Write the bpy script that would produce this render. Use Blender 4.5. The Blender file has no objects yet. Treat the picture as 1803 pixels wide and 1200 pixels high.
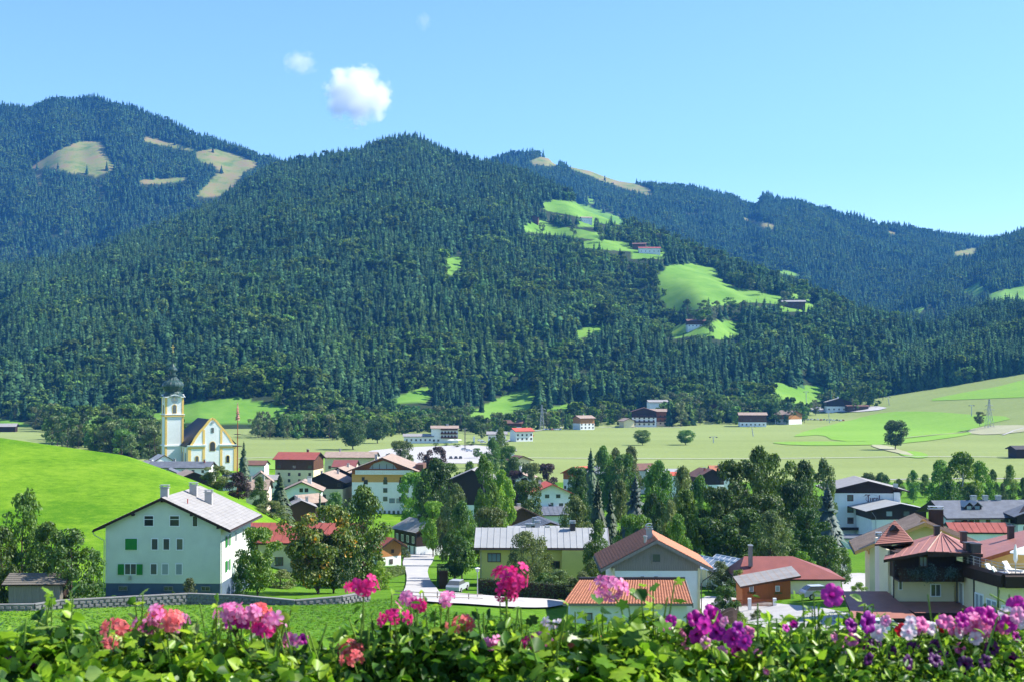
import bpy, bmesh, math, random
import numpy as np
from math import sin, cos, tan, radians as R, pi, sqrt, atan2
from mathutils import Vector, Matrix
SC = bpy.context.scene
COL = SC.collection
# ---------------------------------------------------------------- camera, light, exposure
CAMZ = 46.0
F = 2504.0                       # focal length in photo pixels (50 mm on 36 mm, 1803 px wide)
PITCH = math.atan(62/F)
cd = bpy.data.cameras.new('camera'); cam = bpy.data.objects.new('camera', cd); COL.objects.link(cam)
cd.sensor_width = 36; cd.lens = 50; cd.clip_start = .1; cd.clip_end = 40000
cam.location = (0, 0, CAMZ); cam.rotation_euler = (pi/2+PITCH, 0, 0)
cd.dof.use_dof = True; cd.dof.focus_distance = 140; cd.dof.aperture_fstop = 13
SC.camera = cam
SUN_AZ, SUN_EL = R(80), R(43)    # azimuth clockwise from the view direction (+y)
W = bpy.data.worlds.new('World'); SC.world = W; W.use_nodes = True
nt = W.node_tree; nt.nodes.clear()
sky = nt.nodes.new('ShaderNodeTexSky'); sky.sky_type = 'NISHITA'; sky.sun_disc = False
sky.sun_elevation = SUN_EL; sky.sun_rotation = SUN_AZ; sky.altitude = 700
sky.air_density = 1.0; sky.dust_density = 0.25; sky.ozone_density = 7.0
bg = nt.nodes.new('ShaderNodeBackground'); bg.inputs[1].default_value = 0.125
wo = nt.nodes.new('ShaderNodeOutputWorld'); nt.links.new(sky.outputs[0], bg.inputs[0]); nt.links.new(bg.outputs[0], wo.inputs[0])
sl = bpy.data.lights.new('sun', 'SUN'); sl.energy = 5.0; sl.angle = R(.53); sl.color = (1, .955, .88)
so = bpy.data.objects.new('sun', sl); COL.objects.link(so); so.location = (300, 100, 400)
sdir = Vector((sin(SUN_AZ)*cos(SUN_EL), cos(SUN_AZ)*cos(SUN_EL), sin(SUN_EL)))
so.rotation_euler = sdir.to_track_quat('Z', 'Y').to_euler()
SC.view_settings.view_transform = 'Standard'; SC.view_settings.look = 'None'
SC.view_settings.gamma = 1; SC.view_settings.use_curve_mapping = False
SC.view_settings.exposure = 1.1
SC.render.engine = 'CYCLES'
cy = SC.cycles
cy.use_denoising = True; cy.max_bounces = 12; cy.diffuse_bounces = 3; cy.glossy_bounces = 2
cy.transmission_bounces = 3; cy.volume_bounces = 10; cy.transparent_max_bounces = 6
cy.use_adaptive_sampling = True; cy.adaptive_threshold = .02
cy.caustics_reflective = False; cy.caustics_refractive = False; cy.volume_step_rate = 1.0
cy.sample_clamp_indirect = 6

rnd = random.Random(7); NR = np.random.default_rng(7)
# ---------------------------------------------------------------- picture <-> place
CP, SP = cos(PITCH), sin(PITCH)
def ray(px, py):
    u = (px-901.5)/F; v = (600-py)/F
    return np.array((u, CP-v*SP, SP+v*CP))
def at(px, py, d):               # the point at depth y = d seen at pixel (px, py)
    r = ray(px, py); r = r/r[1]*d
    return Vector((r[0], d, r[2]+CAMZ))
def proj(x, y, z):
    zz = z-CAMZ; fw = y*CP+zz*SP
    return 901.5+F*x/fw, 600-F*(-y*SP+zz*CP)/fw
def X(px, d): return (px-901.5)/F*d
def Z(py, d): return at(901.5, py, d).z
# ---------------------------------------------------------------- noise
_tab = np.random.default_rng(3).random((256, 256))
def vn(x, y):
    x = np.asarray(x, float); y = np.asarray(y, float)
    xi = np.floor(x).astype(int); yi = np.floor(y).astype(int); fx = x-xi; fy = y-yi
    fx = fx*fx*(3-2*fx); fy = fy*fy*(3-2*fy)
    a = _tab[xi % 256, yi % 256]; b = _tab[(xi+1) % 256, yi % 256]; c = _tab[xi % 256, (yi+1) % 256]; d = _tab[(xi+1) % 256, (yi+1) % 256]
    return (a*(1-fx)+b*fx)*(1-fy)+(c*(1-fx)+d*fx)*fy
def fbm(x, y, o=4):
    s = 0; a = .5; t = 0
    for k in range(o):
        s = s+a*vn(x*2**k+17*k, y*2**k+31*k); t += a; a *= .5
    return s/t
def sstep(a, b, x):
    t = np.clip((x-a)/(b-a), 0, 1); return t*t*(3-2*t)
# ---------------------------------------------------------------- ground height
_gy = np.arange(-400, 1700, 5.0)
_gz = np.interp(_gy, [-400, 0, 40, 100, 125, 160, 200, 250, 300, 360, 450, 520, 1700], [60, 38, 32.5, 26.3, 24.6, 21.4, 17, 12, 8, 4, .6, 0, 0])
_gz = np.convolve(np.pad(_gz, 8, mode='edge'), np.ones(17)/17, 'valid')
_hx = np.array([-700, -400, -220, -160, -108, -81, -65, -50, -40.5, -30, -18])
_hy = np.array([330, 330, 330, 320, 300, 290, 270, 250, 235, 215, 200])
_hz = np.array([62, 52, 42, 37.5, 33, 30.2, 27.3, 24.0, 20.6, 17.4, 15.0])
def ground(x, y):
    x = np.asarray(x, float); y = np.asarray(y, float)
    z = np.interp(y, _gy, _gz)
    yc = np.interp(x, _hx, _hy); zc = np.interp(x, _hx, _hz)
    e = np.maximum(zc-np.interp(yc, _gy, _gz), 0)*sstep(-14, -34, x)
    up = sstep(150, 1, 0)*0+np.clip((y-165)/(yc-165), 0, 1)
    up = up*up*(3-2*up)*.35+up*.65
    dn = 1-sstep(0, 1, (y-yc)/150)
    z = z+e*np.where(y < yc, up, dn)
    z = z+8.5*np.exp(-(((x+128)/75)**2+((y-575)/80)**2))          # church mound
    # meadow slope on the right
    x0 = np.interp(y, [600, 900, 1100, 1300, 1500, 1700, 2200], [380, 372, 360, 340, 318, 300, 280])
    q = x-x0
    z = z+np.where(q > 0, .168*(np.sqrt(q*q+35**2)-35), 0)*sstep(700, 1250, y)*(1-sstep(1640, 1950, y))
    z = z+sstep(1250, 1700, y)*12
    z = z-3.0*np.exp(-(((x-13)/15)**2+((y-152)/20)**2)**1.3)
    z = z+(fbm(x/120+5, y/120, 3)-.5)*np.interp(y, [0, 120, 300, 600, 900], [0, .8, 1.6, .6, 1.2])*np.where(x < 330, 1, .7)
    return z
def gz(x, y): return float(ground(x, y))
def hit(px, py, far=2600):       # where the sight line through a pixel meets the ground
    r = ray(px, py); r = r/r[1]
    d = np.arange(60, far, 1.0); z = CAMZ+r[2]*d; g = ground(r[0]*d, d)
    k = np.nonzero(z <= g)[0]
    dd = d[k[0]] if len(k) else far
    return (r[0]*dd, dd)
# ---------------------------------------------------------------- mesh builder
class MB:
    def __init__(s): s.v = []; s.f = []; s.m = []
    def add(s, vs, fs, mi=0):
        b = len(s.v); s.v += [tuple(v) for v in vs]; s.f += [tuple(b+i for i in f) for f in fs]; s.m += [mi]*len(fs); return s
    def box(s, x0, y0, z0, x1, y1, z1, mi=0):
        return s.add([(x0,y0,z0),(x1,y0,z0),(x1,y1,z0),(x0,y1,z0),(x0,y0,z1),(x1,y0,z1),(x1,y1,z1),(x0,y1,z1)],
                     [(0,3,2,1),(4,5,6,7),(0,1,5,4),(1,2,6,5),(2,3,7,6),(3,0,4,7)], mi)
    def poly(s, pts, mi=0): return s.add(pts, [tuple(range(len(pts)))], mi)
    def prism(s, pts, fn, h0, h1, mi=0):                # pts 2d outline, fn(a, b, h) -> xyz
        n = len(pts)
        vs = [fn(a, b, h0) for a, b in pts]+[fn(a, b, h1) for a, b in pts]
        return s.add(vs, [tuple(range(n))[::-1], tuple(range(n, 2*n))]+[(i, (i+1) % n, n+(i+1) % n, n+i) for i in range(n)], mi)
    def slab(s, q, t, mtop=0, mside=1):                 # quad (list of 4 pts, ccw from above) given thickness t downwards
        vs = [tuple(p) for p in q]+[(p[0], p[1], p[2]-t) for p in q]; n = len(q)
        s.add(vs, [tuple(range(n))], mtop)
        b = len(s.v)-len(vs)
        for f in [tuple(range(n, 2*n))[::-1]]+[(i, n+i, n+(i+1) % n, (i+1) % n) for i in range(n)]:
            s.f.append(tuple(b+i for i in f)); s.m.append(mside)
        return s
    def cyl(s, x, y, z0, z1, r0, r1=None, n=10, mi=0):
        r1 = r0 if r1 is None else r1
        vs = [(x+r0*cos(2*pi*i/n), y+r0*sin(2*pi*i/n), z0) for i in range(n)]+[(x+r1*cos(2*pi*i/n), y+r1*sin(2*pi*i/n), z1) for i in range(n)]
        return s.add(vs, [(i, (i+1) % n, n+(i+1) % n, n+i) for i in range(n)]+[tuple(range(n))[::-1], tuple(range(n, 2*n))], mi)
    def lathe(s, prof, n=20, mi=0, cx=0, cy=0, ph=0):
        vs = [(cx+r*cos(2*pi*i/n+ph), cy+r*sin(2*pi*i/n+ph), z) for r, z in prof for i in range(n)]
        fs = [(k*n+i, k*n+(i+1) % n, (k+1)*n+(i+1) % n, (k+1)*n+i) for k in range(len(prof)-1) for i in range(n)]
        return s.add(vs, fs, mi)
    def tube(s, pts, rad, n=6, mi=0):
        pts = [Vector(p) for p in pts]; rr = rad if isinstance(rad, (list, tuple)) else [rad]*len(pts); vs = []
        for i, p in enumerate(pts):
            d = (pts[min(i+1, len(pts)-1)]-pts[max(i-1, 0)]).normalized()
            a = d.cross(Vector((0, 0, 1)) if abs(d.z) < .9 else Vector((1, 0, 0))).normalized(); b = d.cross(a)
            vs += [p+(a*cos(2*pi*k/n)+b*sin(2*pi*k/n))*rr[i] for k in range(n)]
        fs = [(i*n+k, i*n+(k+1) % n, (i+1)*n+(k+1) % n, (i+1)*n+k) for i in range(len(pts)-1) for k in range(n)]
        fs += [tuple(range(n))[::-1], tuple(range(len(vs)-n, len(vs)))]
        return s.add(vs, fs, mi)
    def data(s, name, mats, smooth=False):
        me = bpy.data.meshes.new(name); me.from_pydata(s.v, [], s.f)
        for m in (mats if isinstance(mats, (list, tuple)) else [mats]): me.materials.append(m)
        if len(me.polygons):
            me.polygons.foreach_set('material_index', s.m)
            if smooth: me.polygons.foreach_set('use_smooth', [True]*len(s.f))
        return me
    def build(s, name, mats, parent=None, loc=(0,0,0), rz=0, smooth=False, **kw):
        return link(name, s.data(name, mats, smooth), parent, loc, rz, **kw)
def tag(o, label=None, cat=None, group=None, kind=None):
    if label: o['label'] = label
    if cat: o['category'] = cat
    if group: o['group'] = group
    if kind: o['kind'] = kind
    return o
def link(name, data, parent=None, loc=(0,0,0), rz=0, **kw):
    o = bpy.data.objects.new(name, data); o.location = loc
    if rz: o.rotation_euler = (0, 0, rz)
    if parent is not None: o.parent = parent
    COL.objects.link(o)
    return tag(o, **kw)
def thing(name, label, cat, loc=(0,0,0), rz=0, group=None):
    return link(name, None, None, loc, rz, label=label, cat=cat, group=group)
def npmesh(name, V, Fq, mats, smooth=False):             # arrays of verts and same-size faces
    me = bpy.data.meshes.new(name); V = np.asarray(V, np.float32); Fq = np.asarray(Fq, np.int32); k = Fq.shape[1]
    me.vertices.add(len(V)); me.vertices.foreach_set('co', V.ravel())
    me.loops.add(Fq.size); me.loops.foreach_set('vertex_index', Fq.ravel())
    me.polygons.add(len(Fq)); me.polygons.foreach_set('loop_start', np.arange(0, Fq.size, k, dtype=np.int32))
    if smooth: me.polygons.foreach_set('use_smooth', np.ones(len(Fq), bool))
    for m in (mats if isinstance(mats, (list, tuple)) else [mats]): me.materials.append(m)
    me.update(calc_edges=True)
    return me
# ---------------------------------------------------------------- materials
MATS = {}
def newmat(name):
    m = bpy.data.materials.new(name); m.use_nodes = True; t = m.node_tree; MATS[name] = m
    return m, t, t.nodes['Principled BSDF'], t.nodes['Material Output']
def nd(t, typ, **kw):
    n = t.nodes.new(typ)
    for k, v in kw.items():
        if k.startswith('i_'):
            key = k[2:]; n.inputs[int(key) if key.isdigit() else key.replace('_', ' ')].default_value = v
        else: setattr(n, k, v)
    return n
def c4(c, f=1.0): return tuple(min(1, max(0, x*f)) for x in c[:3])+(1,)
def ramp(t, src, stops):
    r = t.nodes.new('ShaderNodeValToRGB'); e = r.color_ramp.elements
    while len(e) < len(stops): e.new(.5)
    for k, (p, c) in enumerate(stops): e[k].position = p; e[k].color = c4(c)
    t.links.new(src, r.inputs[0]); return r
def noise(t, scale, detail=4, vec=None, rough=.55, stretch=None):
    if vec is None: vec = t.nodes.new('ShaderNodeTexCoord').outputs['Object']
    if stretch:
        mp = nd(t, 'ShaderNodeMapping'); mp.inputs['Scale'].default_value = stretch; t.links.new(vec, mp.inputs[0]); vec = mp.outputs[0]
    n = nd(t, 'ShaderNodeTexNoise', i_Scale=scale, i_Detail=detail, i_Roughness=rough); t.links.new(vec, n.inputs['Vector'])
    return n.outputs['Fac']
def bump(t, src, bs, strength=.3, dist=.05):
    b = nd(t, 'ShaderNodeBump', i_Strength=strength, i_Distance=dist); t.links.new(src, b.inputs['Height']); t.links.new(b.outputs[0], bs.inputs['Normal'])
def mat(name, c, rough=.8, var=.18, scale=1.5, bmp=.0, bscale=20, stretch=None, metal=0, c2=None, spec=.3):
    m, t, bs, o = newmat(name)
    f = noise(t, scale, 5, stretch=stretch)
    c2 = c2 or tuple(x*(1-var) for x in c)
    r = ramp(t, f, [(.3, c2), (.7, tuple(min(1, x*(1+var*.5)) for x in c))])
    t.links.new(r.outputs[0], bs.inputs['Base Color'])
    bs.inputs['Roughness'].default_value = rough; bs.inputs['Metallic'].default_value = metal
    bs.inputs['Specular IOR Level'].default_value = spec
    if bmp: bump(t, noise(t, bscale, 3, stretch=stretch), bs, bmp, .05)
    return m
plaster_white = mat('plaster_white', (.80,.80,.77), .9, .06, .8, .25, 12)
plaster_cool = mat('plaster_cool', (.63,.67,.57), .9, .07, .7, .3, 12)
plaster_cream = mat('plaster_cream', (.74,.64,.40), .9, .07, .7, .2, 12)
plaster_yellow = mat('plaster_yellow', (.72,.60,.19), .9, .06, .7, .2, 12)
plaster_ochre = mat('plaster_ochre', (.80,.52,.15), .9, .08, .7)
plaster_pink = mat('plaster_pink', (.76,.60,.48), .9, .08, .7)
plinth_blue = mat('plinth_blue', (.085,.12,.17), .8, .1, 1)
plaster_grey = mat('plaster_grey', (.40,.40,.37), .9, .12, .7)
wood_dark = mat('wood_dark', (.035,.018,.012), .7, .4, 2, .3, 8, (8, 8, .6))
wood_brown = mat('wood_brown', (.10,.042,.02), .7, .35, 2, .3, 8, (8, 8, .6))
wood_orange = mat('wood_orange', (.46,.20,.065), .6, .25, 2, .2, 8, (8, 8, .6))
wood_gold = mat('wood_gold', (.62,.33,.10), .6, .2, 2, .2, 8, (.6, .6, 8))
wood_red = mat('wood_red', (.36,.105,.03), .6, .2, 2, .2, 8, (8, 8, .6))
wood_grey = mat('wood_grey', (.27,.235,.20), .8, .3, 2, .4, 8, (9, 9, .5))
wood_old = mat('wood_old', (.17,.15,.12), .85, .4, 2, .5, 8, (9, 9, .5))
roof_grey = mat('roof_grey', (.29,.275,.26), .75, .18, .8, .3, 6)
roof_lgrey = mat('roof_lgrey', (.33,.335,.33), .65, .12, .5, .1, 6)
roof_slate = mat('roof_slate', (.13,.14,.16), .6, .25, .8, .3, 6)
roof_dark = mat('roof_dark', (.06,.052,.05), .7, .3, .8, .3, 6)
roof_brown = mat('roof_brown', (.17,.085,.06), .7, .25, .8, .3, 6)
roof_tan = mat('roof_tan', (.34,.25,.19), .75, .25, .8, .3, 6)
roof_red = mat('roof_red', (.30,.075,.055), .7, .18, .8, .3, 6)
roof_maroon = mat('roof_maroon', (.235,.075,.062), .6, .16, .6, .2, 6)
roof_bright = mat('roof_bright', (.55,.10,.06), .7, .2, .8, .3, 6)
roof_orange = mat('roof_orange', (.45,.17,.085), .55, .25, 2.5, .1, 6)
roof_wine = mat('roof_wine', (.34,.145,.11), .55, .15, 1.2, .1, 6)
roof_black = mat('roof_black', (.022,.02,.022), .6, .3, 1)
copper_green = mat('copper_green', (.040,.078,.068), .35, .4, 1.2, .1, 6)
metal_grey = mat('metal_grey', (.42,.43,.43), .4, .1, 2, metal=.5)
metal_dark = mat('metal_dark', (.05,.045,.045), .5, .2, 2)
steel = mat('steel', (.30,.32,.33), .5, .15, 2)
gold = mat('gold', (.8,.55,.15), .3, .1, 2, metal=1)
frame_white = mat('frame_white', (.80,.80,.80), .6, .04, 2)
frame_brown = mat('frame_brown', (.12,.06,.035), .6, .2, 3)
green_paint = mat('green_paint', (.02,.22,.035), .6, .15, 2)
concrete = mat('concrete', (.42,.40,.38), .9, .15, .6, .2, 8)
concrete_dark = mat('concrete_dark', (.22,.215,.21), .9, .25, .8, .3, 8)
asphalt = mat('asphalt', (.20,.20,.20), .9, .15, .3, .2, 10)
gravel_mat = mat('gravel_pale', (.42,.40,.38), .95, .12, .25, .3, 12)
stone_wall = mat('stone_wall', (.17,.17,.165), .9, .5, 1.6, .7, 5)
fabric_white = mat('fabric_white', (.8,.78,.72), .9, .05, 2)
fabric_yellow = mat('fabric_yellow', (.75,.55,.08), .9, .05, 2)
blue_paint = mat('blue_paint', (.05,.3,.55), .6, .1, 2)
red_paint = mat('red_paint', (.4,.04,.03), .5, .1, 2)
bark = mat('bark', (.10,.075,.055), .95, .4, 2, .6, 8, (6, 6, 1))
bark_birch = mat('bark_birch', (.45,.43,.40), .9, .5, 2, .3, 8, (1, 1, 6))
tyre_mat = mat('tyre_rubber', (.02,.02,.02), .8)
def glassmat(name, c, c2, rough=.08):
    m, t, bs, o = newmat(name)
    tc = t.nodes.new('ShaderNodeObjectInfo')
    r = ramp(t, tc.outputs['Random'], [(.2, c), (.85, c2)])
    t.links.new(r.outputs[0], bs.inputs['Base Color']); bs.inputs['Roughness'].default_value = rough
    bs.inputs['Specular IOR Level'].default_value = .7
    return m
glass = glassmat('window_glass', (.02,.025,.03), (.10,.11,.11))
glass_blue = glassmat('window_glass_curtained', (.18,.24,.30), (.36,.40,.42))
glass_pale = glassmat('greenhouse_glass', (.32,.36,.38), (.40,.45,.47), .2)
# foliage: colour varies per tree, per clump and from leaf to leaf
def leafmat(name, a, b, tip=None, trans=.30, rough=.6, scale=.5, rv=.35):
    m, t, bs, o = newmat(name)
    oi = t.nodes.new('ShaderNodeObjectInfo'); g = t.nodes.new('ShaderNodeNewGeometry')
    tc = t.nodes.new('ShaderNodeTexCoord')
    f = noise(t, scale, 3, tc.outputs['Object'])
    mr = nd(t, 'ShaderNodeMath', operation='MULTIPLY_ADD'); t.links.new(g.outputs['Random Per Island'], mr.inputs[0]); mr.inputs[1].default_value = .45; t.links.new(f, mr.inputs[2])
    r = ramp(t, mr.outputs[0], [(.42, a), (.95, b)]+([(1.0, tip)] if tip else []))
    hs = nd(t, 'ShaderNodeHueSaturation')
    mp = nd(t, 'ShaderNodeMapRange', i_3=1-rv, i_4=1+rv); t.links.new(oi.outputs['Random'], mp.inputs[0]); t.links.new(mp.outputs[0], hs.inputs['Value'])
    mh = nd(t, 'ShaderNodeMath', operation='MULTIPLY_ADD', i_1=7.13, i_2=0.0); t.links.new(oi.outputs['Random'], mh.inputs[0])
    mf = nd(t, 'ShaderNodeMath', operation='FRACT'); t.links.new(mh.outputs[0], mf.inputs[0])
    m2 = nd(t, 'ShaderNodeMapRange', i_3=.48, i_4=.52); t.links.new(mf.outputs[0], m2.inputs[0]); t.links.new(m2.outputs[0], hs.inputs['Hue'])
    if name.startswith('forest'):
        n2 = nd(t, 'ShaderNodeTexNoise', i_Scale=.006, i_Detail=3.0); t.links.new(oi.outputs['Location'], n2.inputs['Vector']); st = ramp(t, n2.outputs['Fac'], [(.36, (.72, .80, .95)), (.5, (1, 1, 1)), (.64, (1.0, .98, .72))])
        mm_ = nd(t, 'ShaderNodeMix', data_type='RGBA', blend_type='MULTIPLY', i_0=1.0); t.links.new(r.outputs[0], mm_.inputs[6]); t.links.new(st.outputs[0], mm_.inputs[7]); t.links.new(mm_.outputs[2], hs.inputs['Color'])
    else: t.links.new(r.outputs[0], hs.inputs['Color'])
    d = t.nodes.new('ShaderNodeBsdfDiffuse'); tr = t.nodes.new('ShaderNodeBsdfTranslucent'); gl = nd(t, 'ShaderNodeBsdfGlossy', i_Roughness=rough)
    t.links.new(hs.outputs[0], d.inputs[0])
    hb = nd(t, 'ShaderNodeHueSaturation', i_Value=1.25, i_Saturation=1.15, i_Hue=.49); t.links.new(hs.outputs[0], hb.inputs['Color']); t.links.new(hb.outputs[0], tr.inputs[0])
    mx = nd(t, 'ShaderNodeMixShader', i_0=trans); t.links.new(d.outputs[0], mx.inputs[1]); t.links.new(tr.outputs[0], mx.inputs[2])
    my = nd(t, 'ShaderNodeMixShader', i_0=0.0 if name.startswith('forest') else .03 if rough > .4 else .10); t.links.new(mx.outputs[0], my.inputs[1]); t.links.new(gl.outputs[0], my.inputs[2])
    gl.inputs[0].default_value = (1, 1, 1, 1)
    t.nodes.remove(bs); t.links.new(my.outputs[0], o.inputs[0])
    return m
leaf_mid = leafmat('leaf_mid', (.040,.100,.014), (.125,.225,.035))
leaf_bright = leafmat('leaf_bright', (.065,.16,.015), (.20,.34,.035))
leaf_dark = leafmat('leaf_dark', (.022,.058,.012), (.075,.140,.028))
leaf_olive = leafmat('leaf_olive', (.060,.100,.028), (.17,.22,.065))
leaf_autumn = leafmat('leaf_autumn', (.045,.10,.015), (.16,.20,.03), (.55,.30,.03))
leaf_purple = leafmat('leaf_purple', (.03,.022,.022), (.085,.05,.045))
needle = leafmat('needle', (.016,.045,.016), (.060,.115,.035), trans=.12, scale=.8)
needle_blue = leafmat('needle_blue', (.03,.06,.05), (.10,.155,.13), trans=.1, scale=.8)
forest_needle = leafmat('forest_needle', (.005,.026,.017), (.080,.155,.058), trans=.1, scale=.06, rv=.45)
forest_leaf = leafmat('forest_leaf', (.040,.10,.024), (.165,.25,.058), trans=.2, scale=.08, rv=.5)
# ================================================================ the ground
def grassmat(name, a, b, c=None, s1=.02, s2=.6, rough=.9, bs_=.5, stretch=None):
    m, t, bs, o = newmat(name)
    g = t.nodes.new('ShaderNodeNewGeometry')
    v = g.outputs['Position']
    f1 = noise(t, s1, 4, v, stretch=stretch); f2 = noise(t, s2, 6, v, .7); f3 = noise(t, s2*9, 3, v, .7)
    ad = nd(t, 'ShaderNodeMath', operation='ADD'); t.links.new(f1, ad.inputs[0]); t.links.new(f2, ad.inputs[1])
    a2 = nd(t, 'ShaderNodeMath', operation='ADD'); t.links.new(ad.outputs[0], a2.inputs[0]); t.links.new(f3, a2.inputs[1])
    dv = nd(t, 'ShaderNodeMath', operation='DIVIDE', i_1=3.0); t.links.new(a2.outputs[0], dv.inputs[0])
    r = ramp(t, dv.outputs[0], [(.42, a), (.58, b)]+([(.66, c)] if c else []))
    t.links.new(r.outputs[0], bs.inputs['Base Color']); bs.inputs['Roughness'].default_value = rough
    bs.inputs['Specular IOR Level'].default_value = .02
    bump(t, f3, bs, bs_, .12)
    return m
grass_mat = grassmat('grass_lime', (.050,.140,.010), (.135,.255,.026))
hill_mat = grassmat('grass_hill', (.060,.165,.008), (.165,.290,.020), (.22,.29,.045), s1=.06, s2=.5)
field_mown = grassmat('grass_mown', (.19,.235,.075), (.245,.295,.105), (.285,.30,.13), s1=.012, s2=.25, stretch=(.3,1,1))
field_bright = grassmat('grass_bright', (.15,.29,.04), (.21,.35,.06), s1=.01, s2=.2, stretch=(.4,1,1))
dirt_path = grassmat('dirt_track', (.29,.29,.17), (.38,.37,.24))
soil_dark = grassmat('undergrowth_floor', (.02,.035,.01), (.05,.075,.02))
qs = np.concatenate([np.linspace(-900, -120, 40), np.arange(-110, 1930, 8), np.linspace(1940, 2750, 40)])
ys = np.concatenate([np.arange(-60, 60, 8), 60*1.0095**np.arange(0, 345), 60*1.0095**345*1.06**np.arange(1, 36)])
def gridmesh(name, q, y, zf, mats, ymin=80):
    Q, Y = np.meshgrid(q, y); Xw = (Q-901.5)/F*np.maximum(Y, ymin); Zw = zf(Xw, Y)
    V = np.stack([Xw, Y, Zw], -1).reshape(-1, 3); n, k = len(y), len(q)
    i = np.arange(n*k).reshape(n, k)
    Fq = np.stack([i[:-1, :-1], i[:-1, 1:], i[1:, 1:], i[1:, :-1]], -1).reshape(-1, 4)
    return npmesh(name, V, Fq, mats, True), V
def wide_ground(x, y): return ground(x, y)
me, Vg = gridmesh('ground', qs, ys, wide_ground, [hill_mat, grass_mat, field_mown, soil_dark])
cen = np.array([(Vg[p.vertices[0]]+Vg[p.vertices[2]])/2 for p in me.polygons])
mi = np.where(cen[:, 1] < 130, 1, np.where((cen[:, 1] > 620), 2, np.where(cen[:, 0] > -60+cen[:, 1]*.12, 1, 0)))
mi = np.where((cen[:, 1] > 2000), 3, mi)
me.polygons.foreach_set('material_index', mi.astype(np.int32))
link('ground', me, kind='structure')
def tess(pts, cell):
    bm = bmesh.new(); vs = [bm.verts.new((p[0], p[1], 0)) for p in pts]; bm.faces.new(vs)
    bmesh.ops.triangulate(bm, faces=bm.faces[:])
    for ax in (0, 1):
        lo = min(p[ax] for p in pts); hi = max(p[ax] for p in pts); n = int((hi-lo)/cell)
        for k in range(1, n+1):
            co = [0, 0, 0]; co[ax] = lo+k*(hi-lo)/(n+1); no = [0, 0, 0]; no[ax] = 1
            bmesh.ops.bisect_plane(bm, geom=bm.verts[:]+bm.edges[:]+bm.faces[:], plane_co=co, plane_no=no)
    return bm
def smoothpoly(pts, it=2):
    for _ in range(it):
        q = []
        for i in range(len(pts)):
            a, b = pts[i], pts[(i+1) % len(pts)]
            q += [(a[0]*.75+b[0]*.25, a[1]*.75+b[1]*.25), (a[0]*.25+b[0]*.75, a[1]*.25+b[1]*.75)]
        pts = q
    return pts
def patch(name, pts, m, off=.3, cell=14, label=None, smooth=1, px=True, kind='structure'):
    w = [hit(*p) for p in pts] if px else pts
    w = smoothpoly(w, smooth)
    bm = tess(w, cell)
    xs = np.array([v.co.x for v in bm.verts]); yy = np.array([v.co.y for v in bm.verts]); zz = ground(xs, yy)+off
    for v, z in zip(bm.verts, zz): v.co.z = z
    bmesh.ops.recalc_face_normals(bm, faces=bm.faces[:])
    me = bpy.data.meshes.new(name); bm.to_mesh(me); bm.free(); me.materials.append(m)
    for p in me.polygons: p.use_smooth = True
    o = link(name, me, kind=kind)
    return o
def strip(name, pts, width, m, off=.34, cell=12, px=True, kind='structure'):
    w = [hit(*p) for p in pts] if px else pts
    L, Rr = [], []
    for i, p in enumerate(w):
        a = np.array(w[max(i-1, 0)]); b = np.array(w[min(i+1, len(w)-1)]); d = (b-a)/np.linalg.norm(b-a); n = np.array((-d[1], d[0]))*width/2
        L.append(tuple(np.array(p)+n)); Rr.append(tuple(np.array(p)-n))
    return patch(name, L+Rr[::-1], m, off, cell, smooth=0, px=False, kind=kind)
# fields on the valley floor
patch('field', [(1395,768),(1420,757),(1500,737),(1560,724),(1640,724),(1700,729),(1795,734),(1730,748),(1600,770),(1560,776),(1470,777),(1448,765),(1408,768)], field_bright, .32)
patch('field', [(1350,779),(1400,777),(1560,777),(1640,766),(1720,757),(1712,764),(1600,781),(1500,784),(1400,784)], field_bright, .36)
patch('field', [(1622,706),(1700,690),(1760,680),(1803,668),(1960,640),(1960,694),(1803,699),(1700,703)], field_bright, .36)
patch('field', [(432,812),(520,806),(602,800),(620,797),(604,812),(560,820),(430,829)], field_bright, .30)
patch('field', [(1580,797),(1610,793),(1640,803),(1620,807),(1590,803)], field_bright, .36)
patch('dirt_track', [(1528,783),(1560,783),(1612,801),(1600,803),(1555,792)], dirt_path, .42, smooth=1)
patch('dirt_track', [(1700,757),(1740,749),(1803,748),(1850,752),(1803,760),(1760,764),(1715,765)], dirt_path, .42)
strip('field_road', [(930,806),(1060,807),(1200,807.5),(1330,807.5),(1480,806),(1600,804),(1700,804),(1850,806)], 2.6, gravel_mat, .40, 20)
strip('field_road', [(1765,766),(1785,758),(1810,751),(1840,742)], 2.0, gravel_mat, .48)
strip('field_road', [(1430,846),(1520,845),(1600,843),(1700,842),(1830,842)], 3.0, gravel_mat, .2)
strip('field_road', [(395,808),(450,806),(500,804.5),(560,803),(610,801)], 2.0, gravel_mat, .40)
strip('dirt_track', [(1595,770),(1650,765),(1700,760)], 2.5, dirt_path, .46)
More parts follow.
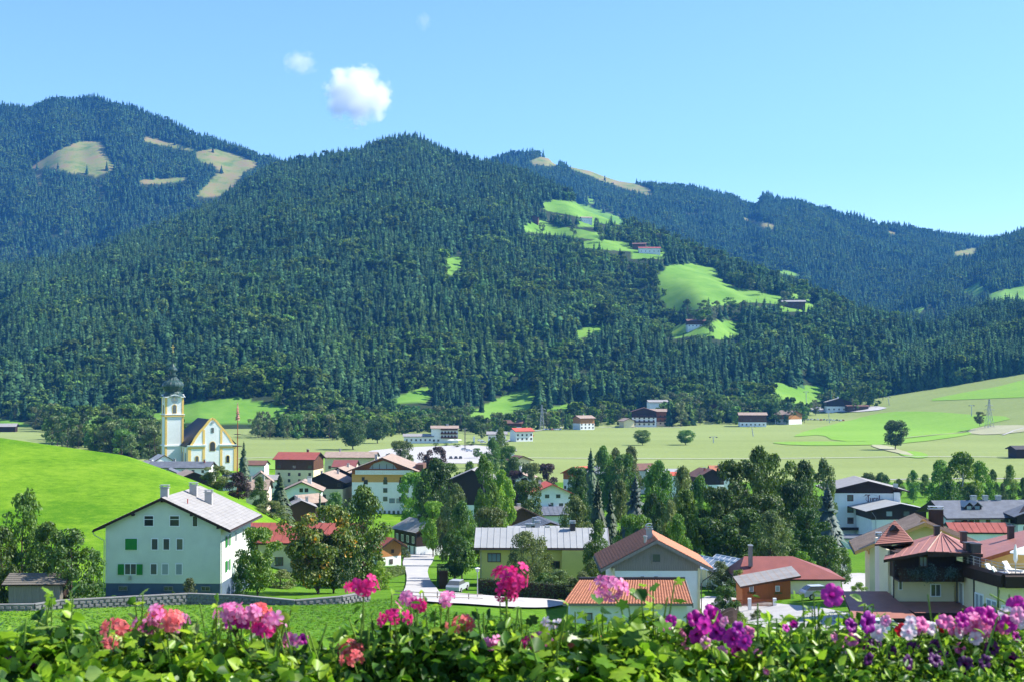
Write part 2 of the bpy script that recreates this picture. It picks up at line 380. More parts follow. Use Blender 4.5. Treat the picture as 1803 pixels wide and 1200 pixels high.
# ================================================================ the mountains
class Mount:
    def __init__(s, crest, foot, amp=50, tree=22, pw=1.08, seed=0, gx=130, back=.4):
        c = np.array(crest, float); s.cpx = c[:, 0]; s.cD = c[:, 2]
        s.cZ = np.array([Z(py, D) for _, py, D in crest])-tree*.85
        f = np.array(foot, float); s.fpx, s.fD, s.fZ = f[:, 0], f[:, 1], f[:, 2]
        s.amp, s.pw, s.seed, s.gx, s.back = amp, pw, seed, gx, back
    def par(s, x, y):
        px = 901.5+F*x/np.maximum(y, 1)
        Dc = np.interp(px, s.cpx, s.cD); Zc = np.interp(px, s.cpx, s.cZ); Df = np.interp(px, s.fpx, s.fD); Zf = np.interp(px, s.fpx, s.fZ)
        return px, Dc, Zc, Df, Zf, (y-Df)/(Dc-Df)
    def z(s, x, y):
        px, Dc, Zc, Df, Zf, t = s.par(x, y); tc = np.clip(t, 0, 1)
        z = Zf+(Zc-Zf)*tc**s.pw
        n = fbm(px/s.gx+s.seed*7.3, t*2.2+s.seed, 2); rd = .35+.5*np.cos((2*n-1)*pi*1.1)
        z = z+s.amp*(rd-.35)*np.sin(pi*tc)**.8+s.amp*.22*(fbm(px/(s.gx*.4)+s.seed, t*4, 2)-.5)*np.sin(pi*tc)
        z = np.where(t > 1, Zc-(t-1)*(Dc-Df)*s.back, z)
        return np.where(t < 0, Zf+t*(Dc-Df)*.15, z)
M1 = Mount([(-500,560,2500),(-200,520,2600),(0,470,2700),(100,447,2750),(200,420,2850),(300,382,2950),(380,352,3050),(430,318,3150),(480,284,3250),(530,272,3300),(600,265,3350),(650,246,3400),(700,236,3400),(735,237,3400),(770,250,3380),(800,266,3330),(850,280,3250),(900,290,3200),(950,305,3100),(1000,328,3000),(1030,352,2900),(1100,380,2750),(1160,398,2650),(1220,422,2550),(1280,450,2450),(1350,472,2350),(1440,500,2250),(1500,525,2180),(1560,545,2120),(1620,562,2080),(1680,585,2050),(1800,620,2050),(2100,660,2050)],
           [(-500,1350,0),(0,1300,0),(200,1290,0),(350,1250,0),(500,1270,0),(700,1360,2),(900,1420,4),(1100,1450,5),(1300,1480,6),(1500,1560,8),(1700,1650,20),(2100,1750,40)], 45, 24, 1.06, 1, 170)
M2 = Mount([(-500,230,4700),(-250,195,4800),(-60,182,4900),(0,178,5000),(50,180,5000),(100,170,5000),(170,168,5000),(200,178,4950),(250,190,4900),(300,210,4850),(350,232,4800),(400,248,4750),(440,262,4700),(480,276,4700),(560,300,4700),(700,380,4700)],
           [(-500,3300,150),(0,3500,120),(300,3600,140),(700,3700,150)], 75, 24, 1.0, 2, 120)
M3 = Mount([(700,330,5300),(800,300,5300),(870,276,5400),(900,265,5400),(940,264,5400),(968,270,5400),(976,281,5400),(1000,284,5400),(1040,292,5400),(1060,300,5400),(1090,310,5400),(1150,318,5400),(1200,324,5400),(1280,341,5400),(1325,352,5400),(1345,339,5300),(1400,350,5300),(1450,362,5300),(1500,375,5200),(1560,388,5200),(1620,400,5200),(1680,409,5200),(1750,417,5200),(1900,430,5200),(2200,420,5200)],
           [(700,3300,60),(1000,3300,60),(1300,3300,60),(1600,3500,70),(1850,3600,60),(2200,3600,60)], 110, 24, 1.0, 3, 150)
M4 = Mount([(1380,580,3400),(1480,556,3450),(1560,536,3500),(1600,512,3600),(1630,486,3700),(1660,466,3800),(1690,450,3900),(1720,436,4000),(1760,414,4100),(1803,401,4200),(1900,380,4300),(2200,330,4500)],
           [(1380,2900,60),(1600,2900,70),(1803,2900,80),(2200,2900,90)], 50, 24, 1.0, 4, 90)
M5 = Mount([(1480,668,1900),(1540,645,1950),(1565,625,2000),(1590,604,2050),(1640,588,2100),(1700,560,2150),(1750,536,2200),(1803,514,2250),(1900,480,2300),(2200,400,2500)],
           [(p, D_, gz(X(p, D_), D_)-1.0) for p, D_ in ((1480, 1640), (1510, 1625), (1540, 1610), (1570, 1600), (1600, 1590), (1650, 1590), (1700, 1590), (1750, 1590), (1803, 1590), (1900, 1590), (2000, 1590), (2200, 1590))], 16, 26, 1.0, 5, 70)
GREEN = [[(782,457),(800,452),(816,452),(812,470),(795,486),(782,482)],
 [(945,360),(975,352),(1010,355),(1040,364),(1098,385),(1100,396),(1060,394),(1010,380),(965,372)],
 [(912,398),(950,386),(975,398),(1020,404),(1075,414),(1060,423),(1010,418),(970,414),(925,408)],
 [(1015,427),(1060,421),(1112,428),(1112,443),(1060,440),(1020,436)],
 [(1158,484),(1175,468),(1220,463),(1262,474),(1275,498),(1300,507),(1345,515),(1385,524),(1385,537),(1330,533),(1300,534),(1250,540),(1210,549),(1175,545),(1160,520)],
 [(1172,583),(1200,570),(1240,574),(1262,564),(1308,566),(1302,594),(1270,598),(1225,590),(1190,596)],
 [(1012,582),(1040,573),(1078,574),(1062,588),(1015,596)],
 [(1380,517),(1410,518),(1446,527),(1446,535),(1400,530)],[(1360,478),(1385,476),(1412,484),(1410,490)],
 [(1690,515),(1728,494),(1734,512),(1718,522)],[(1736,518),(1803,503),(1850,500),(1850,526),(1750,530)],
 [(1596,548),(1628,539),(1626,552)],[(1030,345),(1045,352),(1050,360),(1035,356)],
 [(1112,438),(1172,436),(1178,456),(1112,456)],[(1372,534),(1430,534),(1434,549),(1372,549)],[(1018,386),(1048,386),(1048,400),(1016,400)]]
DRY = [[(50,300),(70,284),(100,266),(135,250),(178,248),(190,272),(202,296),(170,312),(130,305),(90,296)],
 [(343,268),(375,261),(412,270),(458,288),(430,303),(415,325),(385,347),(343,347),(365,322),(387,303),(375,290),(350,286)],
 [(10,172),(30,172),(60,180),(60,186),(10,182)],
 [(930,284),(955,276),(978,282),(985,292),(940,292)],[(990,288),(1020,287),(1060,302),(1100,317),(1150,335),(1150,346),(1110,337),(1060,318),(1010,300)],
 [(1300,381),(1340,389),(1368,398),(1362,404),(1335,399)],[(1300,342),(1338,352),(1338,360),(1300,350)],
 [(1560,404),(1582,412),(1570,416)],[(1678,444),(1722,435),(1722,446),(1680,452)],[(1395,366),(1412,366),(1408,372)],
 [(60,310),(75,310),(72,330)],[(235,318),(330,312),(332,318),(260,326)],[(255,240),(345,262),(340,268),(250,248)]]
FOOT = [[(322,712),(340,705),(420,698),(440,704),(505,716),(490,738),(440,745),(330,745),(300,740),(270,745),(250,735),(290,722)],
 [(738,682),(768,678),(752,706),(700,712),(690,702)],[(815,735),(860,708),(905,690),(940,682),(925,715),(860,738)],[(900,700),(930,684),(942,695),(930,730),(905,728)],
 [(960,720),(1020,703),(1040,712),(990,725)],[(1358,702),(1364,672),(1400,677),(1455,679),(1450,705),(1420,712)],
 [(-20,735),(30,740),(60,752),(-20,764)]]
def inpoly(px, py, poly):
    c = np.zeros(np.shape(px), bool); n = len(poly)
    for i in range(n):
        x1, y1 = poly[i]; x2, y2 = poly[(i+1) % n]
        if y1 == y2: continue
        c ^= ((y1 > py) != (y2 > py)) & (px < (x2-x1)*(py-y1)/(y2-y1)+x1)
    return c
def mask(px, py, polys):
    c = np.zeros(np.shape(px), bool)
    for p in polys: c |= inpoly(px, py, p)
    return c
def mountmat():
    m, t, bs, o = newmat('mountain_ground')
    g = t.nodes.new('ShaderNodeNewGeometry'); v = g.outputs['Position']
    a = nd(t, 'ShaderNodeAttribute', attribute_name='cover')
    sp = t.nodes.new('ShaderNodeSeparateColor'); t.links.new(a.outputs['Color'], sp.inputs[0])
    f = noise(t, .02, 6, v, .65)
    fl = ramp(t, f, [(.3, (.014,.028,.012)), (.7, (.045,.06,.022))])
    gr = ramp(t, f, [(.3, (.085,.21,.02)), (.7, (.18,.32,.05))])
    dr = ramp(t, f, [(.35, (.11,.17,.035)), (.5, (.21,.21,.065)), (.62, (.24,.18,.08))])
    m1 = nd(t, 'ShaderNodeMix', data_type='RGBA'); t.links.new(sp.outputs[0], m1.inputs[0]); t.links.new(fl.outputs[0], m1.inputs[6]); t.links.new(gr.outputs[0], m1.inputs[7])
    m2 = nd(t, 'ShaderNodeMix', data_type='RGBA'); t.links.new(sp.outputs[1], m2.inputs[0]); t.links.new(m1.outputs[2], m2.inputs[6]); t.links.new(dr.outputs[0], m2.inputs[7])
    t.links.new(m2.outputs[2], bs.inputs['Base Color']); bs.inputs['Roughness'].default_value = .95; bs.inputs['Specular IOR Level'].default_value = .1
    return m
mount_mat = mountmat()
def build_mount(M, q, nt_, far=1.25, near=-.12):
    ts = np.concatenate([np.linspace(near, 0, 6)[:-1], np.linspace(0, 1, nt_), [1.06, 1.15, far]])
    px = np.array(q, float); Q, T = np.meshgrid(px, ts)
    Dc = np.interp(Q, M.cpx, M.cD); Df = np.interp(Q, M.fpx, M.fD); Y = Df+T*(Dc-Df); Xw = (Q-901.5)/F*Y; Zw = M.z(Xw, Y)
    V = np.stack([Xw, Y, Zw], -1).reshape(-1, 3); n, k = Q.shape; i = np.arange(n*k).reshape(n, k)
    me = npmesh('mountain', V, np.stack([i[:-1, :-1], i[:-1, 1:], i[1:, 1:], i[1:, :-1]], -1).reshape(-1, 4), mount_mat, True)
    ppx, ppy = proj(V[:, 0], V[:, 1], V[:, 2])
    col = np.zeros((len(V), 4), np.float32); col[:, 3] = 1
    tt = T.ravel() <= 1.02
    col[:, 0] = mask(ppx, ppy, GREEN+FOOT) & tt; col[:, 1] = mask(ppx, ppy, DRY) & tt
    if M is M5: col[:, 0] = (T.ravel() < .02)
    at_ = me.color_attributes.new('cover', 'FLOAT_COLOR', 'POINT'); at_.data.foreach_set('color', col.ravel())
    return link('mountain', me, kind='structure')
build_mount(M1, np.concatenate([np.linspace(-500, -60, 30), np.arange(-50, 1820, 5), np.linspace(1830, 2100, 20)]), 190)
build_mount(M2, np.concatenate([np.linspace(-500, -60, 20), np.arange(-50, 700, 6)]), 110)
build_mount(M3, np.concatenate([np.arange(700, 1860, 7), np.linspace(1870, 2200, 20)]), 110)
build_mount(M4, np.concatenate([np.arange(1380, 1860, 8), np.linspace(1870, 2200, 20)]), 60)
build_mount(M5, np.concatenate([np.arange(1480, 1860, 8), np.linspace(1870, 2200, 20)]), 40)
# ================================================================ trees: shapes
def rot_rand(n, g, up=.0):
    v = g.normal(size=(n, 3)); v[:, 2] += up
    return v/np.linalg.norm(v, axis=1)[:, None]
def leaf_quads(P, Nn, size, g, asp=.62):                 # one bent quad per leaf clump, normal Nn
    n = len(P); r = g.normal(size=(n, 3)); a = np.cross(Nn, r); a /= np.linalg.norm(a, axis=1)[:, None]+1e-9; b = np.cross(Nn, a)
    s = (size*(.6+.8*g.random(n)))[:, None]; bend = Nn*s*.35
    V = np.stack([P-a*s, P-b*s*asp+bend, P+a*s, P+b*s*asp-bend*.3], 1).reshape(-1, 3)
    return V, np.arange(4*n).reshape(n, 4)
def crown_pts(kind, g, nl, nlump):
    # lumps inside an envelope of unit height (z 0..1), radius 0.5
    L = []
    while len(L) < nlump:
        z = g.random(); th = g.random()*2*pi
        if kind == 'round': e = .47*sqrt(max(0, 1-((z-.53)/.5)**2)); z0 = .05
        elif kind == 'tall': e = .42*(sin(pi*min(1, (z*.92+.10)))**.7)
        elif kind == 'poplar': e = .40*(sin(pi*min(1, z*.88+.12))**.6)*(1-.25*z)
        elif kind == 'airy': e = .46*(1-abs(z-.35)**1.3*1.1)*(.6+.4*g.random())
        elif kind == 'bush': e = .48*sqrt(max(0, 1-(z/1.02)**2))
        elif kind == 'cone': e = .46*(1-z)**.8
        else: e = .46*sqrt(max(0, 1-((z-.58)/.46)**2))
        e = max(e, .02)*(.72+.28*vn(th*1.3+nlump, z*4+nlump))
        rr = e*g.random()**.42
        lr = (.085+.06*g.random())*(1.0 if kind not in ('airy', 'poplar') else .75)
        L.append((cos(th)*rr, sin(th)*rr, min(max(z, lr*.7), 1-lr*.6), lr))
    L = np.array(L); per = nl//nlump
    idx = np.repeat(np.arange(nlump), per); n = len(idx)
    d = rot_rand(n, g, .35); rad = (.45+.62*g.random(n)**.6)
    P = L[idx, :3]+d*(L[idx, 3]*rad)[:, None]*np.array([1, 1, .8])
    Nn = d*.8+rot_rand(n, g, .5)*.75; Nn /= np.linalg.norm(Nn, axis=1)[:, None]
    return P, Nn, L
def make_tree_meshes(name, kind, seed, nl=5200, nlump=46, size=.016, H=10.0, Wd=10.0, base=.18, leafm=None, barkm=None):
    g = np.random.default_rng(seed)
    P, Nn, L = crown_pts(kind, g, nl, nlump)
    if kind == 'weep':
        k = int(nl*.75); j = g.integers(0, len(L), k); dn = g.random(k)**.8
        th = g.random(k)*2*pi; r = L[j, 3]*(.5+.6*g.random(k)); lr = np.hypot(L[j, 0], L[j, 1])
        strand = np.floor(th*2.5)/2.5
        Q = np.stack([L[j, 0]*(1+.10*dn)+np.cos(strand)*r, L[j, 1]*(1+.1*dn)+np.sin(strand)*r, L[j, 2]-dn*(.14+.42*lr)], 1)
        P = np.concatenate([P[:nl//3], Q]); nq = rot_rand(k, g, 0); nq[:, 2] *= .3; Nn = np.concatenate([Nn[:nl//3], nq/np.linalg.norm(nq, axis=1)[:, None]])
    P = P*np.array([Wd, Wd, H*(1-base)])+np.array([0, 0, H*base])
    V, Q = leaf_quads(P, Nn, size*H, g)
    cm = npmesh(name+'_crown', V, Q, leafm)
    mb = MB(); r0 = .02*H
    nseg = 7; px = 0; py = 0; pts = []; rr = []
    for k in range(nseg+1):
        f = k/nseg; pts.append((px, py, f*H*.9)); rr.append(r0*(1-f)**.8+.01); px += (g.random()-.5)*H*.03; py += (g.random()-.5)*H*.03
    mb.tube(pts, rr, 7)
    order = np.argsort(L[:, 2])[::max(1, len(L)//16)]
    for j in order:
        tip = Vector((L[j, 0]*Wd, L[j, 1]*Wd, L[j, 2]*H*(1-base)+H*base)); zb = max(H*.12, tip.z-(.10+.5*math.hypot(L[j, 0], L[j, 1]))*H)
        f = min(zb/(H*.9), .95); i = int(f*nseg); p0 = Vector(pts[i]).lerp(Vector(pts[i+1]), f*nseg-i)
        mid = p0.lerp(tip, .5)+Vector((0, 0, H*.02)); rb = r0*(1-f)*.5+.02
        mb.tube([p0, mid, tip], [rb, rb*.6, .012], 5)
    return mb.data(name+'_trunk', barkm or bark), cm
def spruce_mesh(name, seed, levels, fronds, m, H=10.0, rad=.20, trunk=True, tris=3, base=.06, droop=.35):
    g = np.random.default_rng(seed); V = []; T = []
    for i in range(levels):
        f = i/(levels-1); z = base+(1-base)*f; z = z*H
        r = rad*H*((1-f)**.85)*(.85+.3*g.random())+.012*H
        off = g.random()*2*pi
        for k in range(fronds):
            a = off+2*pi*k/fronds+(g.random()-.5)*.5; rr = r*(.7+.5*g.random()); dz = -rr*droop*(1 if f < .7 else .2)-(g.random()-.3)*.02*H
            wd = (2*pi*rr/fronds)*(.42+.2*g.random())+.008*H
            c, s = cos(a), sin(a); lift = .055*H*(1-f*.5)
            b = len(V)
            p0 = (0, 0, z+lift); p1 = (c*rr*.62-s*wd, s*rr*.62+c*wd, z+dz*.55-.02*H); p2 = (c*rr, s*rr, z+dz+.012*H); p3 = (c*rr*.62+s*wd, s*rr*.62-c*wd, z+dz*.55-.02*H); p4 = (c*rr*.55, s*rr*.55, z+dz*.3+lift*.55)
            V += [p0, p1, p2, p3, p4]
            T += [(b, b+1, b+4), (b+4, b+1, b+2), (b+4, b+2, b+3), (b, b+4, b+3)]
    b = len(V); n = 6
    V += [(0, 0, H*1.03)]+[(rad*H*.5*cos(2*pi*k/n), rad*H*.5*sin(2*pi*k/n), base*H) for k in range(n)]
    T += [(b, b+1+k, b+1+(k+1) % n) for k in range(n)]
    return npmesh(name, np.array(V), np.array(T), m)
def far_broad(name, seed, m, n=460, H=10.0):
    g = np.random.default_rng(seed); P, Nn, L = crown_pts('round', g, n, 18)
    P = P*np.array([8.4, 8.4, H]); O = P-np.array([0, 0, H*.45]); Nn = O/(np.linalg.norm(O, axis=1)[:, None]+1e-6)+g.normal(size=P.shape)*.45; Nn /= np.linalg.norm(Nn, axis=1)[:, None]
    V, Q = leaf_quads(P, Nn, .062*H, g, .85)
    return npmesh(name, V, Q, m)
# sources for the forests: unlinked objects that the geometry nodes place
def src(name, me):
    o = bpy.data.objects.new(name, me); return o
fsrc = bpy.data.collections.new('forest_sources')
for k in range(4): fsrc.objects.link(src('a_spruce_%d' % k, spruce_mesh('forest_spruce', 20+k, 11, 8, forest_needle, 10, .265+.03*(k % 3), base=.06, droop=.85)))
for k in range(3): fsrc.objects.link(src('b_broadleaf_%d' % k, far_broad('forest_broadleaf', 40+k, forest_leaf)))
def forest_group():
    ng = bpy.data.node_groups.new('plant_forest', 'GeometryNodeTree')
    ng.interface.new_socket('Geometry', in_out='INPUT', socket_type='NodeSocketGeometry'); ng.interface.new_socket('Geometry', in_out='OUTPUT', socket_type='NodeSocketGeometry')
    gi = ng.nodes.new('NodeGroupInput'); go = ng.nodes.new('NodeGroupOutput'); ip = ng.nodes.new('GeometryNodeInstanceOnPoints')
    ci = ng.nodes.new('GeometryNodeCollectionInfo'); ci.inputs[0].default_value = fsrc; ci.inputs[1].default_value = True; ci.inputs[2].default_value = True
    def at_(nm, ty):
        a = ng.nodes.new('GeometryNodeInputNamedAttribute'); a.data_type = ty; a.inputs[0].default_value = nm; return a.outputs[0]
    l = ng.links.new
    l(gi.outputs[0], ip.inputs['Points']); l(ci.outputs[0], ip.inputs['Instance']); ip.inputs['Pick Instance'].default_value = True
    l(at_('kindno', 'INT'), ip.inputs['Instance Index']); l(at_('scl', 'FLOAT_VECTOR'), ip.inputs['Scale'])
    cx = ng.nodes.new('ShaderNodeCombineXYZ'); l(at_('rot', 'FLOAT'), cx.inputs[2]); l(cx.outputs[0], ip.inputs['Rotation']); l(ip.outputs[0], go.inputs[0])
    return ng
FG = forest_group()
def forest(name, P, H, Wm, broad, g, label=None):
    n = len(P); me = bpy.data.meshes.new(name); me.vertices.add(n); me.vertices.foreach_set('co', np.asarray(P, np.float32).ravel())
    a = me.attributes.new('rot', 'FLOAT', 'POINT'); a.data.foreach_set('value', (g.random(n)*6.28).astype(np.float32))
    a = me.attributes.new('kindno', 'INT', 'POINT'); a.data.foreach_set('value', np.where(broad, 4+g.integers(0, 3, n), g.integers(0, 4, n)).astype(np.int32))
    sc = np.stack([H*Wm/10, H*Wm/10, H/10], 1).astype(np.float32)
    a = me.attributes.new('scl', 'FLOAT_VECTOR', 'POINT'); a.data.foreach_set('vector', sc.ravel())
    o = link(name, me, kind='stuff', label=label)
    md = o.modifiers.new('forest', 'NODES'); md.node_group = FG
    return o
EDGE = []                                            # front trees of the woods, taken out to stand as things
def plant(M, pxr, g_, spacing, tmin, tmax, H0, H1, name, label, seed, broadf, extra=None, edge=False):
    g = np.random.default_rng(seed)
    y0 = M.fD.min()*.97; y1 = M.cD.max()*1.03
    x0 = min((pxr[0]-901.5)/F*y0, (pxr[0]-901.5)/F*y1); x1 = max((pxr[1]-901.5)/F*y0, (pxr[1]-901.5)/F*y1)
    xs = np.arange(x0, x1, spacing); yy = np.arange(y0, y1, spacing); A, B = np.meshgrid(xs, yy)
    A = A+(g.random(A.shape)-.5)*spacing*1.1; B = B+(g.random(B.shape)-.5)*spacing*1.1; A = A.ravel(); B = B.ravel()
    px, Dc, Zc, Df, Zf, t = M.par(A, B)
    k = (px > pxr[0]) & (px < pxr[1]) & (t > tmin) & (t < tmax); A, B, t = A[k], B[k], t[k]
    z = M.z(A, B); H = (H0+(H1-H0)*g.random(len(A))**1.3)*(.62+.75*fbm(A/60, B/60, 2))
    pb, qb = proj(A, B, z); pm, qm = proj(A, B, z+H*.35); pt, qt = proj(A, B, z+H*.7)
    polys = GREEN+DRY+FOOT
    bad = mask(pb, qb, polys) | mask(pm, qm, polys) | (mask(pt, qt, polys) & (g.random(len(A)) < .96))
    # thin the dry clearings' rims, leave a few lone trees
    bad &= ~((g.random(len(A)) < .004))
    if extra is not None: bad |= extra(A, B, pb, qb, t)
    gap = (fbm(A/70+9, B/70, 3) > .655) & (g.random(len(A)) < .6)
    k = ~bad & ~gap; A, B, z, H, t, pb, qb = A[k], B[k], z[k], H[k], t[k], pb[k], qb[k]
    nb = fbm(A/150+3, B/150+seed, 3); nb2 = fbm(A/28, B/28, 2)
    br = broadf(t, pb, qb, nb)+(nb2-.5)*1.5 > g.random(len(A))
    H = np.where(br, H*.78, H); Wm = np.where(br, 1.0+.35*g.random(len(A)), .82+.45*g.random(len(A)))
    P = np.stack([A, B, z-.5], 1)
    if edge:
        # nearest visible trees of this wood
        e = np.zeros(len(A), bool); order = np.argsort(t+.5*(g.random(len(A))-.5)*.03); vis = (pb > -20) & (pb < 1820)
        order = [i for i in order if vis[i] and not br[i]][:edge]; e[order] = True
        for i in order: EDGE.append((A[i], B[i], z[i], H[i], Wm[i], bool(br[i])))
        P, H, Wm, br = P[~e], H[~e], Wm[~e], br[~e]
    forest(name, P, H, Wm, br, g, label)
    return len(P)
cnt = []
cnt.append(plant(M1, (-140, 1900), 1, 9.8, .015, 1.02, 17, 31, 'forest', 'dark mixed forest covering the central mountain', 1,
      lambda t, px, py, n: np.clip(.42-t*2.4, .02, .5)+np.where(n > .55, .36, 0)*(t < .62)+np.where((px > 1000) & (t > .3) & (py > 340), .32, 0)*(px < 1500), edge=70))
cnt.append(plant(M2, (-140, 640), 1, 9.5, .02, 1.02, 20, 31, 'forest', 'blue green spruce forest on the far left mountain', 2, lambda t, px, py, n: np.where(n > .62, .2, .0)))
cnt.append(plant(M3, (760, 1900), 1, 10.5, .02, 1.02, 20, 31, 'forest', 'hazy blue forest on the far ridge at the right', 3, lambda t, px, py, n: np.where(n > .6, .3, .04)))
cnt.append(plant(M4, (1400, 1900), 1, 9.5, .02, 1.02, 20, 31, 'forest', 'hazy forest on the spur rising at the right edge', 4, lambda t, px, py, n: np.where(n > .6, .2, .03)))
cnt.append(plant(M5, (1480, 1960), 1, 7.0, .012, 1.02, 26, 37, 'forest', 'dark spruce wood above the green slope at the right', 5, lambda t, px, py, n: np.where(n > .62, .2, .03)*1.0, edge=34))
print('forest instances', cnt)
# ================================================================ buildings: kit
def facer(face, dx, dy):                                  # a: along the face (seen from outside, left to right), o: outwards
    if face == 'front': return lambda a, o, z: (a, -dy/2-o, z)
    if face == 'right': return lambda a, o, z: (dx/2+o, a, z)
    if face == 'back': return lambda a, o, z: (-a, dy/2+o, z)
    return lambda a, o, z: (-dx/2-o, -a, z)
FROT = dict(front=0, right=pi/2, back=pi, left=-pi/2)
_wc = {}
def window(parent, face, dx, dy, a, z, w, h, fm=None, gm=None, style='', name='window', off=0.0):
    fm = fm or frame_white; gm = gm or glass; k = (round(w, 2), round(h, 2), fm.name, gm.name, style)
    if k not in _wc:
        t = .09 if w > .7 else .06
        m = MB(); m.box(-w/2, -.07, 0, w/2, .0, t); m.box(-w/2, -.07, h-t, w/2, .0, h); m.box(-w/2, -.07, t, -w/2+t, .0, h-t); m.box(w/2-t, -.07, t, w/2, .0, h-t)
        if 'm' in style: m.box(-.035, -.06, t, .035, -.005, h-t)
        if 'M' in style:
            for q in (-w/6, w/6): m.box(q-.035, -.06, t, q+.035, -.005, h-t)
        if 'c' in style: m.box(-w/2+t, -.055, h*.62, w/2-t, -.006, h*.62+.06)
        if 's' in style: m.box(-w/2-.08, -.16, -.06, w/2+.08, -.002, -.003)
        if 'b' in style:                                   # painted surround
            for x0, x1, z0, z1 in ((-w/2-.18, -w/2-.003, -.15, h+.18), (w/2+.003, w/2+.18, -.15, h+.18), (-w/2-.003, w/2+.003, h+.003, h+.18), (-w/2-.003, w/2+.003, -.15, -.003)): m.box(x0, -.03, z0, x1, 0, z1)
        p = MB(); p.box(-w/2+t, -.028, t, w/2-t, -.012, h-t)
        _wc[k] = (m.data(name, fm), p.data('pane', gm))
    A, B = _wc[k]; loc = facer(face, dx, dy)(a, off, z)
    f = link(name, A, parent, loc, FROT[face]); link('pane', B, f)
    return f
def shutter(parent, face, dx, dy, a, z, w, h, m=None):
    k = ('sh', round(w, 2), round(h, 2), (m or green_paint).name)
    if k not in _wc:
        b = MB(); b.box(-w/2, -.10, 0, w/2, -.055, h); n = max(3, int(h/.16))
        for i in range(n): b.box(-w/2+.06, -.115, .05+i*(h-.1)/n, w/2-.06, -.101, .05+(i+.6)*(h-.1)/n)
        _wc[k] = b.data('shutter', m or green_paint)
    return link('shutter', _wc[k], parent, facer(face, dx, dy)(a, 0, z), FROT[face])
def balcony(parent, face, dx, dy, a, z, w, depth=1.2, rail=1.0, m=None, flowers=None, slab=True, solid=.82, name='balcony'):
    m = m or wood_brown; fc = FROT[face]; b = MB()
    b.box(-w/2, -depth, -.16, w/2, -.002, 0)
    bo = b.build(name, m, parent, facer(face, dx, dy)(a, 0, z), fc)
    r = MB(); n = max(4, int(w/.22)); s = w/n
    for i in range(n): r.box(-w/2+i*s, -depth-.03, .003, -w/2+(i+solid)*s, -depth+.01, rail-.083)
    for q in (-1, 1):
        k = max(2, int(depth/.22))
        for i in range(k): r.box(q*(w/2-.02)-.02, -depth+.03+i*(depth-.05)/k, .003, q*(w/2-.02)+.02, -depth+.03+(i+solid)*(depth-.05)/k, rail-.083)
    r.box(-w/2-.04, -depth-.06, rail-.08, w/2+.04, -depth+.04, rail)
    r.build('railing', m, bo)
    if flowers:
        g = np.random.default_rng(int(abs(a*100)+z*10+w*7)); k = int(w*26); P = np.stack([(g.random(k)-.5)*w, -depth-.1-.22*g.random(k), rail-.35+.5*g.random(k)**1.2], 1)
        V, Q = leaf_quads(P, rot_rand(k, g), .085, g, .8); me = npmesh('window_box_flowers', V, Q, [leaf_dark, flowers]); mi = (g.random(k) < .45).astype(np.int32); me.polygons.foreach_set('material_index', mi)
        f = link('window_box_flowers', me, bo, kind='stuff')
    return bo
def chimney(parent, x, y, z0, z1, w=.7, d=.6, m=None, cap=True, capm=None, name='chimney'):
    b = MB(); b.box(x-w/2, y-d/2, z0, x+w/2, y+d/2, z1)
    o = b.build(name, m or concrete, parent)
    if cap:
        c = MB(); c.box(x-w/2-.1, y-d/2-.1, z1+.003, x+w/2+.1, y+d/2+.1, z1+.09)
        for sx in (-1, 1):
            for sy in (-1, 1): c.box(x+sx*(w/2-.06)-.04, y+sy*(d/2-.06)-.04, z1+.093, x+sx*(w/2-.06)+.04, y+sy*(d/2-.06)+.04, z1+.27)
        c.box(x-w/2-.08, y-d/2-.08, z1+.273, x+w/2+.08, y+d/2+.08, z1+.34)
        c.build('chimney_cap', capm or metal_grey, o)
    return o
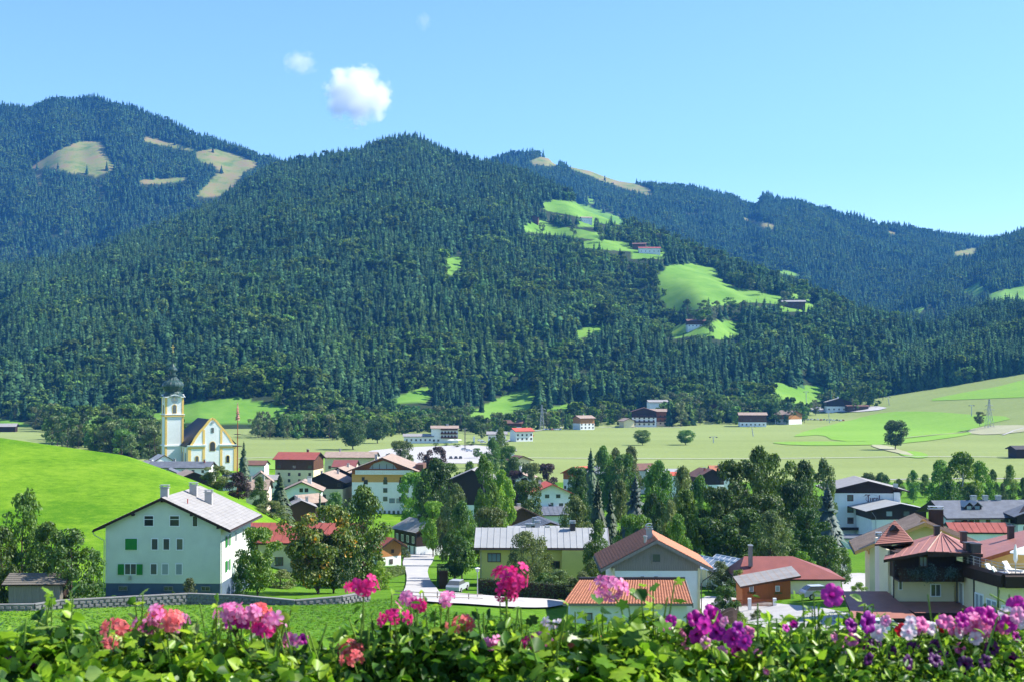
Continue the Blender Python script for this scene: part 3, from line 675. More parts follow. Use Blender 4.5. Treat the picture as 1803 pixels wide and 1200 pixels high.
class Roof:
    """gable roof over a body dx by dy; ridge along y (gable to the front) or along x"""
    def __init__(s, dx, dy, he, pitch, ridge='y', ov=.9, oe=1.0, t=.24):
        s.dx, s.dy, s.he, s.ridge, s.ov, s.oe, s.t = dx, dy, he, ridge, ov, oe, t
        s.tn = tan(R(pitch)); s.hw = (dx if ridge == 'y' else dy)/2; s.hl = (dy if ridge == 'y' else dx)/2
        s.za = he+s.hw*s.tn                                # underside height over the ridge
    def P(s, u, v, z): return (u, v, z) if s.ridge == 'y' else (v, u, z)
    def top(s, u): return s.za+s.t-abs(u)*s.tn
    def build(s, parent, cover, under=None, style='', rows=.36, barge=True, gut=True, label=None):
        under = under or wood_dark; e = s.hw+s.oe; L = s.hl+s.ov; o = MB()
        for q in (-1, 1):
            a = s.P(0, -L, s.top(0)); b = s.P(q*e, -L, s.top(e)); c = s.P(q*e, L, s.top(e)); d = s.P(0, L, s.top(0))
            o.slab([a, b, c, d], s.t)
        ro = o.build('roof', [cover, under], parent)
        if label: ro['label'] = label
        cs = cos(math.atan(s.tn))
        if style == 'seam' or style == 'rib':
            r = MB(); st = .85 if style == 'seam' else 1.2; n = int(2*L/st)
            for q in (-1, 1):
                for i in range(n+1):
                    v = -L+.02+i*(2*L-.04)/n
                    r.add([s.P(0, v-.03, s.top(0)+.003), s.P(0, v+.03, s.top(0)+.003), s.P(q*e, v+.03, s.top(e)+.003), s.P(q*e, v-.03, s.top(e)+.003),
                           s.P(0, v-.03, s.top(0)+.05), s.P(0, v+.03, s.top(0)+.05), s.P(q*e, v+.03, s.top(e)+.05), s.P(q*e, v-.03, s.top(e)+.05)], [(4,5,6,7),(0,4,7,3),(1,2,6,5),(3,7,6,2)])
            r.build('roof_seams', cover, ro, kind='stuff')
        if style == 'tile':
            V = []; Fq = []; nr = int(e/cs/rows); nv = int(2*L/.30); K = 5
            for q in (-1, 1):
                for i in range(nr):
                    u0, u1 = e*i/nr, e*(i+1)/nr+.03
                    vv = np.linspace(-L, L, nv*K+1); zz = .035*(np.sin(np.linspace(0, nv*2*pi, nv*K+1))); jit = (np.random.default_rng(i+99).random(nv*K+1)-.5)*.012
                    b = len(V)
                    for v, z_, j in zip(vv, zz, jit):
                        V.append(s.P(q*u0, v, s.top(u0)+.045+z_+j)); V.append(s.P(q*u1, v, s.top(u1)+.095+z_+j)); V.append(s.P(q*u1, v, s.top(u1)+.03))
                    for k in range(nv*K): Fq += [(b+3*k, b+3*k+1, b+3*k+4, b+3*k+3), (b+3*k+1, b+3*k+2, b+3*k+5, b+3*k+4)]
            link('roof_tiles', npmesh('roof_tiles', V, Fq, cover), ro, kind='stuff')
            rt = MB(); n = int(2*L/.4)
            for i in range(n): v = -L+i*2*L/n; rt.tube([s.P(0, v, s.top(0)+.06), s.P(0, v+.42, s.top(0)+.08)], [.11, .13], 7)
            rt.build('ridge_tiles', cover, ro, kind='stuff')
        if style == 'course':
            r = MB(); nr = int(e/cs/.45)
            for q in (-1, 1):
                for i in range(1, nr):
                    u = e*i/nr; r.add([s.P(q*(u-.06), -L, s.top(u-.06)+.004), s.P(q*(u-.06), L, s.top(u-.06)+.004), s.P(q*u, L, s.top(u)+.04), s.P(q*u, -L, s.top(u)+.04), s.P(q*u, -L, s.top(u)), s.P(q*u, L, s.top(u))], [(0,1,2,3),(3,2,5,4)])
            r.build('roof_courses', cover, ro, kind='stuff')
        if barge:
            for v in (-1, 1):
                b = MB()
                for q in (-1, 1):
                    y0, y1 = (v*L+.003*v, v*(L+.06))
                    pts = [(0, s.top(0)-.02), (q*(e+.02), s.top(e)-.02), (q*(e+.02), s.top(e)-.02-s.t-.06), (0, s.top(0)-.02-s.t-.06)]
                    b.prism(pts, lambda a, z, h: s.P(a, h, z), min(y0, y1), max(y0, y1))
                b.build('barge_board', under, ro)
        if gut:
            for q in (-1, 1):
                g = MB(); z = s.top(e)-s.t*.9; g.tube([s.P(q*(e+.08), -L, z), s.P(q*(e+.08), L, z)], .075, 6); g.build('gutter', metal_dark, ro)
        return ro
def body(parent, dx, dy, zs, mats, R_, z0=-1.5, names=None, proud=0):
    """storeys: zs = heights of the bands, last band ends under the gable roof; each band is a part"""
    lo = z0
    for i, m in enumerate(mats):
        b = MB(); hi = zs[i] if i < len(zs) else None; g = .0 if i == 0 else proud
        hx, hy = dx/2+g, dy/2+g
        if hi is not None: b.box(-hx, -hy, lo, hx, hy, hi)
        else:
            w = (hx if R_.ridge == 'y' else hy)-.002; l = (hy if R_.ridge == 'y' else hx)-.002
            if lo < R_.he: pts = [(-w, lo), (w, lo), (w, R_.za-w*R_.tn-.003), (0, R_.za-.003), (-w, R_.za-w*R_.tn-.003)]
            else:
                ww = (R_.za-lo)/R_.tn; pts = [(-ww, lo), (ww, lo), (0, R_.za-.003)]
            b.prism(pts, lambda a, z, h: R_.P(a, h, z), -l, l)
        b.build((names or {}).get(i, 'timber_wall' if m.name.startswith('wood') else 'wall'), m, parent); lo = (hi or lo)+.003
def grid_windows(p, face, dx, dy, cols, rows, w, h, width=None, a0=0, **k):
    width = width or (dx if face in ('front', 'back') else dy)*.8
    for z in rows:
        for i in range(cols):
            window(p, face, dx, dy, a0+(0 if cols == 1 else -width/2+width*i/(cols-1)), z, w, h, **k)
def chalet(name, label, cat, loc, dx, dy, he, pitch=22, rz=0, ridge='y', walls=None, zs=(), cover=None, under=None, style='', ov=1.0, oe=1.1, t=.24, win=(), balc=(), chim=(), shut=(), gut=False, group=None, proud=.02, fm=None, base=-2.5):
    o = thing(name, label, cat, loc, rz, group); rf = Roof(dx, dy, he, pitch, ridge, ov, oe, t)
    body(o, dx, dy, list(zs), walls or [plaster_white], rf, z0=base, proud=proud)
    ro = rf.build(o, cover or roof_grey, under, style, gut=gut)
    for w in win:                                           # (face, cols, rows, w, h, span, a0, style)
        face, cols, rows, ww, hh = w[:5]; span = w[5] if len(w) > 5 else None; a0 = w[6] if len(w) > 6 else 0; stl = w[7] if len(w) > 7 else 'm'
        grid_windows(o, face, dx+2*proud*(len(zs) > 0), dy+2*proud*(len(zs) > 0), cols, rows, ww, hh, span, a0, style=stl, fm=fm or frame_brown)
    for b in balc: balcony(o, b[0], dx+2*proud*(len(zs) > 0), dy+2*proud*(len(zs) > 0), *b[1:])
    for c in chim:
        x, y, h = c[:3]; u = x if ridge == 'y' else y; z = rf.top(abs(u)); chimney(ro, x, y, z-.6, z+h, *(c[3:] if len(c) > 3 else ()))
    return o, rf
def G3(px, d, dz=0.0): x = X(px, d); return (x, d, gz(x, d)+dz)
red_bloom = mat('red_bloom', (.55,.03,.05), .7, .3, 8); pink_bloom = mat('pink_bloom', (.75,.12,.25), .7, .3, 8); yellow_bloom = mat('yellow_bloom', (.75,.45,.03), .7, .3, 8)

# ================================================================ pale green house with the garden wall, front left
D1 = 160; s1 = F/D1
def build_green_house():
    bx = X(292.5, D1); z0 = Z(1041, D1); o = thing('apartment_house', 'pale green house with green shutters and light grey roof below the meadow hill', 'house', (bx, D1+8, z0), R(-1.5))
    dx, dy = 12.9, 16.0; rf = Roof(dx, dy, 7.35, 25, 'y', .75, 1.25, .26)
    body(o, dx, dy, [.95], [plinth_blue, plaster_cool], rf, z0=-2, names={0: 'plinth'}, proud=.05)
    dx += .1; dy += .1
    ro = rf.build(o, roof_grey, wood_dark, 'course', gut=True)
    A = lambda px: (px-292.5)/s1
    def w(x0, y0, x1, y1, **k): return window(o, 'front', dx, dy, A((x0+x1)/2), (1041-y1)/s1, (x1-x0)/s1, (y1-y0)/s1, fm=frame_white, **k)
    w(258.2, 907, 276.5, 926.8, style='c'); w(303.4, 907, 322, 926.8, style='c'); w(344, 907.5, 354, 926.8)
    for a, b in ((271.5, 284.4), (292.2, 305), (315.5, 328.6)): w(a, 947, b, 968.3)
    for a, b in ((270, 283), (290, 303.3), (314.6, 327.6)): w(a, 991, b, 1011.5, gm=glass_blue if a > 285 else glass)
    w(225, 947, 248, 968.3); shutter(o, 'front', dx, dy, A(236.5), (1041-967.5)/s1, 1.34, 1.26)
    w(224.5, 991, 246.5, 1011.5, style='m'); shutter(o, 'front', dx, dy, A(218.6), (1041-1011)/s1, .68, 1.18); shutter(o, 'front', dx, dy, A(251.6), (1041-1011)/s1, .68, 1.18)
    for a in (222.5, 302.5, 368): window(o, 'front', dx, dy, A(a), .12, 1.05, .55, fm=concrete_dark, style='m')
    for a, z in ((-4.6, 4.7), (-4.6, 1.9)):
        window(o, 'right', dx, dy, a, z, 1.0, 1.25, style='m'); shutter(o, 'right', dx, dy, a-.85, z, .62, 1.25); shutter(o, 'right', dx, dy, a+.85, z, .62, 1.25)
    for a in (-.5, 3.5): window(o, 'right', dx, dy, a, 4.7, 1.0, 1.25, style='m')
    for x, y, h in ((-.15, -6.9, 1.0), (1.15, 1.0, 1.15), (3.1, .4, 1.25)):
        z = rf.top(abs(x)); c = chimney(ro, x, y, z-.5, z+h, .85, .6, concrete)
    p = MB(); p.cyl(2.1, -5.5, rf.top(2.1)-.1, rf.top(2.1)+.55, .06, .06, 6); p.build('vent_pipe', red_paint, ro)
    for q in (-1, 1):
        g = MB(); zt = rf.top(rf.hw+rf.oe)-.3
        g.tube([(q*(dx/2+1.3), -dy/2-.4, zt), (q*(dx/2+1.2), -dy/2-.3, zt-.35), (q*(dx/2+.12), -dy/2-.10, zt-1.0), (q*(dx/2+.12), -dy/2-.10, -.6)], .05, 6); g.build('downpipe', metal_grey, o)
    for x in (-3.3, 0, 3.3, 6.3):
        b = MB(); b.box(x-.12, -dy/2-.7, rf.top(x)-.55, x+.12, -dy/2-.003, rf.top(x)-.33); b.build('roof_beam', wood_dark, ro)
    b = MB(); b.box(A(233), -dy/2-.3, 1.35, A(237), -dy/2-.003, 1.75); b.build('wall_box', metal_grey, o)
    return o
build_green_house()
# shed
def planks(parent, face, dx, dy, h, w, m, x0=None, x1=None, z0=0, gap=.02, topf=None, name='plank'):
    L = (dx if face in ('front', 'back') else dy); a0 = -L/2 if x0 is None else x0; a1 = L/2 if x1 is None else x1; n = max(1, int((a1-a0)/w)); s = (a1-a0)/n; cache = {}
    for i in range(n):
        hh = h if topf is None else round(topf(a0+(i+.5)*s), 2)
        k = (hh, i % 3)
        if k not in cache:
            b = MB(); b.box(-s/2+gap/2, -.045-.012*(i % 3), 0, s/2-gap/2, -.002, hh-z0); cache[k] = b.data(name, m)
        link(name, cache[k], parent, facer(face, dx, dy)(a0+(i+.5)*s, 0, z0), FROT[face])
def build_shed():
    d = 141; x = X(60, d); z = Z(1072, d); o = thing('garden_shed', 'small weathered timber shed with mossy roof under the left garden trees', 'shed', (x, d+2.5, z), R(3))
    dx, dy = 5.0, 4.4; rf = Roof(dx, dy, 2.5, 16, 'x', .55, .5, .14)
    body(o, dx, dy, [], [wood_old], rf, z0=-.6); rf.build(o, wood_old, wood_dark, 'course', gut=False)
    planks(o, 'front', dx, dy, 2.42, .24, wood_grey)
    b = MB(); b.box(dx/2+.004, -1.0, 0, dx/2+.05, .6, 2.0); b.build('door', wood_dark, o)
build_shed()
def build_wall():
    # long garden wall of rough stones: courses of separate stones with a capping
    path = [(-14, 1085, 137), (60, 1084, 138), (105, 1077, 140), (240, 1069, 144), (330, 1064, 147), (420, 1067, 147), (520, 1076, 146), (600, 1069, 148), (648, 1060, 152)]
    P = [at(*p) for p in path]; root = thing('garden_wall', 'long low rough stone retaining wall with concrete cap below the pale green house', 'wall', P[0])
    g = random.Random(3); core = MB(); cap = MB(); stones = []
    def line(n): 
        out = []
        for i in range(len(P)-1):
            L = (P[i+1]-P[i]).length; k = max(1, int(L/n))
            for j in range(k): out.append((P[i].lerp(P[i+1], j/k), P[i].lerp(P[i+1], (j+1)/k)))
        return out
    for a, b in line(2.0):
        a = a-P[0]; b = b-P[0]; dn = Vector((b.y-a.y, -(b.x-a.x), 0)).normalized()*.2
        core.add([a-dn, b-dn, b+dn, a+dn, (a-dn)+Vector((0,0,1.12)), (b-dn)+Vector((0,0,1.12)), (b+dn)+Vector((0,0,1.12)), (a+dn)+Vector((0,0,1.12))], [(0,1,5,4),(2,3,7,6),(4,5,6,7),(0,4,7,3),(1,2,6,5)])
        for v, z0, z1 in ((0, 1.125, 1.22),):
            dn2 = dn*1.35; cap.add([a-dn2+Vector((0,0,z0)), b-dn2+Vector((0,0,z0)), b+dn2+Vector((0,0,z0)), a+dn2+Vector((0,0,z0)), a-dn2+Vector((0,0,z1)), b-dn2+Vector((0,0,z1)), b+dn2+Vector((0,0,z1)), a+dn2+Vector((0,0,z1))], [(0,1,2,3),(4,5,6,7),(0,1,5,4),(2,3,7,6),(0,4,7,3),(1,2,6,5)])
    core.build('wall_core', concrete_dark, root); cap.build('coping', concrete_dark, root)
    protos = []
    for k in range(6):
        b = MB(); w, h = .36+.12*k/2, .26+.03*(k % 3)
        b.add([(-w/2,0,-h/2),(w/2,0,-h/2),(w/2,0,h/2),(-w/2,0,h/2),(-w*.42+g.random()*.05,-.12,-h*.38),(w*.4,-.10-g.random()*.05,-h*.4),(w*.42,-.12,h*.36),(-w*.38,-.09-g.random()*.05,h*.4)], [(4,5,6,7),(0,1,5,4),(1,2,6,5),(2,3,7,6),(3,0,4,7)])
        protos.append(b.data('stone', stone_wall))
    cnt_ = 0; rest = MB()
    for a, b in line(.62):
        d = b-a; ang = atan2(d.y, d.x); nrm = Vector((d.y, -d.x, 0)).normalized()*.2
        for row in range(3):
            c = a.lerp(b, .5+(.25 if row % 2 else -.2))+Vector((0, 0, .2+row*.34+(g.random()-.5)*.05))-P[0]+nrm*1.0
            if cnt_ < 290 and row > 0:
                o = link('stone', protos[g.randrange(6)], root, c, ang); cnt_ += 1
            else:
                w, h = .5, .28; M_ = Matrix.Rotation(ang, 3, 'Z'); vs = [c+M_ @ Vector(q) for q in ((-w/2,0,-h/2),(w/2,0,-h/2),(w/2,0,h/2),(-w/2,0,h/2),(-w*.4,-.1,-h*.38),(w*.4,-.11,-h*.4),(w*.4,-.1,h*.36),(-w*.38,-.12,h*.4))]
                rest.add(vs, [(4,5,6,7),(0,1,5,4),(1,2,6,5),(2,3,7,6),(3,0,4,7)])
    rest.build('stonework', stone_wall, root, kind='stuff')
build_wall()
# ================================================================ near middle
chalet('annexe_building', 'long building with plain red roof and cream walls behind the pale green house', 'house', (X(520, 198), 204, gz(X(520,198),200)), 17, 9, 4.6+gz(0,0)*0, 23, R(-2), 'x', [plaster_cream], cover=roof_red, style='rib', ov=.6, oe=.9, win=[('front', 4, (1.2,), 1.2, 1.2)], chim=[(-6.3, -3, 1.0, .6, .5, metal_dark, False)])
def yellow_house():
    d = 190; z0 = Z(1033, d); s = F/d; x = X(955, d); dx, dy = 16.6, 9.5
    o, rf = chalet('yellow_house', 'bright yellow house with long light grey metal roof beside the driveway', 'house', (x, d+dy/2, z0), dx, dy, 5.35, 21, R(-1), 'x', [plaster_yellow], cover=roof_lgrey, under=wood_brown, style='seam', ov=.7, oe=.7, gut=True, chim=[(4.2, -.6, .9, .7, .6, metal_dark), (-.6, 1.5, 1.1, .7, .6, concrete)])
    A = lambda px: (px-955)/s
    for x0, y0, x1, y1, st in ((859.5, 973, 883, 989, 'M'), (899, 973, 910, 988, ''), (970, 987, 986.5, 1001, 'm')):
        window(o, 'front', dx, dy, A((x0+x1)/2), (1033-y1)/s, (x1-x0)/s, (y1-y0)/s, fm=frame_brown, gm=glass_blue if x0 < 890 else glass, style=st)
    b = MB(); b.box(A(990), -dy/2-.9, -1, A(1046), -dy/2-.003, 5.0); b.build('bay_wall', plaster_yellow, o)
    b = MB(); b.box(A(868), -dy/2-.5, -1, A(905), -dy/2-.003, .9); b.build('terrace_wall', concrete, o)
    b = MB(); b.tube([(A(848), -dy/2-.1, 5.0), (A(848), -dy/2-.1, -1)], .05); b.build('downpipe', metal_grey, o)
yellow_house()
chalet('metal_roof_house', 'flat pale metal roofed building with box chimney just behind the yellow house', 'house', G3(942, 262), 9.6, 9, 6.6, 9, R(2), 'x', [plaster_white], cover=roof_lgrey, style='rib', ov=.3, oe=.3, chim=[(-.5, -3.2, .9, .7, .6, metal_dark), (-1.2, -1, .4, 1.1, .8, metal_grey), (2.0, -3.8, .7, .8, .6, metal_dark)])
chalet('grey_gable_house', 'cream gabled house with dark grey roof and brown eaves beside the pale metal roof', 'house', G3(958, 280), 10, 11, 6.6, 20, R(10), 'y', [plaster_cream], cover=roof_slate, under=wood_brown, style='course', win=[('front', 3, (1.2, 3.8), .9, 1.1)], chim=[(-2.5, -3, 1.2, .7, .6, metal_grey)])
chalet('brown_gable_house', 'dark timber house with ribbed brown roof left of the round green tree', 'house', G3(896, 330), 9.8, 11, 8.4, 24, R(28), 'y', [plaster_white, wood_brown], [2.8], cover=roof_tan, style='seam', win=[('front', 3, (3.6,), .9, 1.1)], chim=[(-1, 2, 1.0), (1.5, -2, .8)])
chalet('slate_roof_hall', 'low building with wide slate coloured sheet roof below the red gabled house', 'house', G3(980, 380), 9.0, 12, 6.8, 14, R(6), 'x', [plaster_white], cover=roof_slate, style='rib', ov=.5, oe=.6, win=[('front', 2, (1.2,), .9, 1.0)], chim=[(-1.5, 3, 1.0, .6, .5, metal_dark)])
def red_gable():
    o, rf = chalet('red_gable_house', 'white gabled house with red roof edge and balcony among round green trees', 'house', G3(966, 440), 11.4, 11, 9.6, 24, R(8), 'y', [plaster_white], cover=roof_bright, under=roof_bright, ov=1.4, oe=1.0, win=[('front', 2, (8.0,), 1.3, 1.1, 3.4, .3), ('front', 1, (4.8,), 1.0, 1.8, 0, 0), ('front', 2, (4.9,), 1.3, 1.5, 1.8, 3.8)], balc=[('front', .6, 4.6, 9.4, 1.4, 1.0, plaster_white)], chim=[(-2.6, 1, 1.3, .7, .7, plaster_white)])
red_gable()
def hut():
    d = 312; x = X(743, d+4); z = gz(x, d); o, rf = chalet('timber_barn', 'dark timber barn with grey tiled roof and white window row above the driveway', 'barn', (x, d+5, z+.2), 8.4, 10.4, 5.0, 24, R(32), 'y', [plaster_white, wood_dark], [1.8], cover=roof_grey, style='course', ov=.9, oe=.7, win=[('left', 4, (2.4,), 1.0, 1.5, 7.6, 0, 'm')], chim=[(-.4, .6, .9, .5, .5, metal_dark), (.9, 2.5, .8, .5, .5, roof_brown)], fm=frame_white)
    for k in range(5):
        b = MB(); b.box(-4.28, -4.5+k*2.1, -.2, -4.205, -4.1+k*2.1, 1.75); b.build('post', wood_dark, o)
hut()
def yard_fence():
    a = hit(744, 971); b = hit(781, 973); o = thing('panel_fence', 'pale yellow panel fence along the yard of the dark timber barn', 'fence', (a[0], a[1], gz(*a)))
    n = 9; dv = Vector((b[0]-a[0], b[1]-a[1], 0)); L = dv.length; bm = MB(); w = L/n; bm.box(.02, -.03, .1, w-.05, .03, 1.7); me = bm.data('panel', fabric_yellow); me2 = bm.data('panel', fabric_white); ang = atan2(dv.y, dv.x)
    for k in range(n):
        p = dv*(k/n); link('panel', me if k % 3 == 0 else me2, o, (p.x, p.y, gz(a[0]+p.x, a[1]+p.y)-gz(*a)), ang)
yard_fence()
chalet('orange_hut', 'small orange timber house with brick red roof in front of the large hotel', 'house', G3(676, 268), 4.4, 5.2, 3.9, 30, R(38), 'y', [plaster_white, wood_orange], [1.9], cover=roof_red, style='rib', ov=.9, oe=.8, win=[('front', 1, (.5,), .7, .9, 0, 0), ('front', 1, (2.5,), .6, .7, 0, .3)])
# ================================================================ big hotel with the orange timber storey
def big_hotel():
    d = 470; s = F/d; z0 = Z(908, d); dx, dy = 20.6, 22.0; x = X(677, d)
    o = thing('hotel', 'tall white hotel with orange timber upper storeys and wide glass topped gable', 'hotel', (x, d+dy/2, z0), R(-2)); rf = Roof(dx, dy, 15.2, 21, 'y', 2.2, 1.6, .3)
    body(o, dx, dy, [11.2, 13.9], [plaster_white, wood_gold, wood_red], rf, z0=-3, proud=.04); rf.build(o, roof_tan, wood_brown, gut=False)
    A = lambda px: (px-677)/s; dx += .1; dy += .1
    for py in (848, 862.5, 877.5):
        for px_ in ((646.5 if py < 870 else None), 681, 709, 718.5):
            if px_: window(o, 'front', dx, dy, A(px_), (908-py)/s-.75, 1.4, 1.5, fm=frame_brown, gm=glass)
    for px_ in (642, 681, 709, 718.5): window(o, 'front', dx, dy, A(px_), 11.6, 1.0, 1.3, fm=frame_brown)
    for px_ in (693, 705.5, 717): window(o, 'front', dx, dy, A(px_), 4.4, 1.8, 1.5, fm=frame_brown, gm=glass_blue, style='m')
    for k in range(7): window(o, 'front', dx, dy, A(664+k*8), .3, 1.0, 1.7, fm=frame_white, gm=glass)
    balcony(o, 'front', dx, dy, .6, 14.0, 19.2, 1.6, 1.25, plaster_white, None)
    g = MB(); g.prism([(-4.6, 15.6), (4.6, 15.6), (3.4, 17.2), (0, 18.4), (-3.4, 17.2)], lambda a, z, h: (a, h, z), -dy/2-.06, -dy/2-.01); g.build('gable_glazing', glass_pale, o)
    for k in (-3.4, -1.2, 1.2, 3.4):
        b = MB(); b.box(k-.08, -dy/2-.11, 15.6, k+.08, -dy/2-.063, 17.2); b.build('glazing_bar', wood_brown, o)
    for z in (3.1, 6.0, 8.9, 11.7): balcony(o, 'right', dx, dy, -6, z, 8, 1.5, 1.1, wood_orange, red_bloom)
    w = MB(); w.box(dx/2, -dy/2+3, 13.5, dx/2+2.6, -dy/2+14, 16.9); w.build('side_roof_block', roof_brown, o)
    chimney(o, -4, 2, rf.top(4)-.5, rf.top(4)+1.5, .9, .9)
    # low terrace with parasol
    t = MB(); t.box(A(700), -dy/2-7, -2, A(745), -dy/2-.01, .02); t.build('terrace', concrete, o)
    return o
big_hotel()
def parasol(x, y, z, m, label, r=1.8, h=2.5, closed=False):
    o = thing('parasol', label, 'parasol', (x, y, z)); p = MB(); p.cyl(0, 0, 0, h, .04, .04, 6); p.build('pole', metal_grey, o)
    c = MB()
    if closed: c.lathe([(.05, h+.35), (.16, h-.2), (.20, h-.9), (.06, h-1.2)], 8)
    else: c.lathe([(.02, h+.15), (r*.5, h-.1), (r, h-.45), (r*.98, h-.52), (r*.5, h-.16), (.02, h+.10)], 8)
    c.build('canopy', m, o); return o
x, y = X(720, 462), 462; parasol(x, y, gz(x, y)-.3+1.5, fabric_yellow, 'yellow parasol on the terrace at the foot of the large hotel')
# ================================================================ village behind and left of the hotel
chalet('white_chalet', 'white chalet with pale edged roof and small balcony frame left of the large hotel', 'house', G3(535, 450), 11.2, 12, 9.2, 24, R(4), 'y', [plaster_white], cover=roof_tan, ov=1.2, oe=1.1, win=[('front', 2, (8.6,), 1.1, 1.2, 1.6, .6), ('front', 3, (5.6,), .9, 1.1, 6.5), ('front', 2, (2.6,), .9, 1.4, 6.0)], balc=[('front', 0, 5.0, 3.4, 1.2, 1.0, wood_dark)], chim=[(2, -1, 1.8, 1.3, .8, plaster_white)])
chalet('dark_gable_chalet', 'chalet with dark brown timber gable and cream base left of the large hotel', 'house', G3(580, 480), 12.5, 14, 9.8, 24, R(-6), 'y', [plaster_cream, wood_dark], [7.4], cover=roof_tan, under=wood_dark, ov=1.3, oe=1.4, win=[('front', 3, (4.2,), 1.2, 1.4), ('front', 2, (8.2,), 1.0, 1.1)], chim=[(-3, 2, 1.2), (2.4, 3, 1.1)])
chalet('twin_roof_chalet', 'narrow pale roofed chalet squeezed beside the dark brown timber gable', 'house', G3(606, 500), 10, 14, 10.4, 24, R(-8), 'y', [plaster_cream, wood_dark], [6], cover=roof_tan, ov=1.2, oe=1.2, win=[('front', 2, (2.2,), 1, 1.2)], chim=[(1, 2, 1.0)])
chalet('red_roof_inn', 'inn with light red hipped roof and dark dormer band behind the white chalet', 'house', G3(528, 540), 15, 12, 10.2, 20, R(-10), 'x', [plaster_cream, wood_brown], [6.2], cover=roof_red, ov=.8, oe=.8, win=[('front', 4, (1.6, 4.0), 1.0, 1.2), ('front', 3, (6.8,), 1.4, 1.2)], chim=[(3, 1, 1.2, .8, .8, roof_brown)])
chalet('long_grey_roof_house', 'long building with grey brown roof behind the large hotel', 'house', G3(620, 575), 20, 11, 9.6, 18, R(-3), 'x', [plaster_cream], cover=roof_tan, ov=.6, oe=.8, win=[('front', 6, (2.0, 5.0), 1.0, 1.2)], chim=[(-5, 1, 1.2)])
chalet('maroon_roof_house', 'low house with reddish roof tucked before the long grey brown roof', 'house', G3(610, 535), 8, 9, 9.4, 24, R(-4), 'x', [plaster_pink], cover=roof_maroon, ov=.6, oe=.8, win=[('front', 3, (2.0, 5.0), .9, 1.1)])
chalet('brown_roof_cottage', 'small cottage under broad brown roof in front of the white chalet', 'house', G3(541, 410), 7.0, 8, 8.0, 27, R(-38), 'y', [plaster_white, wood_dark], [2.2], cover=roof_tan, style='course', ov=.7, oe=.9, win=[('front', 2, (.7,), .9, 1.1)])
chalet('timber_gable_cottage', 'small brown timber gable with light sheet roof near the autumn coloured tree', 'house', G3(530, 368), 7.0, 8, 6.6, 24, R(12), 'y', [wood_brown], cover=roof_grey, ov=.6, oe=.7, win=[('front', 1, (2.2,), 1.0, 1.0)], chim=[(1.6, 0, 1.0, .7, .7, metal_grey), (-1.0, 2, .8)])
chalet('beige_gable_house', 'beige gabled house between the dark trees right of the church', 'house', G3(460, 480), 8.0, 9, 8.8, 38, R(10), 'y', [plaster_pink], cover=roof_tan, ov=.5, oe=.5, win=[('front', 2, (2.2,), .9, 1.1), ('front', 1, (5.2,), .8, 1.0)])
chalet('hidden_roof_house', 'low brown roof with two pale chimneys at the foot of the hill', 'house', G3(457, 362), 5.2, 7, 8.0, 30, R(0), 'x', [plaster_pink], cover=roof_tan, ov=.4, oe=.5, chim=[(-2, -.5, 1.1, .55, .55, concrete), (1.2, -.5, 1.2, .6, .55, concrete)])
chalet('long_farm_roof', 'long dark grey roofed farm building directly in front of the church', 'house', (X(322, 492), 492, Z(828, 492)-3.2), 21, 9, 4.6, 20, R(-3), 'x', [plaster_white], cover=roof_slate, ov=.6, oe=.7, win=[('front', 6, (2.8,), .9, 1.0)], chim=[(8, -1, .9, .5, .5, roof_red), (-3, 1, 1.0)])
chalet('small_white_gable', 'small white gable with three dark windows in front of the long dark roof', 'house', (X(300, 478), 478, Z(838, 478)-2.5), 6.4, 8, 3.6, 25, R(8), 'y', [plaster_white], cover=roof_slate, ov=.5, oe=.6, win=[('front', 3, (3.1,), .55, .8, 2.2)])
chalet('dark_barn', 'dark timber barn with tan roof at the meadow edge below the church', 'barn', (X(336, 452), 452, Z(856, 452)-2.0), 11.5, 13, 4.6, 22, R(22), 'y', [plaster_white, wood_dark], [1.6], cover=roof_tan, ov=.8, oe=.8)
chalet('pale_roof_house', 'brown gabled house with pale roofs left of the church', 'house', (X(266, 498), 498, Z(824, 498)-2.5), 6.5, 8, 3.6, 24, R(35), 'y', [plaster_white, wood_dark], [2.5], cover=roof_grey, ov=.7, oe=.7, chim=[(1.5, 2, 1.0, .6, .6, plaster_white)])
chalet('lean_to_house', 'white low house with sheet roof at the foot of the church tower', 'house', (X(285, 515), 515, Z(815, 515)-2.5), 6, 7, 3.8, 30, R(30), 'y', [plaster_white], cover=roof_lgrey, ov=.4, oe=.5, win=[('front', 2, (1.8,), .7, .9)])
for k, (px, d, w, lb) in enumerate(((455, 560, 7, 'small brown roof between the beige gable and the field'), (478, 520, 6, 'low grey roof just left of the red roofed inn'), (408, 520, 5, 'low grey shed roof beside the maypole'))):
    chalet('low_building', lb, 'house', G3(px, d), w, 7, 4.4, 22, R(5*k-5), 'x', [plaster_white], cover=(roof_brown, roof_grey, roof_slate)[k], ov=.5, oe=.6, win=[('front', 2, (1.2,), .8, 1.0)])
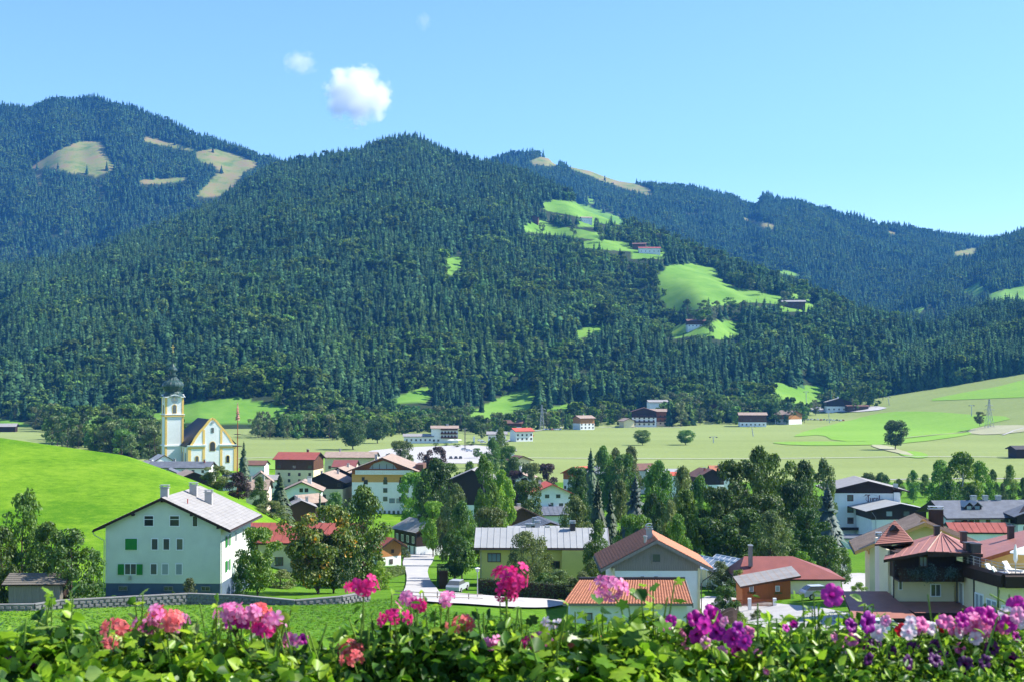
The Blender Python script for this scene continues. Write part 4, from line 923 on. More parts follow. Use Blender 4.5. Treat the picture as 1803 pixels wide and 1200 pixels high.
# ================================================================ centre right of the village
chalet('red_shed_roof_house', 'white and blue house with bright red single slope style roof near the tall spruces', 'house', G3(1022, 540), 9.5, 9, 9.6, 24, R(-42), 'y', [plaster_white, wood_red], [7.2], cover=roof_bright, under=roof_bright, ov=.8, oe=.8, win=[('front', 2, (3.6, .8), .9, 1.1), ('right', 2, (3.6,), .9, 1.1)])
def modern_house():
    d = 492; o = thing('modern_house', 'dark grey flat modern building with wing roofs between the spruces', 'house', G3(1062, d, 0), R(6))
    for (n, x0, x1, y0, y1, z0, z1, m) in (('wall', -5.0, -2.6, -5, 5, -2, 12.2, concrete_dark), ('wall', -2.5, 4.5, -4, 5, -2, 11.0, plaster_grey), ('wall', 4.6, 12.5, -3, 5, -2, 10.2, concrete_dark), ('roof', -5.4, 12.9, -4.6, 5.4, 12.3, 12.6, roof_slate)):
        if n == 'roof': x1 = 4.9
        b = MB(); b.box(x0, y0, z0, x1, y1, z1); b.build(n, m, o)
    b = MB(); b.box(4.95, -3.6, 10.3, 13.2, 5.4, 10.55); b.build('roof', roof_grey, o)
    for a, z in ((-1, 8.6), (1, 8.6), (3, 8.6), (-1, 5.8), (2, 5.8), (8, 7.2), (10.5, 7.2)): window(o, 'front', 8, 8.1 if a < 5 else 6.1, a, z, 1.2, 1.3, fm=frame_white, gm=glass, off=0)
modern_house()
chalet('pale_gable_house', 'low house with pale edged gable roof just behind the dark flat building', 'house', G3(1054, 520), 11.5, 10, 10.6, 22, R(14), 'y', [plaster_white, wood_dark], [8.6], cover=roof_grey, ov=1.0, oe=.9, chim=[(1, 1, .8, .7, .6, metal_grey), (-.5, 0, .8, .7, .6, metal_grey)], win=[('front', 2, (5.8,), 1.0, 1.1)])
chalet('blue_roof_hall', 'low hall with pale blue white sheet roof at the field edge', 'house', G3(1166, 560), 12.5, 9, 8.6, 12, R(3), 'x', [plaster_white], cover=roof_lgrey, ov=.4, oe=.5, win=[('front', 4, (5.0,), .9, 1.1)])
chalet('small_red_roof', 'small house with tomato red roof beside the pale blue sheet roof', 'house', G3(1184, 545), 4.6, 6, 8.2, 20, R(0), 'x', [plaster_white], cover=roof_bright, ov=.3, oe=.4)
chalet('dark_timber_gable', 'dark timber gable house with small chimney left of the big dark trees', 'house', G3(1242, 550), 10.5, 10, 7.8, 26, R(18), 'y', [plaster_white, wood_dark], [4.5], cover=roof_brown, ov=.9, oe=.9, chim=[(-1.5, -2, .9, .6, .6, roof_red)], win=[('front', 2, (5.0,), .9, 1.0)])
chalet('orange_roof_house', 'house with pale orange roof touching the crown of the big dark trees', 'house', G3(1265, 570), 7.5, 8, 8.4, 24, R(0), 'x', [plaster_white], cover=roof_orange, ov=.4, oe=.5, chim=[(0, -1, .8, .9, .7, metal_grey)])
chalet('brown_ridge_house', 'house with dull brown roof behind the birches at the field edge', 'house', G3(1128, 565), 9, 9, 9.4, 24, R(20), 'x', [plaster_white], cover=roof_brown, ov=.6, oe=.8)
chalet('hidden_timber_house', 'tall dark timber house almost hidden by bright green trees', 'house', G3(835, 450), 15, 13, 12.8, 23, R(-4), 'y', [plaster_white, wood_dark], [5.2], cover=roof_grey, ov=1.2, oe=1.2, chim=[(2, 1, .9)], win=[('front', 4, (2.2, 6.2), 1.0, 1.2)])
chalet('purple_tree_house', 'white chimneyed house behind the purple bush and red gabled house', 'house', G3(918, 500), 8, 9, 10.6, 24, R(-12), 'y', [plaster_white], cover=roof_tan, ov=.8, oe=.9, chim=[(0, -1.5, 1.6, .7, .7, plaster_white), (1.5, 1, 1.2, .6, .6, plaster_white)], win=[('front', 2, (1.4, 4.0), .9, 1.1)])
# ================================================================ valley floor farms and inns
def inn():
    d = 985; s = F/d; o, rf = chalet('inn', 'white inn with grey roof and brown balconies beside the car park', 'hotel', (X(782, d), d+8, Z(779, d)), 18.5, 12, 10.0, 14, R(4), 'x', [plaster_white], cover=roof_tan, ov=.6, oe=.9, win=[('front', 2, (1.0,), 1.4, 1.4, 3, -6), ('front', 5, (3.6, 6.4), 1.1, 1.6, 9, 2.6)], balc=[('front', 3.0, 3.3, 11.6, 1.4, 1.1, wood_brown, red_bloom), ('front', 3.0, 6.1, 11.6, 1.4, 1.1, wood_brown, red_bloom), ('front', 3.0, 8.9, 11.6, 1.4, 1.1, wood_brown)], chim=[(2, 0, .8, 1.6, 1, metal_grey)])
inn()
chalet('low_inn_wing', 'low white wing with grey roofs left of the white inn', 'house', G3(737, 990), 20, 9, 4.8, 18, R(3), 'x', [plaster_white], cover=roof_grey, ov=.8, oe=.9, win=[('front', 6, (1.6,), 1.2, 1.4)])
def bigfarm(name, label, px, base, d, dx, dy, he, pitch, rz, walls, zs, cover, ridge='x', chim=(), win=(), balc=(), cat='house'):
    return chalet(name, label, cat, (X(px, d), d+dy/2, gz(X(px, d), d+dy/2)), dx, dy, he, pitch, R(rz), ridge, walls, zs, cover=cover, ov=1.2, oe=1.3, t=.35, chim=chim, win=win, balc=balc)
w3 = [('front', 4, (1.2, 4.0), 1.3, 1.4)]
bigfarm('farmhouse', 'wide chalet with dark roof on the green slope above the white inn', 795, 728, 1290, 16, 12, 7, 18, -6, [plaster_white, wood_brown], [3.6], roof_brown, 'y', win=w3)
bigfarm('flat_chalet', 'small white house with flat grey roof on the slope above the white inn', 803, 732, 1270, 11, 9, 6.4, 8, 0, [plaster_white], [], roof_grey, 'x', win=w3)
bigfarm('brown_roof_farm', 'house with reddish brown roof among trees left of the wide field', 903, 755, 1180, 16, 11, 7.2, 20, -8, [plaster_white, wood_brown], [4.0], roof_brown, 'x', win=w3)
bigfarm('white_farmhouse', 'white house with red roof and balcony at the left end of the wide field', 918, 772, 1010, 13, 11, 7.4, 18, 24, [plaster_white], [], roof_bright, 'x', win=w3, balc=[('right', 0, 3.4, 9, 1.4, 1.1, wood_orange)])
bigfarm('grey_roof_guesthouse', 'grey roofed white house left of the white house with red roof', 875, 776, 960, 12, 10, 7.0, 16, 0, [plaster_white], [], roof_grey, 'x', win=w3, chim=[(0, 0, 1, 1, 1, metal_grey)])
bigfarm('brown_roof_barn', 'tan barn with dark brown roof at the near left corner of the wide field', 914, 813, 690, 8.6, 8, 5.6, 22, 24, [plaster_cream], [], roof_brown, 'y', win=[('front', 2, (2.2,), 1, 1.1)])
bigfarm('white_garage', 'little white building under the trees beside the car park', 897, 797, 820, 5, 5, 3.2, 18, 10, [plaster_white], [], roof_grey, 'x')
bigfarm('field_edge_chalet', 'chalet with pale roof and balcony at the far edge of the wide field', 1028, 757, 1230, 14, 13, 10, 17, 28, [plaster_white, wood_orange], [5.5], roof_tan, 'x', win=w3, balc=[('right', 0, 4.0, 10, 1.5, 1.2, wood_orange)], chim=[(0, 0, 1, 1, .8)])
bigfarm('little_farm_barn', 'small barn with pale gable beside the dark timbered country hotel', 1104, 750, 1275, 10, 11, 6, 22, 20, [plaster_cream], [], roof_tan, 'y')
bigfarm('country_hotel', 'country hotel with dark timber front and white balconies across the field', 1135, 750, 1290, 22, 15, 13.5, 17, -4, [plaster_white, wood_dark], [8.2], roof_brown, 'y', win=[('front', 5, (1.4, 4.4, 7.0), 1.5, 1.7, 17)], balc=[('front', 0, 3.8, 19, 1.6, 1.2, wood_dark, red_bloom), ('front', 0, 8.8, 17, 1.6, 1.2, wood_dark, red_bloom)], cat='hotel')
bigfarm('country_hotel_wing', 'brown roofed right wing of the country hotel across the field', 1160, 748, 1305, 15, 13, 13, 17, -6, [plaster_pink, wood_red], [4], roof_tan, 'x', win=[('front', 4, (1.4, 4.4, 8.0), 1.4, 1.6)], balc=[('front', 0, 3.8, 12, 1.5, 1.2, wood_brown), ('front', 0, 7.4, 12, 1.5, 1.2, wood_brown)], cat='hotel')
bigfarm('grey_top_building', 'white building with grey roof rising behind the country hotel', 1158, 740, 1370, 18, 12, 19, 16, 6, [plaster_white], [], roof_grey, 'x')
bigfarm('grove_chalet', 'dark roofed chalet hidden in the trees right of the country hotel', 1268, 742, 1400, 20, 13, 15, 18, 6, [plaster_white, wood_brown], [6], roof_brown, 'y')
bigfarm('grove_barn_roof', 'pale blue grey roof among the trees right of the country hotel', 1287, 735, 1440, 14, 10, 16.5, 14, 0, [plaster_white], [], roof_lgrey, 'x')
bigfarm('long_farmhouse', 'long farmhouse with pale roof behind dark trees at the far field edge', 1326, 752, 1290, 24, 12, 10.5, 18, -3, [plaster_white, wood_brown], [4], roof_tan, 'x', win=[('front', 6, (1.2, 5.4), 1.3, 1.4)])
bigfarm('orange_barn', 'barn with orange brown gable at the right end of the far field edge', 1391, 742, 1330, 17, 18, 9, 22, 34, [plaster_white, wood_orange], [4.5], roof_tan, 'y', cat='barn')
bigfarm('mountain_inn', 'white and dark timber inn at the foot of the forest near the parked cars', 1478, 720, 1500, 26, 16, 10, 16, -5, [plaster_white, wood_dark], [5.5], roof_grey, 'y', win=[('front', 5, (1.6,), 1.5, 1.6)], chim=[(0, 0, 1.5, 1.4, 1.2, plaster_white)], cat='hotel')
bigfarm('mountain_inn_annexe', 'low brown annexe right of the inn at the foot of the forest', 1510, 718, 1490, 22, 10, 4.5, 10, 4, [wood_brown], [], roof_brown, 'x', win=[('front', 5, (1.4,), 2, 1.6)])
bigfarm('edge_shed', 'dark field barn cut off by the right edge of the photo', 1803, 806, 800, 12, 9, 5.2, 18, 10, [wood_dark], [], roof_dark, 'x')
bigfarm('meadow_hut', 'brown hay hut in the meadow at the far left edge', 12, 764, 1180, 13, 10, 4.6, 22, 8, [wood_dark], [], roof_grey, 'x', cat='hut')
bigfarm('meadow_hut', 'little brown hut among trees left of the church tower', 254, 752, 1180, 8, 7, 4.6, 24, -20, [wood_dark], [], roof_grey, 'y', cat='hut')
def mhit(M, px, py):
    y = np.arange(1250, 5400, 4.0); r = ray(px, py); r = r/r[1]; q = M.z(r[0]*y, y)-CAMZ-r[2]*y; k = np.nonzero(q >= 0)[0]; d = y[k[0]] if len(k) else y[int(np.argmax(q/y))]; return (r[0]*d, d, float(M.z(r[0]*d, d)))
for (px, py, dx, dy, he, rz, walls, cover, lb, rg) in (
    (1143, 446, 36, 14, 8, 3, [plaster_white], roof_red, 'long white mountain farm with bright red roof on the hillside', 'x'),
    (1126, 440, 22, 14, 9, -10, [wood_brown], roof_brown, 'dark timber house left of the red roofed mountain farm', 'x'),
    (1032, 393, 20, 14, 9, 10, [plaster_white], roof_tan, 'white farmhouse on the upper hillside meadow', 'x'),
    (940, 392, 17, 13, 9, -8, [wood_brown], roof_brown, 'brown timber farmhouse at the left tip of the hillside meadows', 'y'),
    (1396, 542, 34, 14, 8, -6, [wood_brown], roof_grey, 'long grey roofed farm at the foot of the big hillside meadow', 'x'),
    (1420, 515, 12, 9, 7, 0, [plaster_white], roof_grey, 'tiny white house among the trees right of the big hillside meadow', 'x'),
    (1225, 578, 24, 13, 9, 3, [plaster_white, wood_brown], roof_brown, 'dark farmhouse on the small lower hillside meadow', 'x')):
    p = mhit(M1, px, py); chalet('mountain_farm', lb, 'farmhouse', p, dx, dy, he, 18, R(rz), rg, walls, [4] if len(walls) > 1 else [], cover=cover, ov=1.2, oe=1.3, t=.35, base=-8, win=[('front', 5, (2,), 1.4, 1.5)])
# ================================================================ church
def arch_pts(w, h, n=8):
    r = w/2; return [(-r, 0), (r, 0)]+[(r*cos(pi*k/n), h-r+r*sin(pi*k/n)) for k in range(n+1)]
def arch_window(parent, x, y, z, w, h, rz, m=None, fm=None, name='arched_window'):
    k = ('arch', w, h, (m or glass).name)
    if k not in _wc:
        a = MB(); o_ = arch_pts(w+.5, h+.4); a.prism(o_, lambda u, v, t: (u, t, v-.15), -.08, 0)
        b = MB(); b.prism(arch_pts(w, h), lambda u, v, t: (u, t, v), -.11, -.083); _wc[k] = (a.data('arched_window', fm or plaster_ochre), b.data('pane', m or glass))
    f = link(name, _wc[k][0], parent, (x, y, z), rz); link('pane', _wc[k][1], f)
def church():
    d = 570; s = F/d; rz = R(25)
    z0 = gz(X(375, d), d)-.5; base = z0
    o = thing('church', 'baroque village church with white and ochre walls, black roof and green onion tower', 'church', (X(375, d), d, z0), rz)
    H = lambda py: Z(py, d)-z0
    dx, L = 19.6, 34
    zs, za, = H(783), H(737)
    w = MB(); w.box(-dx/2, .6, -6, dx/2, L, zs-.2); w.build('nave_wall', plaster_white, o)
    # front wall with curved gable
    half = [(dx/2, -6), (dx/2, zs), (8.9, zs+.1), (8.1, zs+1.3), (7.2, zs+3.0), (6.0, zs+4.7), (5.0, zs+6.0), (4.0, zs+7.0), (2.9, zs+8.3), (1.9, zs+9.6), (1.0, zs+10.5), (0, zs+10.9)]
    pts = [(-a, b) for a, b in half][::-1][:-1]; pts = half+[(-a, b) for a, b in half[::-1][1:]]
    f = MB(); f.prism(pts, lambda a, z, h: (a, h, z), 0, .58); fw = f.build('front_wall', plaster_white, o)
    cop = MB()
    curve = half[2:]; full = curve+[(-a, b) for a, b in curve[::-1][1:]]
    for (a0, b0), (a1, b1) in zip(full[:-1], full[1:]):
        n = Vector((b1-b0, -(a1-a0))).normalized()*.1; t = Vector((-(b1-b0), (a1-a0))).normalized()*.75
        cop.prism([(a0+n.x, b0-n.y*0+.12), (a1+n.x, b1+.12), (a1+t.x, b1+t.y), (a0+t.x, b0+t.y)], lambda a, z, h: (a, h, z), -.09, .75)
    cop.build('gable_border', plaster_ochre, fw)
    for a in (-9.2, -3.5, 3.5, 9.2):
        ww = .62 if abs(a) > 5 else .5
        m = MB(); m.box(a-ww, -.10, -6, a+ww, -.003, zs-.5); m.build('pilaster', plaster_ochre, fw)
        if abs(a) < 5: m = MB(); m.box(a-.45, -.10, zs+.45, a+.45, -.003, zs+6.3); m.build('pilaster', plaster_ochre, fw)
    for a, b in ((-9.9, -2.9), (2.9, 9.9)):
        m = MB(); m.box(a-.15, -.45, zs-.45, b+.15, -.003, zs+.05); m.box(a-.25, -.6, zs+.055, b+.25, -.003, zs+.22); m.build('cornice', plaster_white, fw)
        m = MB(); m.box(a, -.14, zs-1.3, b, -.004, zs-.46); m.build('cornice_band', plaster_ochre, fw)
    arch_window(fw, 0, 0, zs-2.2, 2.0, 3.6, 0); m = MB(); m.box(-.5, -.12, zs+5.0, .5, -.003, zs+7.0); m.build('gable_window', glass, fw)
    for a in (-6.2, 6.2): arch_window(fw, a, 0, zs-7.0, 1.2, 2.8, 0)
    m = MB(); m.cyl(0, 0, 0, .1, .55, .55, 16); q = m.build('gable_medallion', metal_grey, fw, (0, -.12, zs+9.1)); q.rotation_euler = (pi/2, 0, 0)
    # roof
    r = MB(); zr = zs+10.3; e = dx/2+.7
    for q in (-1, 1): r.slab([(0, .75, zr), (q*e, .75, zs-.2), (q*e, L+.5, zs-.2), (0, L-7, zr)], .35)
    r.add([(0, L-7, zr), (e, L+.5, zs-.2), (-e, L+.5, zs-.2)], [(0, 1, 2)]); ro = r.build('roof', [roof_black, roof_black], o)
    g = MB(); g.box(-dx/2-.3, .6, zs-.9, -dx/2-.003, L, zs-.4); g.build('eaves_cornice', plaster_white, o)
    for k in range(5): arch_window(o, -dx/2, 4.2+k*6.0, zs-7.2, 1.7, 4.2, -pi/2, glass_blue)
    for k in range(6): m = MB(); m.box(-dx/2-.12, 1.1+k*6.0, -6, -dx/2-.003, 1.8+k*6.0, zs-1.0); m.build('pilaster', plaster_ochre, o)
    # tower at the left flank
    C = Vector((X(304.5, d+8), d+8, 0)); M_ = Matrix.Rotation(-rz, 3, 'Z'); c = M_ @ (C-Vector((X(375, d), d, 0))); tx, ty = c.x, c.y
    t = 3.65; HT = lambda py: Z(py, d+8)-z0
    z1, z2, z3 = HT(783), HT(731), HT(698)
    m = MB(); m.box(tx-t, ty-t, -6, tx+t, ty+t, z3); tw = m.build('tower_wall', plaster_white, o)
    for zc, h, pr, mm in ((z1, .5, .35, plaster_white), (z2, .55, .4, plaster_ochre), (z2+.56, .25, .5, plaster_white)):
        m = MB(); m.box(tx-t-pr, ty-t-pr, zc-h/2, tx+t+pr, ty+t+pr, zc+h/2-.004); m.build('tower_cornice', mm, tw)
    for a, b in ((-1, -1), (1, -1), (-1, 1), (1, 1)):
        for u in (0, 1):
            m = MB(); x_, y_ = tx+a*t, ty+b*t
            if u: m.box(min(x_, x_-a*.75), min(y_, y_+b*.1), -5, max(x_, x_-a*.75), max(y_, y_+b*.1), z3)
            else: m.box(min(x_, x_+a*.1), min(y_, y_-b*.75), -5, max(x_, x_+a*.1), max(y_, y_-b*.75), z3)
            m.build('corner_pilaster', plaster_ochre, tw)
    arch_window(tw, tx, ty-t, z2+1.1, 1.4, 3.4, 0); arch_window(tw, tx-t, ty, z2+1.1, 1.4, 3.4, -pi/2)
    for rr, px_, py_ in ((0, tx, ty-t), (-pi/2, tx-t, ty)):
        m = MB(); m.cyl(0, 0, 0, .08, 1.35, 1.35, 24); dd = m.build('clock_face', metal_grey, tw, (px_, py_, z3-1.2)); dd.rotation_euler = (pi/2, 0, rr)
        h = MB(); h.box(-.06, -.2, .085, .06, 1.1, .12); h.build('clock_hand', gold, dd); h = MB(); h.box(-.2, -.06, .125, .75, .06, .15); h.build('clock_hand', gold, dd)
        for k in range(12):
            if k % 3 == 0: h = MB(); h.cyl(1.1*sin(k*pi/6), 1.1*cos(k*pi/6), .085, .12, .12, .12, 6); h.build('hour_mark', gold, dd)
    # flared cornice, helmet, onion, lantern
    m = MB()
    for q in range(4):                                      # arched eyebrow cornice on each side
        a = q*pi/2; pr = [(u*(t+.7), z3+.15+.95*max(0, cos(u*pi*.9))**1.0) for u in np.linspace(-1, 1, 13)]
        for (u0, h0), (u1, h1) in zip(pr[:-1], pr[1:]):
            P = lambda u, o_, z: (tx+u*cos(a)+o_*sin(a), ty+u*sin(a)-o_*cos(a), z)
            vs = [P(u0, t-.1, h0-.35), P(u1, t-.1, h1-.35), P(u1, t+.7, h1-.35), P(u0, t+.7, h0-.35), P(u0, t-.1, h0), P(u1, t-.1, h1), P(u1, t+.7, h1), P(u0, t+.7, h0)]
            m.add(vs, [(0,1,2,3),(4,5,6,7),(2,3,7,6),(0,1,5,4),(0,3,7,4),(1,2,6,5)])
    m.build('tower_cornice', plaster_white, tw)
    zt = z3+.1; k = HT(618)-zt; m = MB()
    prof = [(t*1.38, 0), (t*1.15, .7), (t*.92, 1.5), (t*.80, 2.2), (t*.90, 2.9), (t*1.12, 3.7), (t*1.22, 4.5), (t*1.19, 5.3), (t*1.0, 6.2), (t*.66, 7.1), (t*.47, 8.0), (t*.38, 9.0), (t*.36, 9.5)]
    prof = [(a, zt+b*.95) for a, b in prof]
    m.lathe(prof, 16, 0, tx, ty, pi/16*0+pi/4); tr = m.build('onion_dome', copper_green, tw, smooth=False)
    rb = MB()
    for i in range(16):
        a = 2*pi*i/16+pi/4; rb.tube([(tx+(r_+.02)*cos(a), ty+(r_+.02)*sin(a), z_) for r_, z_ in prof], .07, 4)
    rb.build('dome_ribs', copper_green, tr)
    zl = zt+9.3*.95; m = MB(); m.lathe([(t*.52, zl-.3), (t*.52, zl), (t*.32, zl+.05), (t*.32, zl+1.5), (t*.5, zl+1.6), (t*.52, zl+2.0), (t*.46, zl+2.6), (t*.25, zl+3.3), (t*.08, zl+4.4), (.07, zl+5.2), (.05, zl+9.0)], 12, 0, tx, ty); m.build('lantern', copper_green, tr)
    m = MB(); m.lathe([(0, zl+8.8), (.4, zl+9.1), (.45, zl+9.3), (.4, zl+9.6), (0, zl+9.9)], 10, 0, tx, ty); m.box(tx-.09, ty-.09, zl+9.9, tx+.09, ty+.09, zl+12.2); m.box(tx-.7, ty-.08, zl+11.1, tx+.7, ty+.08, zl+11.3); m.build('cross', gold, tr)
church()
def maypole():
    d = 505; x = X(419, d); z = gz(x, d); h = Z(697, d)-z; o = thing('maypole', 'tall thin maypole with reddish dry treetop right of the church', 'maypole', (x, d, z)); m = MB(); m.tube([(0, 0, -1), (0, 0, h*.8)], [.28, .12], 8); m.build('pole', wood_red, o)
    for q, r in ((.50, 1.6), (.62, 1.1)):
        m = MB(); m.lathe([(r+.12*cos(a), h*q+.12*sin(a)) for a in np.linspace(0, 2*pi, 7)], 16); w = m.build('wreath_ring', wood_dark, o)
        m = MB(); m.box(-r, -.05, h*q-.05, r, .05, h*q+.05); m.box(-.05, -r, h*q-.05, .05, r, h*q+.05); m.build('ring_bar', wood_dark, o)
    top = spruce_mesh('dry_treetop', 71, 9, 6, leafmat('dry_needles', (.22,.08,.06), (.35,.16,.12), trans=.1), 6.5, .19); t = link('treetop', top, o, (0, 0, h*.76)); t.scale = (.9, .9, 1.0)
maypole()
# ================================================================ orange tiled house and its garage
def orange_house():
    d = 158; s = F/d; px0 = 1150; z0 = Z(1100, d); x = X(1154, d); A = lambda p: (p-1154)/s; dx, dy = A(1231)-A(1078), 11.5; ax = (A(1231)+A(1078))/2; H = lambda py: (1100-py)/s
    o = thing('tiled_house', 'white house with bright orange tiled roof and grey timber gable', 'house', (x+ax, d+dy/2, z0)); he = H(1004)-.1
    rf = Roof(dx, dy, he, 29.0, 'y', .75, 1.35, .30); rf.za = H(950)+.05-.30; rf.tn = (rf.za+.30-H(1000))/(rf.hw+rf.oe-.0); rf.he = rf.za-rf.hw*rf.tn
    body(o, dx, dy, [H(1004.5)], [plaster_white, wood_grey], rf, z0=-2.5, proud=.03); ro = rf.build(o, roof_orange, wood_grey, 'tile', gut=True, rows=.34)
    ww = dx/2-.1
    planks(o, 'front', dx, dy+.06, 0, .26, wood_grey, -ww, ww, H(1004)+.02, topf=lambda a: rf.za-abs(a)*rf.tn-.12)
    window(o, 'front', dx, dy+.06, A(1154.5)-ax, H(990), 1.0, 1.0, fm=wood_grey, off=.07)
    for p in (1130, 1154): window(o, 'front', dx, dy, A(p)-ax, H(1026), .52, .8, fm=frame_white)
    for a in (1073, 1075.5): pass
    c = chimney(ro, A(1146)-ax, -3.4, rf.top(A(1146)-ax)-.4, H(936), .62, .62, concrete); c['label'] = 'grey chimney with curved metal cowl'
    m = MB(); pts = [(-.45, 0), (-.3, .22), (0, .32), (.3, .22), (.45, 0)]
    for (a, b), (c_, e) in zip(pts[:-1], pts[1:]): m.add([(a, -.35, b), (c_, -.35, e), (c_, .35, e), (a, .35, b)], [(0,1,2,3)])
    m.build('chimney_cowl', metal_grey, ro, (A(1146)-ax, -3.4, H(936)+.36))
    m = MB(); m.cyl(0, 0, 0, .75, .16, .16, 8); m.cyl(0, 0, .76, .92, .24, .24, 8); m.build('flue', metal_grey, ro, (A(1137)-ax, -4.6, rf.top(A(1137)-ax)-.1))
    for q in (-1, 1):
        b = MB(); b.box(min(q*dx/2, q*(dx/2-.24)), -dy/2-.10, -2, max(q*dx/2, q*(dx/2-.24)), -dy/2-.04, H(1000)); b.build('corner_board', plaster_cream, o)
        e = rf.hw+rf.oe; g = MB(); zt = rf.top(e)-.3; g.tube([(q*(e+.05), -dy/2-.5, zt), (q*(e-.1), -dy/2-.45, zt-.4), (q*(dx/2+.35), -dy/2-.15, zt-1.05), (q*(dx/2+.14), -dy/2-.12, zt-1.4), (q*(dx/2+.14), -dy/2-.12, -2)], .06, 6); g.build('downpipe', metal_dark, o)
    m = MB(); m.lathe([(0, .12), (.3, .08), (.45, 0), (.44, -.02), (.3, .06), (0, .10)], 14); q = m.build('satellite_dish', metal_grey, o, (dx/2+1.0, -dy/2-.6, 2.2)); q.rotation_euler = (R(70), 0, R(30))
    # garage with its own low roof in front
    d2 = 146; s2 = F/d2; z2 = Z(1108, d2); g = thing('garage', 'long low garage with orange tiled lean to roof in front of the tiled house', 'garage', (X(1105, d2), d2+2.6, z2), R(0)); B = lambda p: (p-1105)/s2; Hh = lambda py: (1108-py)/s2
    w, l = B(1208)-B(1003), 5.2; cx = (B(1208)+B(1003))/2
    b = MB(); b.box(cx-w/2, -l/2, -2, cx+w/2, l/2, Hh(1065)); b.build('wall', plaster_white, g)
    b = MB(); b.box(cx-w/2-.05, -l/2-.06, Hh(1064), cx+w/2+.05, l/2, Hh(1061)); b.build('timber_band', wood_grey, g)
    zt, ze = Hh(1034), Hh(1060); xl, xr = B(990), B(1216)
    b = MB(); b.slab([(xl, -l/2-.9, ze), (xr, -l/2-.9, ze), (xr-.1, l/2, zt), (xl+2.0, l/2, zt)], .22, 0, 1); ro = b.build('roof', [roof_orange, wood_grey], g)
    V = []; Fq = []; nr = 17; K = 5; n = int((xr-xl)/.3)*K
    for i in range(nr):
        t0, t1 = i/nr, (i+1)/nr+.012
        for_ = len(V)
        for k in range(n+1):
            a = k/n; zz = .035*sin(2*pi*k/K)
            for tt, dz in ((1-t0, .05), (1-t1, .10), (1-t1, .02)):
                tt = max(tt, -.01); xx = (xl+2.0*tt)*(1-a)+(xr-.1*tt)*a; V.append((xx, -l/2-.9+(l+.9)*tt, ze+(zt-ze)*tt+dz+zz))
        for k in range(n): Fq += [(for_+3*k, for_+3*k+1, for_+3*k+4, for_+3*k+3), (for_+3*k+1, for_+3*k+2, for_+3*k+5, for_+3*k+4)]
    link('roof_tiles', npmesh('roof_tiles', V, Fq, roof_orange), ro, kind='stuff')
    b = MB(); b.box(xl+1.9, l/2-.02, zt-.1, xr, l/2+.25, zt+.32); b.build('ridge_flashing', metal_dark, ro)
    b = MB(); b.add([(xr, -l/2-1.0, ze+.1), (xr+.08, -l/2-1.0, ze+.1), (xr+.08, l/2, zt+.1), (xr, l/2, zt+.1), (xr, -l/2-1.0, ze-.4), (xr+.08, -l/2-1.0, ze-.4), (xr+.08, l/2, zt-.4), (xr, l/2, zt-.4)], [(0,1,2,3),(4,5,6,7),(0,1,5,4),(1,2,6,5),(3,0,4,7)]); b.build('barge_board', wood_grey, ro)
    window(g, 'front', 0, l, B(1036), Hh(1092), .75, .8, fm=frame_brown, gm=glass_blue)
orange_house()
# greenhouses
def greenhouse(px, d, rz, lb):
    o = thing('greenhouse', lb, 'greenhouse', (X(px, d), d, gz(X(px, d), d)), R(rz)); w, l, he, za = 4.2, 8.5, 2.5, 3.8; 
    fr = MB(); n = 7
    for k in range(n+1):
        y = -l/2+l*k/n
        for q in (-1, 1): fr.box(q*w/2-.04, y-.04, 0, q*w/2+.04, y+.04, he); fr.tube([(q*w/2, y, he), (0, y, za)], .045, 4)
    fr.tube([(0, -l/2, za), (0, l/2, za)], .06, 4)
    for q in (-1, 1): fr.tube([(q*w/2, -l/2, he), (q*w/2, l/2, he)], .06, 4)
    fr.build('frame', frame_white, o); W_ = w/2
    for q in (-1, 1):
        for k in range(n):
            y0, y1 = -l/2+l*k/n+.05, -l/2+l*(k+1)/n-.05
            p = MB(); p.slab([(0, y0, za-.02), (q*W_, y0, he-.02), (q*W_, y1, he-.02), (0, y1, za-.02)], .02, 0, 0); p.build('roof_pane', glass_pale, o)
            p = MB(); p.box(q*W_-.01, y0, .3, q*W_+.01, y1, he-.05); p.build('side_pane', glass_pale, o)
    p = MB(); p.prism([(-W_, .1), (W_, .1), (W_, he), (0, za-.05), (-W_, he)], lambda a, z, h: (a, h, z), -l/2-.01, -l/2+.01); p.build('end_pane', glass_pale, o)
greenhouse(1262, 186, 26, 'left greenhouse with pale panes behind the orange tiled house')
greenhouse(1292, 190, 26, 'right greenhouse with pale panes next to the dark trees')
